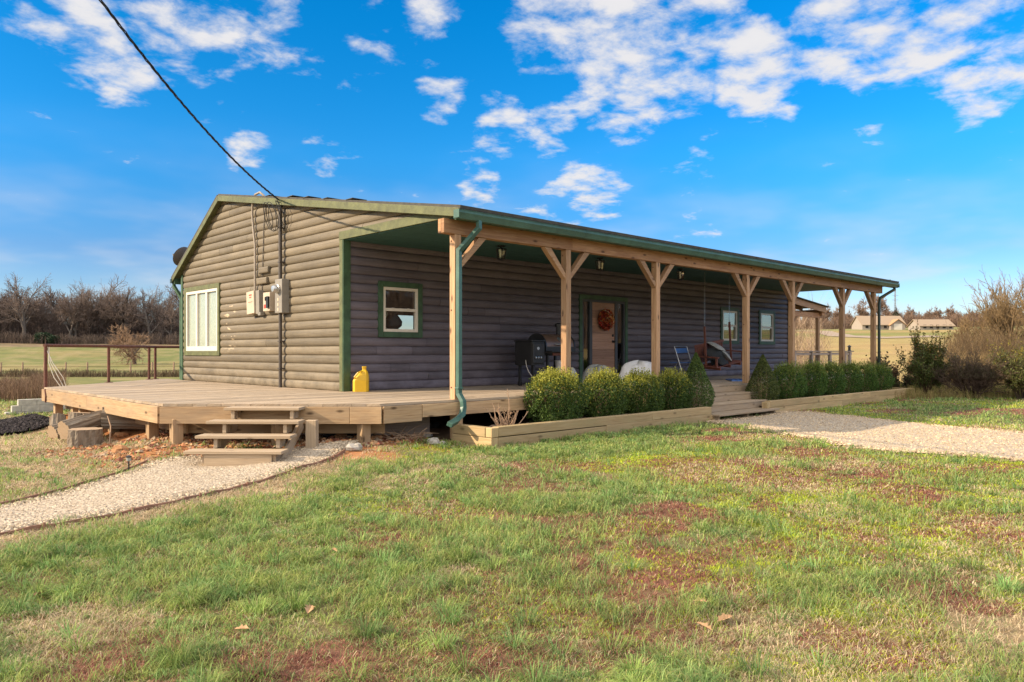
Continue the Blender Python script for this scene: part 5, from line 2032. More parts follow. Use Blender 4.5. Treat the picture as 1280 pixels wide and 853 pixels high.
def polar(px, dist):
    """ground point seen in image column px at a horizontal depth"""
    r = (px - CX) / F_PX
    x, y = dist * (r * SA + CA), dist * (-r * CA + SA)
    return x, y, gz(x, y)


# left woods beyond the field
WOOD = dict(TREE)
big = [(30, 158, 15.5, 'broad bare oak standing tallest at the left end of the woods'),
       (94, 160, 15.0, 'tall bare twin-forked tree in the middle of the left woods'),
       (111, 163, 15.5, 'tall bare tree with a round open crown in the left woods'),
       (178, 166, 13.8, 'thin bare tree standing above the woods behind the round field tree')]
protos = []
for k, (px, dist, h, lab) in enumerate(big):
    protos.append(bare_tree('bare_tree', lab, polar(px, dist), h, 400 + k, WOOD, minr=.024, group=None, trunk_frac=(.33 if k in (0,) else .40)))
rg = random.Random(77)
small = []
for k in range(3):
    small.append(bare_tree('bare_tree', 'bare grey-brown winter tree within the edge of the woods left of the house', polar(15 + k * 70, 166), 11.0, 420 + k,
                           TREE, minr=.024, group='bare trees of the left woods', trunk_frac=.30))
k = 0
for row, (dist, cnt) in enumerate(((162, 14), (170, 12), (180, 11))):
    for i in range(cnt):
        px = -60 + 330 * (i + rg.random()) / cnt
        if 245 < px: continue
        copy_tree(small[k % 3], polar(px, dist + rg.uniform(-3, 3)), rg.uniform(0, 6.28), rg.uniform(.80, 1.22),
                  'bare grey-brown winter tree within the edge of the woods left of the house', 'bare trees of the left woods')
        k += 1
# understorey: a mass of saplings and briars
def thicket(name, label, px0, px1, d0, d1, n, hmin, hmax, cols, seed, w=.05, kind='stuff', twigs=4):
    rg = np.random.default_rng(seed)
    px = rg.uniform(px0, px1, n)
    dist = rg.uniform(d0, d1, n)
    r = (px - CX) / F_PX
    x, y = dist * (r * SA + CA), dist * (-r * CA + SA)
    z = terrain(x, y)
    h = rg.uniform(hmin, hmax, n) * (.6 + .8 * fbm(px * .05, dist * .05, seed, 3))
    P, C = [], []
    cols = np.array(cols)
    for j in range(1 + twigs):
        ln = h if j == 0 else h * rg.uniform(.25, .55, n)
        s = np.zeros(n) if j == 0 else rg.uniform(.15, .9, n)
        a = rg.uniform(0, 2 * np.pi, n)
        tilt = rg.uniform(0, .22, n) if j == 0 else rg.uniform(.4, 1.1, n)
        if j == 0: A0_, T0_ = a, tilt
        bx = x + np.cos(A0_) * np.sin(T0_) * h * s
        by = y + np.sin(A0_) * np.sin(T0_) * h * s
        bz = z + np.cos(T0_) * h * s
        ex, ey, ez = bx + np.cos(a) * np.sin(tilt) * ln, by + np.sin(a) * np.sin(tilt) * ln, bz + np.cos(tilt) * ln
        ww = w * (1 if j == 0 else .6) * rg.uniform(.6, 1.3, n)
        wa = rg.uniform(0, 2 * np.pi, n)
        wx, wy = np.cos(wa) * ww, np.sin(wa) * ww
        # three-sided stems
        for k in range(3):
            o0, o1 = wa + k * 2.094, wa + (k + 1) * 2.094
            P.append(np.stack([np.stack([bx + np.cos(o0) * ww, by + np.sin(o0) * ww, bz], 1), np.stack([bx + np.cos(o1) * ww, by + np.sin(o1) * ww, bz], 1),
                               np.stack([ex + np.cos(o1) * ww * .3, ey + np.sin(o1) * ww * .3, ez], 1), np.stack([ex + np.cos(o0) * ww * .3, ey + np.sin(o0) * ww * .3, ez], 1)], 1))
            C.append(np.repeat((cols[rg.integers(0, len(cols), n)] * rg.uniform(.6, 1.3, (n, 1)))[:, None, :], 4, 1))
    P = np.concatenate(P).reshape(-1, 3)
    C = np.concatenate(C).reshape(-1, 3)
    o = quads_mesh(name, P, len(P) // 4, M_TWIG, colors=C)
    if kind: tag(o, label, 'undergrowth', kind=kind)
    return o


PURP = [(.115, .088, .078), (.095, .076, .074), (.14, .10, .082), (.085, .068, .064)]
thicket('woods_undergrowth', 'dense purple-brown thicket filling the woods left of the house', -90, 262, 160, 190, 4200, 2.0, 6.0, PURP, 31, w=.045, twigs=5)
thicket('woods_undergrowth', 'low briars along the foot of the woods left of the house', -90, 262, 155, 159, 2000, .7, 2.2, [(.15, .115, .09), (.125, .095, .08)], 32, w=.05, twigs=4)
for px, dist, s, lab in ((54, 157, 1.5, 'small dark evergreen at the foot of the left woods, larger of two'), (68, 156, 1.15, 'small dark evergreen at the foot of the left woods, smaller of two')):
    x, y, z = polar(px, dist)
    shrub('evergreen_bush', lab, 'bush', x, y, z, s, s, s * 1.5, 1500, int(px), leaf=(.25, .4), dark=(.012, .03, .014), lite=(.03, .06, .03))
# round bare tree alone in the field
DOME = dict(max=4, kids=[9, 6, 5, 4], start=[.25, .15, .15, .1], ang=(25, 75), len=(.55, .78), taper=.55, wob=.16, up=.0, lead=True)
bare_tree('round_field_tree', 'low round bare tree alone in the left field behind the pipe railing', polar(168, 78), 4.6, 455, DOME,
          [(.13, .09, .07), (.16, .11, .08), (.21, .14, .095), (.25, .165, .105), (.26, .17, .11)], .012, None, .30, .16)
# old wire fence across the left field
ff = thing('field_fence', 'low old wire fence with short wooden stakes crossing the left field', 'fence', polar(60, 50))
pts = [polar(px, 50 + (px + 60) * .01) for px in range(-80, 262, 9)]
for i, p in enumerate(pts):
    if i % 3 == 0:
        mb = MB(i)
        mb.tube([(p[0], p[1], p[2] - .2), (p[0] + .02, p[1], p[2] + .95)], [.06, .05], 6)
        mb.build('stake', M_STICK, ff)
mb = MB(500)
for hh in (.35, .65):
    mb.tube([(p[0], p[1], p[2] + hh) for p in pts], .014, 4)
mb.build('wire', M_RUST, ff)
x_, y_, z_ = polar(60, 52)
thicket('fence_weeds', 'dead weeds along the fence in the left field', -80, 262, 49.6, 51.2, 2600, .15, .5, [(.16, .12, .07), (.11, .08, .05)], 33, w=.02, twigs=2)
thicket('dead_weeds', 'brown dead weeds below the far side of the deck', -70, 80, 23, 31, 5000, .2, .75, [(.22, .14, .09), (.16, .10, .07), (.26, .18, .11)], 34, w=.008, twigs=4)

# ------------------------------------------------------------------ pipe railing on the left of the deck
rl = thing('pipe_railing', 'rusty brown pipe railing round the far left corner of the deck', 'railing', (5.3, 19.5, DK))
RZ_ = DK + .85
rp = [(3.75, 17.72), (5.38, 19.34), (6.72, 20.7), (6.95, 20.93)]
for k, (a, b) in enumerate(rp):
    mb = MB(520 + k)
    mb.tube([(a, b, DK - (.25 if k == 0 else 0)), (a, b, RZ_)], .034, 8)
    if k: mb.box(a - .07, a + .07, b - .07, b + .07, DK, DK + .014)
    mb.build('railing_post', M_RUST, rl, smooth=True)
mb = MB(525)
mb.tube([(3.72, 17.69, RZ_), (6.95, 20.93, RZ_), (7.3, 21.28, RZ_)], .034, 8)
mb.tube([(6.95, 20.93, RZ_), (9.5, 20.97, RZ_)], .032, 8)
mb.build('top_rail', M_RUST, rl, smooth=True)
mb = MB(526)
for k in range(3):
    a = k * .9
    mb.tube([(3.76 + .05 * math.cos(a), 17.70 + .05 * math.sin(a), RZ_ - .03), (3.78 + .03 * k, 17.60 - .02 * k, DK + .5), (3.85 + .07 * k, 17.50 - .05 * k, DK + .2), (3.95 + .05 * k, 17.42, DK + .015)], .008, 5)
o = mb.build('rope', M_ROPE, None, smooth=True)
tag(o, 'thin pale ropes hanging down the corner post of the pipe railing', 'rope')
mb = MB(527)
mb.duct([(3.652, 17.30, DK - .03), (3.648, 17.2, DK - .16), (3.652, 17.26, DK - .28)], .03, .03, (0, 1, 0))
o = mb.build('strap', M_RUST, None)
tag(o, 'rusty strap hooked over the left edge of the deck', 'strap')

# stepped block wall and black mulch behind the logs
bw = thing('block_wall', 'stepped low wall of pale concrete blocks beyond the left of the deck', 'wall', (3.6, 20.5, -.3))
for r, (px0, px1) in enumerate(((6, 110), (14, 110), (22, 110), (56, 110))):
    mb = MB(540 + r)
    a = Vector(polar(px0, 18.6 + px0 * .012))
    b = Vector(polar(px1, 19.9))
    d = (b - a)
    d.z = 0
    L = d.length
    d.normalize()
    z0 = -.30 + r * .152
    s = 0
    off_ = .2 if r % 2 else 0
    while s < L - .05:
        e = min(s + .40 - (off_ if s == 0 else 0), L)
        mb.bar(a + d * (s + .003) + Vector((0, 0, z0 + .076 - a.z)), a + d * (e - .003) + Vector((0, 0, z0 + .076 - a.z)), .19, .148)
        s = e
    mb.build('block_course', M_CONC, bw, bevel=.006)
ma, mb_ = polar(-20, 14.2), polar(54, 15.0)
A, B = np.meshgrid(np.linspace(0, 1, 70), np.linspace(-1, 1, 26), indexing='ij')
dx, dy = mb_[0] - ma[0], mb_[1] - ma[1]
Lm = math.hypot(dx, dy)
nx_, ny_ = -dy / Lm, dx / Lm
xx, yy = ma[0] + dx * A + nx_ * B * .75, ma[1] + dy * A + ny_ * B * .75
zz = terrain(xx.ravel(), yy.ravel()).reshape(xx.shape) - .03 + (1 - B ** 2) * (.08 + .10 * fbm(xx * 4, yy * 4, 8, 3)) * np.minimum(1, np.minimum(A, 1 - A) * 8)
idx = np.arange(A.size).reshape(A.shape)
q = np.stack([idx[:-1, :-1], idx[1:, :-1], idx[1:, 1:], idx[:-1, 1:]], -1).reshape(-1, 4)
o = np_mesh('mulch_bed', np.stack([xx, yy, zz], -1).reshape(-1, 3), q.ravel(), np.arange(len(q)) * 4, M_BMULCH, smooth=True)
tag(o, 'strip of black mulch in front of the block wall', 'mulch', kind='stuff')
n = 2600
rgm = np.random.default_rng(3)
s, t2 = rgm.random(n), rgm.uniform(-.9, .9, n)
xq, yq = ma[0] + dx * s + nx_ * t2 * .75, ma[1] + dy * s + ny_ * t2 * .75
o = stones_mesh('mulch_chips', xq, yq, rgm.uniform(.02, .05, n), np.array([[.022, .018, .019]]) * rgm.uniform(.5, 1.8, (n, 1)), rgm, 0.0, .5)
o.data.vertices.foreach_get('co', (cc := np.empty(n * 18, np.float32)))
cc = cc.reshape(-1, 3)
cc[:, 2] += np.repeat(.02 + (1 - t2 ** 2) * .09 * np.minimum(1, np.minimum(s, 1 - s) * 8), 6)
o.data.vertices.foreach_set('co', cc.ravel())
tag(o, 'loose black mulch chips', 'mulch', kind='stuff')

# ------------------------------------------------------------------ cut logs by the deck
def cut_log(name, label, p0, p1, r, seed, stubs=0):
    t_ = thing(name, label, 'log', (Vector(p0) + Vector(p1)) / 2)
    rg = random.Random(seed)
    p0, p1 = Vector(p0), Vector(p1)
    ax = (p1 - p0).normalized()
    n = ax.orthogonal().normalized()
    b = ax.cross(n)
    sides, rings = 64, 9
    ridg, lvl_ = [], 1.0
    for k in range(sides):
        if rg.random() < .45: lvl_ = rg.choice([.90, .93, 1.0, 1.03, 1.05])
        ridg.append(lvl_ + rg.uniform(-.02, .02))
    mb = MB(seed)
    for i in range(rings):
        s = i / (rings - 1)
        for k in range(sides):
            a = 2 * math.pi * k / sides
            rr = r * ridg[k] * (1 + .05 * math.sin(a * 2 + seed) + .035 * math.sin(s * 7 + k)) * (1 + .04 * (rg.random() - .5))
            mb.v.append(p0.lerp(p1, s) + (n * math.cos(a) + b * math.sin(a)) * rr)
    L = (p1 - p0).length
    for i in range(rings - 1):
        for k in range(sides):
            k2 = (k + 1) % sides
            q = [i * sides + k, i * sides + k2, (i + 1) * sides + k2, (i + 1) * sides + k]
            uv = [(L * i / 8, k * .02), (L * i / 8, k * .02 + .02), (L * (i + 1) / 8, k * .02 + .02), (L * (i + 1) / 8, k * .02)]
            mb._face(q, uv, .5)
    o = mb.build('bark', M_BARK, t_, smooth=False)
    mb2 = MB(seed)
    for (i, e) in ((0, -1), (rings - 1, 1)):
        mb2 = MB(seed)
        mb2.v += [v + ax * .002 * e for v in mb.v[i * sides:(i + 1) * sides]]
        base = len(mb2.v) - sides
        f = [base + k for k in range(sides)]
        mb2._face(f if e > 0 else f[::-1], [(0.3 * math.cos(k * 6.28 / sides), .3 * math.sin(k * 6.28 / sides)) for k in range(sides)], .5)
        mb2.build('cut_face', M_CUT, t_)
    return t_


def gp(px, py, dz=0.0):
    x, y = on_ground(px, py)
    return Vector((x, y, gz(x, y) + dz))


b = gp(107, 557)
cut_log('tree_stump', 'upright cut stump with deeply ridged bark in front of the log pile', b + Vector((0, 0, -.05)), b + Vector((0, 0, .25)), .235, 601)
p = gp(84, 553)
U = Vector((SA, -CA, 0)); Fw = Vector((CA, SA, 0))
cut_log('cut_log', 'thick cut log with a pale round sawn face, lying left of the stump', p + Vector((0, 0, .19)) + Fw * -.10, p + Vector((0, 0, .32)) + Fw * .5 + U * .30, .15, 602)
cut_log('cut_log', 'knotty grey log lying on top of the pile behind the stump', p + U * .35 + Fw * .42 + Vector((0, 0, .36)), p + U * 1.0 + Fw * .55 + Vector((0, 0, .33)), .17, 603)
cut_log('cut_log', 'flat-topped log section standing at the back of the pile', p + U * -.22 + Fw * .75 + Vector((0, 0, .0)), p + U * -.20 + Fw * .78 + Vector((0, 0, .40)), .21, 604)
cut_log('cut_log', 'reddish split log leaning at the left end of the pile', p + U * -.52 + Fw * .60 + Vector((0, 0, .02)), p + U * -.62 + Fw * .8 + Vector((0, 0, .33)), .12, 605)
cut_log('cut_log', 'pale barked log lying flat between the leaning log and the sawn face', p + U * -.38 + Fw * .25 + Vector((0, 0, .10)), p + U * -.05 + Fw * .75 + Vector((0, 0, .22)), .15, 606)
cut_log('cut_log', 'small log lying low just left of the stump', p + U * .05 + Fw * -.02 + Vector((0, 0, .08)), p + U * .22 + Fw * .3 + Vector((0, 0, .10)), .095, 607)
cut_log('cut_log', 'long weathered log at the back right of the pile against the deck', p + U * .55 + Fw * .95 + Vector((0, 0, .22)), p + U * 1.25 + Fw * .8 + Vector((0, 0, .30)), .13, 608)
for k, (a, b2, lab) in enumerate((((92, 538), (98, 552), 'short bent stick leaning on the sawn log face'), ((127, 530), (137, 556), 'thin curved branch leaning over the log pile towards the deck'))):
    q0, q1 = gp(b2[0], b2[1]), gp(b2[0], b2[1]) + U * (-.12 - .1 * k) + Fw * .35 + Vector((0, 0, .40))
    mb = MB(610 + k)
    mb.tube([q0, q0.lerp(q1, .5) + Vector((0.03, 0, .06)), q1], [.013, .011, .007], 5)
    o = mb.build('stick', M_STICK, None, smooth=True)
    tag(o, lab, 'stick')

# ------------------------------------------------------------------ rocks and rubble on the red bank
rgr = np.random.default_rng(12)
n = 13000
x = rgr.uniform(2.5, 6.9, n)
y = rgr.uniform(8.8, 14.5, n)
dp = pdist(deck_poly(), x, y)
ins = inside(deck_poly(), x, y)
k = ((ins & (dp < 1.2)) | (~ins & (dp < 1.5) & (rgr.random(n) < (1.15 - dp / 1.5)))) & ~inside(PATH, x, y) & ~((x < 2.7) & (y < 11.8)) & (y < 12.6)
x, y = x[k], y[k]
n = len(x)
pal = np.array([[.42, .20, .085], [.33, .14, .065], [.22, .085, .055], [.46, .28, .15], [.34, .25, .17]])
o = stones_mesh('rubble', x, y, rgr.uniform(.012, .05, n) * (rgr.random(n) ** 1.2 * .9 + .35), pal[rgr.integers(0, 5, n)] * rgr.uniform(.7, 1.1, (n, 1)), rgr, .2)
tag(o, 'orange and brown stony rubble on the bank under the deck', 'rubble', kind='stuff')
ROCKS = [(150, 565, .11, 0, 'large pale orange rock on the bank near the solar light'), (166, 574, .07, 0, 'tilted orange rock just above the solar light'),
         (152, 546, .10, 0, 'orange rock lying in the mossy patch by the log pile'), (223, 551, .09, 0, 'orange rock at the foot of the corner deck post'),
         (425, 548, .09, 0, 'brown boulder under the deck right of the small steps'), (471, 550, .085, 0, 'rust-coloured boulder under the middle of the deck front'),
         (486, 541, .06, 0, 'small orange rock deep under the deck front'), (541, 555, .11, 1, 'pale tan boulder by the corner of the left planter'),
         (553, 556, .06, 1, 'small grey stone touching the left planter corner'), (444, 563, .12, 1, 'flat grey stone at the tip of the gravel path'),
         (183, 549, .07, 0, 'small orange rock on the bank below the left deck edge'), (196, 556, .06, 0, 'small pale orange stone beside the path tip left of the steps'),
         (534, 546, .10, 1, 'bluish grey slab stone under the deck by the planter')]
for k, (px, py, s, m, lab) in enumerate(ROCKS):
    p = gp(px, py)
    mb = MB(700 + k)
    r2 = random.Random(700 + k)
    mb.rock(p + Vector((0, 0, s * .25)), (s * r2.uniform(1, 1.5), s * r2.uniform(.8, 1.2), s * r2.uniform(.5, .8)), 700 + k)
    o = mb.build('rock', M_GROCK if m else M_ROCK)
    tag(o, lab, 'rock')
# black drain pipe lying under the deck
mb = MB(720)
pp = [gp(384, 548, .20) + Fw * .6, gp(392, 545, .16) + Fw * .35, gp(400, 552, .08) + Fw * .3, gp(440, 549, .06) + Fw * .4, gp(500, 545, .06) + Fw * .5, gp(545, 540, .06) + Fw * .6]
fine = []
for a, b2 in zip(pp[:-1], pp[1:]):
    for s in range(14):
        fine.append(a.lerp(b2, s / 14))
mb.tube(fine, [.055 if i % 2 else .048 for i in range(len(fine))], 10)
o = mb.build('drain_pipe', M_BLACK, None)
tag(o, 'black corrugated drain pipe lying on the dirt under the deck front', 'pipe')
# heap of dry sticks by the planter corner
mb = MB(730)
r2 = random.Random(9)
c = gp(512, 552)
for k in range(46):
    a = r2.uniform(0, 6.28)
    L = r2.uniform(.12, .40)
    q = c + Vector((r2.uniform(-.22, .22), r2.uniform(-.15, .18), r2.uniform(.01, .09)))
    e = q + Vector((math.cos(a) * L, math.sin(a) * L, r2.uniform(-.02, .16)))
    e.z = max(e.z, gz(e.x, e.y) + .01)
    mb.tube([q, q.lerp(e, .5) + Vector((0, 0, .02)), e], [.006, .005, .003], 4)
o = mb.build('stick_heap', M_STICK, None)
tag(o, 'loose heap of thin dry sticks beside the left planter corner', 'sticks')
# bare shrub in the planter end
ds = thing('dry_plant', 'cut-back dry woody plant in the open end of the left planter', 'plant', (7.7, 8.2, .2))
r2 = random.Random(14)
mb = MB(740)
for k in range(26):
    a = r2.uniform(0, 6.28)
    L = r2.uniform(.16, .42) if k else .62
    tl = r2.uniform(.2, .9) if k else .05
    q = Vector((7.72 + r2.uniform(-.10, .10), 8.2 + r2.uniform(-.08, .08), .17))
    e = q + Vector((math.cos(a) * math.sin(tl) * L, math.sin(a) * math.sin(tl) * L, math.cos(tl) * L))
    m = q.lerp(e, .55) + Vector((r2.uniform(-.03, .03), r2.uniform(-.03, .03), .02))
    mb.tube([q, m, e], [.008, .007, .005], 5)
    for j in range(2):
        f = m.lerp(e, r2.random())
        mb.tube([f, f + Vector((r2.uniform(-.07, .07), r2.uniform(-.07, .07), r2.uniform(.02, .09)))], [.004, .003], 4)
mb.build('stem', M_STICK, ds)

# path edging and solar light
ed = MB(750)
ep = []
xy = [(-.6, 6.96)] + PATH[1:8]
for i in range(len(xy) - 1):
    for s in range(6):
        t2 = s / 6
        ep.append((xy[i][0] + (xy[i + 1][0] - xy[i][0]) * t2, xy[i][1] + (xy[i + 1][1] - xy[i][1]) * t2))
for i in range(len(ep) - 1):
    a, b2 = ep[i], ep[i + 1]
    w_ = .012 * math.sin(i * 1.7)
    za, zb = gz(a[0], a[1]), gz(b2[0], b2[1])
    ed.bar((a[0], a[1] - .03, za + .006 + w_ * .6), (b2[0] + .012, b2[1] - .03, zb + .006 + .007 * math.sin((i + 1) * 1.7)), .014, .07)
    if i % 6 == 3:
        ed.tube([(a[0], a[1] - .05, za - .05), (a[0] + .01, a[1] - .05, za + .06)], .012, 6)
o = ed.build('path_edging', M_EDGE)
tag(o, 'brown landscape edging strip along the near side of the gravel path', 'edging')
ed = MB(751)
xy = [(1.42, 8.56), (2.11, 9.0), (2.86, 9.72), (3.25, 10.08)]
for i in range(len(xy) - 1):
    for s in range(5):
        a = Vector(xy[i]).lerp(Vector(xy[i + 1]), s / 5)
        b2 = Vector(xy[i]).lerp(Vector(xy[i + 1]), (s + 1) / 5)
        ed.bar((a.x, a.y, gz(a.x, a.y) + .012), (b2.x, b2.y, gz(b2.x, b2.y) + .012), .014, .06)
o = ed.build('path_edging', M_EDGE)
tag(o, 'dark low edging strip along the far side of the gravel path', 'edging')
sp_ = gp(161, 590)
so = thing('solar_path_light', 'small black solar path light at the far edge of the gravel path', 'path light', sp_)
mb = MB(760)
mb.tube([sp_ + Vector((0, 0, -.05)), sp_ + Vector((0, 0, .13))], .009, 6)
mb.build('stake', M_BLACK, so, smooth=True)
mb = MB(761)
mb.lathe([(0, .12), (.016, .125), (.026, .135), (.026, .175), (0, .175)], sp_, sides=12)
mb.build('lens', M_SOLAR, so, smooth=True)
mb = MB(762)
mb.lathe([(0, .175), (.034, .175), (.034, .187), (.015, .197), (0, .20)], sp_, sides=12)
mb.build('cap', M_BLACK, so, smooth=True)

# dead leaves on the lawn
for k, (px, py, s, lab) in enumerate(((302, 795, .042, 'pale curled dead leaf on the green lawn at the bottom left'), (387, 770, .05, 'brown dead leaf in the red patch near the lower middle'),
                                      (906, 782, .05, 'large curled tan dead leaf on the lawn at the lower right'), (880, 792, .05, 'small brown dead leaf beside the large tan one'),
                                      (418, 694, .04, 'small pale dead leaf on the lawn in the middle distance'), (49, 750, .05, 'tan dead leaf near the lower left of the lawn'),
                                      (875, 760, .04, 'brown dead leaf lying above the large tan one'))):
    p = gp(px, py, .035)
    r2 = random.Random(k)
    a = r2.uniform(0, 6.28)
    u1, u2 = Vector((math.cos(a), math.sin(a), .12)), Vector((-math.sin(a), math.cos(a), r2.uniform(-.1, .1)))
    mb = MB(k)
    ns = 9
    out1 = []
    for i in range(ns):
        s1 = i / (ns - 1) * 2 - 1
        w_ = (1 - abs(s1) ** 2) * (.55 + .25 * math.sin(i * 2.6 + k))
        out1.append((p + u1 * s1 * s, p + u1 * s1 * s + u2 * w_ * s * .8 + Vector((0, 0, .5 * w_ * s)), p + u1 * s1 * s - u2 * w_ * s * .8 + Vector((0, 0, .35 * w_ * s))))
    for (c0_, l0, r0_), (c1_, l1, r1_) in zip(out1[:-1], out1[1:]):
        mb.quad([c0_, c1_, l1, l0], r=.5)
        mb.quad([c0_, r0_, r1_, c1_], r=.5)
    o = mb.build('dead_leaf', M_LEAFDEAD)
    tag(o, lab, 'leaf')

# ------------------------------------------------------------------ things on the porch
# yellow jug by the corner board
jx, jy = 7.43, 11.72
jg = thing('yellow_jug', 'bright yellow plastic fuel jug standing by the green corner board', 'jug', (jx, jy, DK))
mb = MB(800)
oct_ = lambda w, d, c: [(-w + c, -d), (w - c, -d), (w, -d + c), (w, d - c), (w - c, d), (-w + c, d), (-w, d - c), (-w, -d + c)]
jU = Vector((.80, -.60, 0)); jV = Vector((.60, .80, 0))
rings = [(0, .130, .0), (.008, .14, 0), (.19, .14, 0), (.215, .137, .002), (.30, .100, .036), (.36, .068, .052), (.395, .036, .058), (.40, .034, .058), (.43, .034, .058), (.432, .040, .058), (.455, .040, .058), (.457, .03, .058)]
for (z, w, o_) in rings:
    d = min(w, .115)
    for (a, b) in oct_(w, d, min(w, d) * .35):
        mb.v.append(Vector((jx, jy, DK + z)) + jU * (a + o_) + jV * b)
for i in range(len(rings) - 1):
    for k in range(8):
        k2 = (k + 1) % 8
        mb._face([i * 8 + k, i * 8 + k2, (i + 1) * 8 + k2, (i + 1) * 8 + k], None, .5)
mb._face(list(range(8))[::-1], None, .5)
mb._face([(len(rings) - 1) * 8 + k for k in range(8)], None, .5)
mb.build('body', M_YELLOW, jg, smooth=False, bevel=.008)
mb = MB(801)
c = Vector((jx, jy, DK)) - jV * .075
mb.tube([c + jU * (-.105) + Vector((0, 0, .235)), c + jU * -.105 + jV * -.04 + Vector((0, 0, .27)), c + jU * -.045 + jV * -.045 + Vector((0, 0, .345)), c + jU * .02 + jV * .01 + Vector((0, 0, .375))], .014, 8)
mb.build('handle', M_YELLOW, jg, smooth=True)

# pellet grill
gx0, gy = 11.05, 11.15
gr = thing('pellet_grill', 'black pellet grill with a bronze barrel lid and side hopper standing on the porch', 'grill', (11.6, gy, DK))
mb = MB(810)
bx0, bx1, br, bz = 11.36, 12.28, .27, DK + .83
prof = [(math.cos(math.pi * k / 14) * br, math.sin(math.pi * k / 14) * br) for k in range(15)]
mb.prism(prof, (bx0 + .03, gy, bz), (0, 1, 0), (0, 0, 1), (1, 0, 0), bx1 - bx0 - .06)
lid = mb.build('lid', M_BRONZE, gr, smooth=True)
mb = MB(811)
for xx in (bx0, bx1 - .03):
    mb.prism([(a * 1.06, b * 1.05) for a, b in prof], (xx, gy, bz), (0, 1, 0), (0, 0, 1), (1, 0, 0), .03)
prof2 = [(math.cos(math.pi + math.pi * k / 12) * br * .98, math.sin(math.pi + math.pi * k / 12) * br * .72) for k in range(13)]
mb.prism(prof2, (bx0, gy, bz - .001), (0, 1, 0), (0, 0, 1), (1, 0, 0), bx1 - bx0)
mb.box(bx0 + .03, bx1 + .1, gy - br - .16, gy - br - .02, bz - .11, bz - .085)
mb.box(bx0, bx1, gy - br - .02, gy - br + .05, bz - .12, bz + .0)
mb.build('barrel', M_BLACK, gr, smooth=True)
mb = MB(812)
mb.tube([(bx0 + .28, gy - br - .03, bz + .05), (bx0 + .28, gy - br - .065, bz + .05), (bx1 - .28, gy - br - .065, bz + .05), (bx1 - .28, gy - br - .03, bz + .05)], .014, 8)
mb.lathe([(0, 0), (.05, 0), (.05, .012), (0, .014)], (bx0 + .46, gy - br * .82, bz + .16), (0, -.8, .6), 16)
mb.build('lid_handle', M_STEEL, lid, smooth=True)
mb = MB(813)
mb.tube([(bx1 - .12, gy + .1, bz + .2), (bx1 - .12, gy + .1, bz + .46)], .05, 12)
mb.lathe([(0, .44), (.085, .44), (.085, .50), (.05, .52), (0, .52)], (bx1 - .12, gy + .1, bz), sides=14)
mb.build('chimney', M_BLACK, gr, smooth=True)
mb = MB(814)
mb.box(gx0 - .08, bx0 - .02, gy - .26, gy + .24, DK + .44, DK + .93)
mb.box(gx0 - .10, bx0 - .01, gy - .28, gy + .26, DK + .932, DK + .965)
mb.box(gx0 - .085, bx0 - .05, gy - .30, gy - .261, DK + .48, DK + .90)
hop = mb.build('hopper', M_BLACK, gr, bevel=.01)
mb = MB(815)
for k in range(3):
    mb.lathe([(0, 0), (.022, 0), (.02, .02), (0, .022)], (gx0 - .01 + k * .075, gy - .30, DK + .60), (0, -1, 0), 10)
mb.lathe([(0, 0), (.035, 0), (.03, .006), (0, .006)], (gx0 + .07, gy - .30, DK + .79), (0, -1, 0), 10)
mb.build('knob', M_STEEL, hop)
for (xx, yy) in ((gx0 + .03, gy - .2), (gx0 + .03, gy + .2), (bx0 + .12, gy - .22), (bx0 + .12, gy + .22), (bx1 - .1, gy - .22), (bx1 - .1, gy + .22)):
    mb = MB(816)
    mb.box(xx - .025, xx + .025, yy - .025, yy + .025, DK + .07, DK + .66)
    lg_ = mb.build('leg', M_BLACK, gr, bevel=.004)
    mb = MB(817)
    mb.tube([(xx - .02, yy, DK + .05), (xx + .02, yy, DK + .05)], .05, 12)
    mb.build('wheel', M_BLACK, lg_)
mb = MB(818)
mb.box(bx0 + .12, bx1 - .12, gy - .22, gy + .22, DK + .20, DK + .225)
mb.build('shelf', M_BLACK, gr)
mb = MB(818)
mb.box(bx0 + .20, bx1 - .25, gy - br - .03, gy - br - .005, bz - .19, bz - .13)
mb.build('grease_tray', M_REDBR, gr, bevel=.01)
mb = MB(819)
mb.tube([(gx0 - .10, gy - .1, DK + .55), (gx0 - .17, gy - .2, DK + .42), (gx0 - .16, gy - .24, DK + .32), (gx0 - .02, gy - .3, DK + .12), (gx0 + .02, gy - .3, DK + .02)], .008, 6)
o = mb.build('power_cord', M_ROPE, gr, smooth=True)
# white bucket under the grill
bk = thing('white_bucket', 'white plastic bucket hanging under the barrel of the grill', 'bucket', (12.02, gy - .1, DK))
mb = MB(820)
mb.lathe([(0, 0), (.11, 0), (.13, .29), (.138, .295), (.138, .31), (.124, .31), (.105, .01), (0, .01)], (12.0, gy - .12, DK + .226), sides=18)
mb.build('pail', M_WHITE, bk, smooth=True)
mb = MB(821)
mb.tube([(12.0 - .13, gy - .12, DK + .51), (12.0 - .1, gy - .22, DK + .42), (12.0, gy - .26, DK + .38), (12.1, gy - .22, DK + .42), (12.13, gy - .12, DK + .51)], .005, 5)
mb.build('handle', M_STEEL, bk, smooth=True)

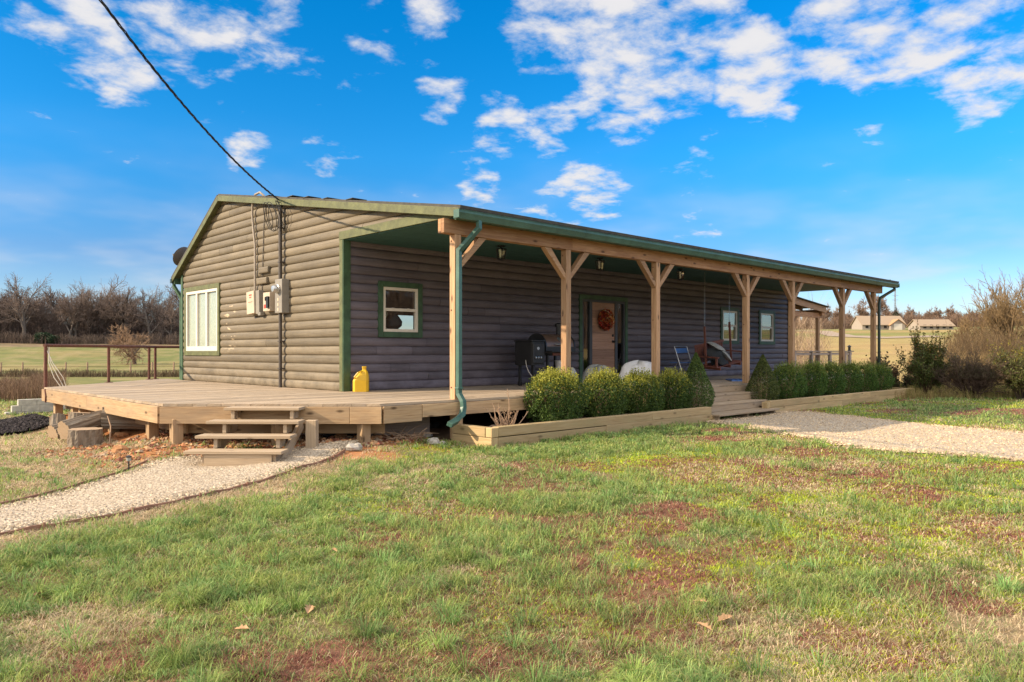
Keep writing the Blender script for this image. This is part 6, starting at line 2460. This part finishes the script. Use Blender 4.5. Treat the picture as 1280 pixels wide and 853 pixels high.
# covered bags behind the boxwoods
def bag(name, label, x, y, rx, ry, h, mat, seed):
    A, B = np.meshgrid(np.linspace(0, 2 * np.pi, 41)[:-1], np.linspace(0, 1, 16), indexing='ij')
    rr = np.cos(B * np.pi / 2) ** .55
    lump = 1 + (fbm(np.cos(A) * 2 + 5 + B * 2, np.sin(A) * 2 + B, seed, 4) - .5) * .5
    P = np.stack([x + np.cos(A) * rx * rr * lump, y + np.sin(A) * ry * rr * lump, DK + np.sin(B * np.pi / 2) * h * lump], -1)
    idx = np.arange(A.size).reshape(A.shape)
    n0 = A.shape[0]
    i2 = (np.arange(n0) + 1) % n0
    q = np.stack([idx[:, :-1], idx[i2][:, :-1], idx[i2][:, 1:], idx[:, 1:]], -1).reshape(-1, 4)
    o = np_mesh(name, P.reshape(-1, 3), q.ravel(), np.arange(len(q)) * 4, mat, smooth=True)
    return tag(o, label, 'bag')
bag('white_bag', 'big crumpled white bag lying on the porch behind the boxwoods', 13.25, 9.9, .55, .35, .47, M_WHITE, 3)
bag('grey_bag', 'smaller grey bag on the porch between the door and the white bag', 12.72, 10.6, .36, .3, .42, M_GREY, 6)
bag('white_bag', 'small white bag on the porch beside the grill and the first post', 12.75, 11.5, .22, .2, .36, M_WHITE, 9)

# hanging porch swing
sw = thing('porch_swing', 'tilted brown wooden porch swing hanging from chains under the porch ceiling', 'swing', (17.3, 10.4, DK + .45))
sx, sy, sz = 17.35, 10.35, DK + .42
T = Matrix.Rotation(rad(-7), 3, 'Y') @ Matrix.Rotation(rad(4), 3, 'X')
def S(x, y, z): return Vector((sx, sy, sz)) + T @ Vector((x, y, z))
axs = [T @ Vector(v) for v in ((1, 0, 0), (0, 1, 0), (0, 0, 1))]
mb = MB(830)
for k in range(6):
    mb.frame_box(S(0, -.25 + k * .095, .0), axs[0], axs[1], axs[2], 1.35, .08, .022)
mb.build('seat', M_REDBR, sw, bevel=.004)
mb = MB(831)
for k in range(-7, 8):
    mb.frame_box(S(k * .09, .30 + .04, .27), axs[0], axs[1], axs[2], .06, .02, .46)
mb.frame_box(S(0, .33, .50), axs[0], axs[1], axs[2], 1.38, .03, .07)
mb.build('backrest', M_REDBR, sw, bevel=.004)
for sd in (-1, 1):
    mb = MB(832)
    mb.frame_box(S(sd * .64, -.02, .25), axs[0], axs[1], axs[2], .08, .60, .028)
    mb.frame_box(S(sd * .64, -.26, .12), axs[0], axs[1], axs[2], .05, .05, .24)
    mb.build('armrest', M_REDBR, sw, bevel=.004)
    mb = MB(833)
    mb.bar(S(sd * .62, .05, .02), S(sd * .60, .10, 1.02), .05, .04)
    mb.build('hanger_bar', M_REDBR, sw, bevel=.004)
    mb = MB(834)
    top = Vector((sx + sd * .60, sy + .10, SOF - .012))
    bot = S(sd * .60, .10, 1.0)
    nl = 46
    for k in range(nl):
        a = bot.lerp(top, k / nl)
        b2 = bot.lerp(top, (k + .92) / nl)
        s_ = Vector((.012, 0, 0)) if k % 2 else Vector((0, .012, 0))
        mb.tube([a - s_, a.lerp(b2, .5) - s_ * 1.1, b2 - s_], .0035, 4)
        mb.tube([a + s_, a.lerp(b2, .5) + s_ * 1.1, b2 + s_], .0035, 4)
    mb.build('chain', M_STEEL, sw)
mb = MB(835)
for k in (-.5, 0, .5):
    mb.frame_box(S(k, 0, -.05), axs[0], axs[1], axs[2], .04, .58, .07)
mb.build('seat_frame', M_REDBR, sw, bevel=.004)
# cushions lying on the swing
def cushion(name, label, c, sx_, sy_, sz_, rot, mat, cat='cushion'):
    mb = MB(5)
    n = 9
    for sgn in (1, -1):
        base = len(mb.v)
        for i in range(n):
            for j in range(n):
                a, b = i / (n - 1) * 2 - 1, j / (n - 1) * 2 - 1
                hh = max(0, (1 - abs(a) ** 3) * (1 - abs(b) ** 3)) ** .6
                mb.v.append(Vector(c) + rot @ Vector((a * sx_ / 2, b * sy_ / 2, sgn * hh * sz_ / 2)))
        for i in range(n - 1):
            for j in range(n - 1):
                q = [base + i * n + j, base + (i + 1) * n + j, base + (i + 1) * n + j + 1, base + i * n + j + 1]
                mb._face(q if sgn > 0 else q[::-1], None, .5)
    o = mb.build(name, mat, None, smooth=True)
    return tag(o, label, cat)
R1 = T @ Matrix.Rotation(rad(62), 3, 'X') @ Matrix.Rotation(rad(-12), 3, 'Y')
cushion('cushion', 'black cushion propped up on the porch swing', S(-.22, .02, .24), .52, .44, .15, R1, M_BFAB)
R2 = T @ Matrix.Rotation(rad(38), 3, 'Y') @ Matrix.Rotation(rad(30), 3, 'X')
cushion('cushion', 'pale grey cushion with dark trim slumped on the right of the porch swing', S(.20, .0, .20), .42, .38, .13, R2, M_GREY)
R3 = T @ Matrix.Rotation(rad(25), 3, 'X') @ Matrix.Rotation(rad(14), 3, 'Y')
cushion('cushion', 'grey-edged dark cushion lying on top of the other two on the porch swing', S(-.02, .12, .44), .46, .42, .12, R3, M_GREY)
cushion('cushion', 'small black cushion at the front left of the porch swing', S(-.36, -.2, .13), .36, .34, .14, T @ Matrix.Rotation(rad(25), 3, 'X'), M_BFAB)
# blue sled lying on the floor
mb = MB(840)
c = Vector((17.05, 9.75, DK))
mb.prism([(-.5, -.16), (.38, -.2), (.5, -.1), (.5, .1), (.38, .2), (-.5, .16)], c + Vector((0, 0, .0)), (.8, .6, 0), (-.6, .8, 0), (0, 0, 1), .03)
for s_ in (-.12, 0, .12):
    mb.prism([(-.45, s_ - .015), (.3, s_ - .015), (.3, s_ + .015), (-.45, s_ + .015)], c + Vector((0, 0, .031)), (.8, .6, 0), (-.6, .8, 0), (0, 0, 1), .012)
o = mb.build('blue_board', M_BLUE, None, bevel=.008)
tag(o, 'blue ribbed plastic board lying on the porch floor under the swing', 'board')
# folding metal chair frame with a blue seat back
fc = thing('folding_chair', 'metal framed folding chair with a blue back standing behind the left conical shrub', 'chair', (16.1, 10.7, DK))
cx0, cy0 = 16.75, 11.15
for sd in (-1, 1):
    mb = MB(850)
    mb.tube([(cx0 + sd * .28, cy0 - .28, DK), (cx0 + sd * .28, cy0 - .10, DK + .52), (cx0 + sd * .28, cy0 + .02, DK + .86)], .012, 8)
    mb.build('leg', M_STEEL, fc, smooth=True)
    mb = MB(850)
    mb.tube([(cx0 + sd * .26, cy0 + .30, DK), (cx0 + sd * .26, cy0 - .12, DK + .50), (cx0 + sd * .26, cy0 - .2, DK + .52)], .012, 8)
    mb.build('leg', M_STEEL, fc, smooth=True)
mb = MB(851)
mb.bar((cx0 - .25, cy0 - .02, DK + .44), (cx0 + .25, cy0 - .02, DK + .44), .40, .02)
mb.build('seat', M_BLUE, fc, bevel=.005)
mb = MB(852)
mb.bar((cx0 - .27, cy0 - .01, DK + .74), (cx0 + .27, cy0 - .01, DK + .76), .014, .13, up=(0, .33, 1))
mb.build('backrest', M_BLUE, fc, bevel=.004)
mb = MB(852)
mb.tube([(cx0 - .28, cy0 + .02, DK + .855), (cx0 + .28, cy0 + .02, DK + .855)], .011, 8)
mb.build('top_bar', M_STEEL, fc, smooth=True)

# ------------------------------------------------------------------ side porch at the far end
sp2 = thing('side_porch_roof', 'low wooden shed roof on posts at the far end of the house', 'porch roof', (27, 13.5, 0))
ya = 12.6
mb = MB(860)
mb.prism([(24.47, EYE + 2.12), (28.75, EYE + 1.72), (28.75, EYE + 1.50), (24.47, EYE + 1.88)], (0, ya, 0), (1, 0, 0), (0, 0, 1), (0, 1, 0), .045)
mb.build('fascia', M_POST, sp2, bevel=.004)
mb = MB(861)
mb.box(24.5, 28.76, ya + .15, ya + .24, EYE + 1.30, EYE + 1.49)
mb.box(28.5, 28.745, ya + .05, 18.5, EYE + 1.40, EYE + 1.62)
mb.build('beam', M_BEAM, sp2, bevel=.004)
mb = MB(862)
mb.prism([(24.47, EYE + 2.125), (28.95, EYE + 1.71), (28.95, EYE + 1.735), (24.47, EYE + 2.155)], (0, ya - .08, 0), (1, 0, 0), (0, 0, 1), (0, 1, 0), 6.2)
mb.build('roof', M_ROOF, sp2)
for k in range(7):
    mb = MB(863 + k)
    yy = ya + .8 + k * .8
    mb.prism([(24.47, EYE + 2.115), (28.48, EYE + 1.74), (28.48, EYE + 1.60), (24.47, EYE + 1.97)], (0, yy, 0), (1, 0, 0), (0, 0, 1), (0, 1, 0), .04)
    mb.build('rafter', M_POST, sp2)
for yy in (ya + .19, 17.8):
    mb = MB(870)
    mb.box(28.36, 28.49, yy - .06, yy + .06, gz(28.4, yy) - .1, EYE + 1.30)
    mb.build('post', M_POST, sp2, bevel=.006)
sdk = thing('side_deck', 'small wooden deck at the far end of the house behind the railing', 'deck', (28, 14.5, .2))
mb = MB(880)
rg = random.Random(3)
yy = 12.72
while yy < 18.3:
    mb.box(24.86, 31.3, yy, yy + .136, DK - .30, DK - .264)
    yy += .142
mb.build('decking', M_DECK, sdk)
mb = MB(881)
mb.box(24.86, 31.3, 12.66, 12.71, DK - .50, DK - .27)
mb.box(31.31, 31.35, 12.66, 18.3, DK - .50, DK - .27)
mb.build('fascia', M_FASC, sdk)
for xx in (25.2, 27.5, 29.5, 31.0):
    mb = MB(882)
    mb.box(xx - .07, xx + .07, 12.75, 12.89, gz(xx, 12.8) - .1, DK - .31)
    mb.build('deck_post', M_FASC, sdk)
wr_ = thing('wood_railing', 'grey wooden railing with wire mesh panels at the far end of the house', 'railing', (28.5, 12.6, DK - .3))
ry = 12.64
rz = EYE + .02
mb = MB(890)
mb.box(26.05, 31.3, ry - .07, ry + .07, rz - .02, rz + .02)
mb.box(26.1, 31.2, ry - .02, ry + .02, rz - .14, rz - .05)
mb.build('top_rail', M_RAIL, wr_, bevel=.004)
for k, xx in enumerate((26.2, 27.55, 29.15, 30.55, 31.0)):
    mb = MB(891 + k)
    w_ = .055 if k < 3 else .07
    mb.box(xx - w_, xx + w_, ry - .055, ry + .055, DK - .30, rz - .021)
    mb.build('railing_post', M_RAIL, wr_, bevel=.004)
for a, b2 in ((26.26, 27.49), (27.61, 29.09), (29.21, 30.47)):
    mb = MB(897)
    x = a + .05
    while x < b2:
        mb.tube([(x, ry, DK - .22), (x, ry, rz - .14)], .004, 4)
        x += .11
    z = DK - .2
    while z < rz - .15:
        mb.tube([(a, ry + .006, z), (b2, ry + .006, z)], .004, 4)
        z += .11
    mb.build('mesh_panel', M_BOXGREY, wr_)
lt = thing('post_lantern', 'small black solar lantern on the end post of the grey railing', 'lantern', (31.0, ry, rz))
mb = MB(899)
mb.lathe([(0, .02), (.07, .02), (.07, .04), (.05, .05), (.05, .17), (.085, .18), (.05, .23), (.02, .25), (0, .26)], (31.0, ry, rz), sides=10)
mb.build('body', M_BLACK, lt)

# ------------------------------------------------------------------ bigger shrubs at the right
def leafy_shrub(name, label, px, dist, h, wid, n_stem, nleaf, dark, lite, leaf, seed, stemc=(.10, .06, .045), top_only=.2, tipc=None, spread=1.0):
    x, y, z = polar(px, dist)
    t_ = thing(name, label, 'shrub', (x, y, z))
    rg = random.Random(seed)
    cfg = dict(max=3, kids=[5, 5, 4], start=[.22, .15, .1], ang=(18, 50), len=(.45, .7), taper=.5, wob=.13, up=.03)
    paths = []
    base = Vector((x, y, z))
    for k in range(n_stem):
        a = rg.uniform(0, 6.28)
        tl = rg.uniform(.12, .75) * spread
        d = Vector((math.cos(a) * math.sin(tl), math.sin(a) * math.sin(tl), math.cos(tl)))
        grow(paths, rg, base + Vector((math.cos(a), math.sin(a), 0)) * rg.uniform(.02, .14) + Vector((0, 0, -.05)), d, h * .45, .022, 0, cfg)
    zs = max(p.z for pts, _, _ in paths for p in pts) - z
    ws = max(math.hypot(p.x - x, p.y - y) for pts, _, _ in paths for p in pts)
    f1, f2 = h / zs, wid / 2 / ws
    def sc(p): return Vector((x + (p.x - x) * f2, y + (p.y - y) * f2, z + (p.z - z) * f1))
    paths = [([sc(p) for p in pts], rs, l) for pts, rs, l in paths]
    paths_mesh('stems', paths, [stemc, stemc, tuple(c * 1.2 for c in stemc), tuple(c * 1.3 for c in stemc)], .0045, rg, t_)
    r2 = np.random.default_rng(seed)
    tips = [p for pts, _, l in paths if l >= 2 for p in pts[1:] if (p.z - z) > h * top_only]
    if nleaf and tips:
        tp = np.array([(p.x, p.y, p.z) for p in tips])
        P = tp[r2.integers(0, len(tp), nleaf)] + r2.normal(0, .035, (nleaf, 3))
        q = r2.random(nleaf)[:, None]
        C = np.array([dark]) * (1 - q) + np.array([lite]) * q
        if tipc is not None:
            hi = (P[:, 2] - z) / h
            m = r2.random(nleaf) < sstep(hi, .45, .95) * .75
            C[m] = np.array([tipc]) * r2.uniform(.6, 1.1, (m.sum(), 1))
        V, Cc = leaf_quads(P, r2.uniform(leaf[0], leaf[1], nleaf), C, r2, .62, .2)
        quads_mesh('foliage', V, nleaf, M_LEAF, colors=Cc, parent=t_)
    return t_


leafy_shrub('leafy_shrub', 'sparse dark broad-leaved shrub with reddish stems at the far end of the right planter', 1106, 23.2, 1.45, 1.6, 10, 2400,
            (.05, .05, .03), (.13, .11, .06), (.06, .11), 901, (.16, .075, .05), .15)
leafy_shrub('leafy_shrub', 'tall loose green-gold shrub beyond the planter end', 1158, 22.4, 2.3, 2.2, 12, 15000,
            (.04, .07, .018), (.15, .17, .042), (.035, .075), 902, (.11, .07, .045), .10, (.26, .17, .03))
leafy_shrub('twiggy_shrub', 'vase-shaped dark twiggy shrub with almost no green, between two leafy ones', 1214, 21.4, 1.65, 2.6, 20, 9500,
            (.05, .046, .028), (.12, .10, .05), (.02, .04), 903, (.085, .058, .045), .35, spread=1.25)
leafy_shrub('leafy_shrub', 'dense golden-green shrub at the right edge of the yard', 1280, 20.9, 1.9, 2.3, 16, 20000,
            (.045, .065, .02), (.17, .175, .05), (.03, .055), 904, (.10, .07, .05), .12, (.30, .25, .04))
leafy_shrub('leafy_shrub', 'small low dark green shrub growing at the base of the sparse shrub', 1128, 22.8, .75, .9, 7, 1800,
            (.025, .045, .015), (.08, .10, .03), (.03, .06), 905)
# tall dead grass and bramble behind them
thicket('tall_dead_grass', 'tall golden dead grass and brambles behind the right shrubs', 1135, 1420, 27, 52, 7000, .3, 1.0,
        [(.18, .125, .06), (.14, .10, .05), (.23, .165, .08), (.11, .075, .045)], 35, w=.010, twigs=4)
thicket('bramble_bank', 'high russet bramble bank beyond the right shrubs', 1185, 1440, 52, 70, 2600, .7, 2.3,
        [(.125, .085, .05), (.10, .07, .045), (.16, .115, .062)], 36, w=.018, twigs=6)
thicket('pale_brush', 'pale bare brush seen through the open end of the porch', 990, 1030, 34, 44, 110, 1.2, 3.6, [(.30, .22, .15), (.24, .17, .12), (.36, .27, .19)], 37, w=.012, twigs=7)
thicket('lawn_edge_grass', 'straw grass along the edge of the yard under the right shrubs', 1110, 1400, 21.0, 26, 9000, .08, .30, [(.34, .26, .11), (.20, .20, .06), (.28, .21, .09)], 38, w=.006, twigs=2)
# big multi-stemmed bare tree at the right edge
TAN = [(.13, .095, .06), (.16, .115, .07), (.20, .145, .08), (.23, .165, .09), (.25, .175, .095), (.25, .175, .095)]
MULTI = dict(max=4, kids=[5, 4, 4, 3], start=[.25, .2, .15, .1], ang=(14, 42), len=(.5, .72), taper=.55, wob=.09, up=.045)
r2 = random.Random(5)
bare_tree('bare_multi_stem_tree', 'big golden-brown bare tree of many upright stems at the right edge', polar(1262, 62), 8.3, 951, MULTI, TAN, .014, None, .38, .14,
          [Vector((r2.uniform(-.55, .55), r2.uniform(-.55, .55), 1)) for _ in range(6)])
bare_tree('bare_multi_stem_tree', 'second golden-brown bare tree leaning out of frame at the right edge', polar(1322, 58), 8.2, 952, MULTI, TAN, .014, None, .38, .14,
          [Vector((r2.uniform(-.5, .5), r2.uniform(-.5, .5), 1)) for _ in range(5)])
bare_tree('bare_multi_stem_tree', 'smaller bare tree with crooked pale limbs left of the big golden-brown one', polar(1218, 66), 4.9, 953, MULTI, TAN, .014, None, .38, .10,
          [Vector((-.5, .3, 1)), Vector((.35, -.3, 1)), Vector((.1, .4, 1))])

# ------------------------------------------------------------------ far farm
d_ = 285.0
def far_house(label, px0, px1, dist, wall_h, roof_h, depth, seed, garage=True):
    a, b2 = Vector(polar(px0, dist)), Vector(polar(px1, dist))
    u_ = (b2 - a)
    u_.z = 0
    L = u_.length
    u_.normalize()
    v_ = Vector((-u_.y, u_.x, 0))
    if v_.dot(Vector((CA, SA, 0))) < 0: v_ = -v_
    z0 = min(a.z, b2.z) - .3
    t_ = thing('farm_house', label, 'house', (a.x, a.y, z0))
    O = Vector((a.x, a.y, z0))
    wh = wall_h + .3
    mb = MB(seed)
    mb.prism([(0, 0), (L, 0), (L, depth), (0, depth)], O, u_, v_, (0, 0, 1), wh)
    mb.build('wall', M_FARWALL, t_)
    for e in (0, 1):
        mb = MB(seed + e)
        mb.prism([(0, wh), (depth, wh), (depth / 2, wh + roof_h - .05)], O + u_ * (0.01 if e == 0 else L - .26), v_, (0, 0, 1), u_, .25)
        mb.build('gable', M_DARKIN if e else M_FARWALL, t_)
    mb = MB(seed + 3)
    ov = .6
    sl = roof_h / (depth / 2)
    for s_ in (0, 1):
        pts = [(-ov, wh - sl * ov), (depth / 2, wh + roof_h), (depth / 2, wh + roof_h + .2), (-ov, wh - sl * ov + .2)]
        if s_: pts = [(depth - p, q) for p, q in pts][::-1]
        mb.prism(pts, O - u_ * .5, v_, (0, 0, 1), u_, L + 1)
    mb.build('roof', M_TANROOF, t_)
    k = 0
    xw = 1.2
    while xw < L * (.58 if garage else .9):
        mb = MB(seed + 10 + k)
        mb.prism([(xw, .9), (xw + 1.1, .9), (xw + 1.1, 2.2), (xw, 2.2)], O - v_ * .03, u_, (0, 0, 1), v_, .02)
        mb.build('window', M_DARKIN, t_)
        xw += 2.3
        k += 1
    if garage:
        mb = MB(seed + 30)
        gx = L * .62
        mb.prism([(gx, 0), (gx + 5.5, 0), (gx + 5.5, wh - .3), (gx + 2.75, wh + 1.6), (gx, wh - .3)], O - v_ * 1.6, u_, (0, 0, 1), v_, 1.6)
        mb.build('garage_front', M_FARWALL, t_)
        mb = MB(seed + 31)
        for s_ in (0, 1):
            e0, e1 = (gx - .4, wh - .5), (gx + 2.75, wh + 1.75)
            if s_: e0 = (gx + 5.9, wh - .5)
            q = [e0, e1, (e1[0], e1[1] + .2), (e0[0], e0[1] + .2)]
            mb.prism(q if not s_ else q[::-1], O - v_ * 2.0, u_, (0, 0, 1), v_, 4)
        mb.build('garage_roof', M_LEAFDEAD, t_)
        mb = MB(seed + 32)
        mb.prism([(gx + 1.2, 0.2), (gx + 4.3, 0.2), (gx + 4.3, 2.5), (gx + 1.2, 2.5)], O - v_ * 1.63, u_, (0, 0, 1), v_, .02)
        mb.build('garage_door', M_VINYL, t_)
    return t_


far_house('long tan-roofed farmhouse with a small front gable across the right field', 1078, 1131, 285, 2.1, 3.2, 9, 960)
far_house('tan metal-roofed farm shed right of the far farmhouse', 1150, 1192, 270, 1.6, 2.2, 8, 970, False)
# pale lane across the far field
lane = []
for px, py in ((995, 414), (1028, 414.6), (1040, 417.5), (1052, 420.5), (1075, 421.5), (1110, 423), (1135, 421.5), (1175, 420.5)):
    lane.append((px, py))
def far_pt(px, py):
    d = ray(px, py)
    best, tb = 1e9, 0
    for t2 in np.arange(100, 420, 1.0):
        e = abs(gz(d.x * t2, d.y * t2) - EYE - d.z * t2)
        if e < best: best, tb = e, t2
    return d.x * tb, d.y * tb
lc = [far_pt(*q) for q in lane]
vs_, fs_ = [], []
mb = MB(980)
seg = []
for i in range(len(lc) - 1):
    for s in range(10):
        seg.append((lc[i][0] + (lc[i + 1][0] - lc[i][0]) * s / 10, lc[i][1] + (lc[i + 1][1] - lc[i][1]) * s / 10))
for i, (x, y) in enumerate(seg):
    x2, y2 = seg[min(i + 1, len(seg) - 1)]
    x1_, y1_ = seg[max(i - 1, 0)]
    tx, ty = x2 - x1_, y2 - y1_
    l = math.hypot(tx, ty)
    nx, ny = -ty / l * 3.2, tx / l * 3.2
    vs_ += [(x + nx, y + ny, gz(x + nx, y + ny) + .10), (x - nx, y - ny, gz(x - nx, y - ny) + .10)]
fs_ = [[2 * i, 2 * i + 1, 2 * i + 3, 2 * i + 2] for i in range(len(seg) - 1)]
o = np_mesh('farm_lane', np.array(vs_), np.array(fs_).ravel(), np.arange(len(fs_)) * 4, M_TANROOF)
tag(o, 'pale lane crossing the far right field to the farmhouse', 'road', kind='structure')
# far trees
FAR = [(.15, .11, .085), (.17, .12, .09), (.19, .135, .10), (.21, .145, .105), (.22, .15, .11)]
fp = [bare_tree('far_bare_tree', 'bare round-crowned tree standing left of the far farmhouse', polar(1075, 330), 14.5, 990, TREE, FAR, .07),
      bare_tree('far_bare_tree', 'tall narrow bare tree behind the roof of the far farmhouse', polar(1101, 340), 16.5, 991, dict(TREE, ang=(15, 38)), FAR, .07),
      bare_tree('far_bare_tree', 'bare tree in the far tree line beyond the right field', polar(1048, 345), 11.0, 992, TREE, FAR, .06, 'far tree line')]
rg = random.Random(31)
for i in range(34):
    px = 985 + 330 * (i + rg.random()) / 34
    if 1066 < px < 1084 or 1094 < px < 1108: continue
    copy_tree(fp[2], polar(px, rg.uniform(338, 372)), rg.uniform(0, 6.28), rg.uniform(.75, 1.15) * (1 if px < 1130 else .95), 'bare tree in the far tree line beyond the right field', 'far tree line')
thicket('far_hedgerow', 'low brown hedgerow along the far tree line', 970, 1330, 322, 352, 3600, 2.0, 5.5, [(.17, .115, .085), (.14, .095, .075), (.21, .14, .10)], 39, w=.14, twigs=4)
x, y, z = polar(1120, 330)
shrub('far_evergreen', 'dark evergreen tree behind the far farmhouse below the mast', 'tree', x, y, z, 3.6, 3.6, 7.0, 2500, 995, cone=True, leaf=(.5, .9), dark=(.02, .034, .022), lite=(.05, .07, .04))
tw_ = thing('radio_mast', 'thin grey radio mast above the far evergreen', 'mast', polar(1119, 345))
x, y, z = polar(1119, 345)
mb = MB(998)
for k in range(3):
    a = k * 2.094
    mb.tube([(x + .5 * math.cos(a), y + .5 * math.sin(a), z), (x + .28 * math.cos(a), y + .28 * math.sin(a), z + 18)], .09, 4)
for k in range(16):
    zz = z + 1 + k * 1.06
    for j in range(3):
        a, b2 = j * 2.094, (j + 1) * 2.094
        mb.tube([(x + .42 * math.cos(a), y + .42 * math.sin(a), zz), (x + .42 * math.cos(b2), y + .42 * math.sin(b2), zz + 1)], .05, 3)
mb.build('lattice', M_BOXGREY, tw_)
mb = MB(999)
for zz in (12.5, 14.5):
    mb.bar((x - 1.4 * SA, y + 1.4 * CA, z + zz), (x + 1.4 * SA, y - 1.4 * CA, z + zz), .12, .12)
mb.build('antenna', M_BOXGREY, tw_)
# bare woods across the yard in front of the house: only the porch windows show them
rgw = np.random.default_rng(41)
n = 2600
xw, yw = rgw.uniform(25, 120, n), rgw.uniform(-85, -55, n)
zw = terrain(xw, yw)
hw = rgw.uniform(5, 13, n)
Pw = []
for j in range(6):
    s0 = np.zeros(n) if j == 0 else rgw.uniform(.2, .9, n)
    ln = hw if j == 0 else hw * rgw.uniform(.2, .45, n)
    a = rgw.uniform(0, 6.28, n)
    tl = rgw.uniform(0, .15, n) if j == 0 else rgw.uniform(.4, 1.0, n)
    b0 = np.stack([xw, yw, zw + hw * s0], 1)
    e0 = b0 + np.stack([np.cos(a) * np.sin(tl), np.sin(a) * np.sin(tl), np.cos(tl)], 1) * ln[:, None]
    w_ = (.13 if j == 0 else .07)
    Pw.append(np.stack([b0 - [w_, 0, 0], b0 + [w_, 0, 0], e0 + [w_ * .3, 0, 0], e0 - [w_ * .3, 0, 0]], 1))
Pw = np.concatenate(Pw).reshape(-1, 3)
Cw = np.repeat(np.array([[.16, .11, .085]]) * rgw.uniform(.5, 1.4, (len(Pw) // 4, 1)), 4, 0)
o = quads_mesh('roadside_woods', Pw, len(Pw) // 4, M_TWIG, colors=Cw)
tag(o, 'bare brown woods facing the porch, mirrored in its window panes', 'woods', kind='stuff')
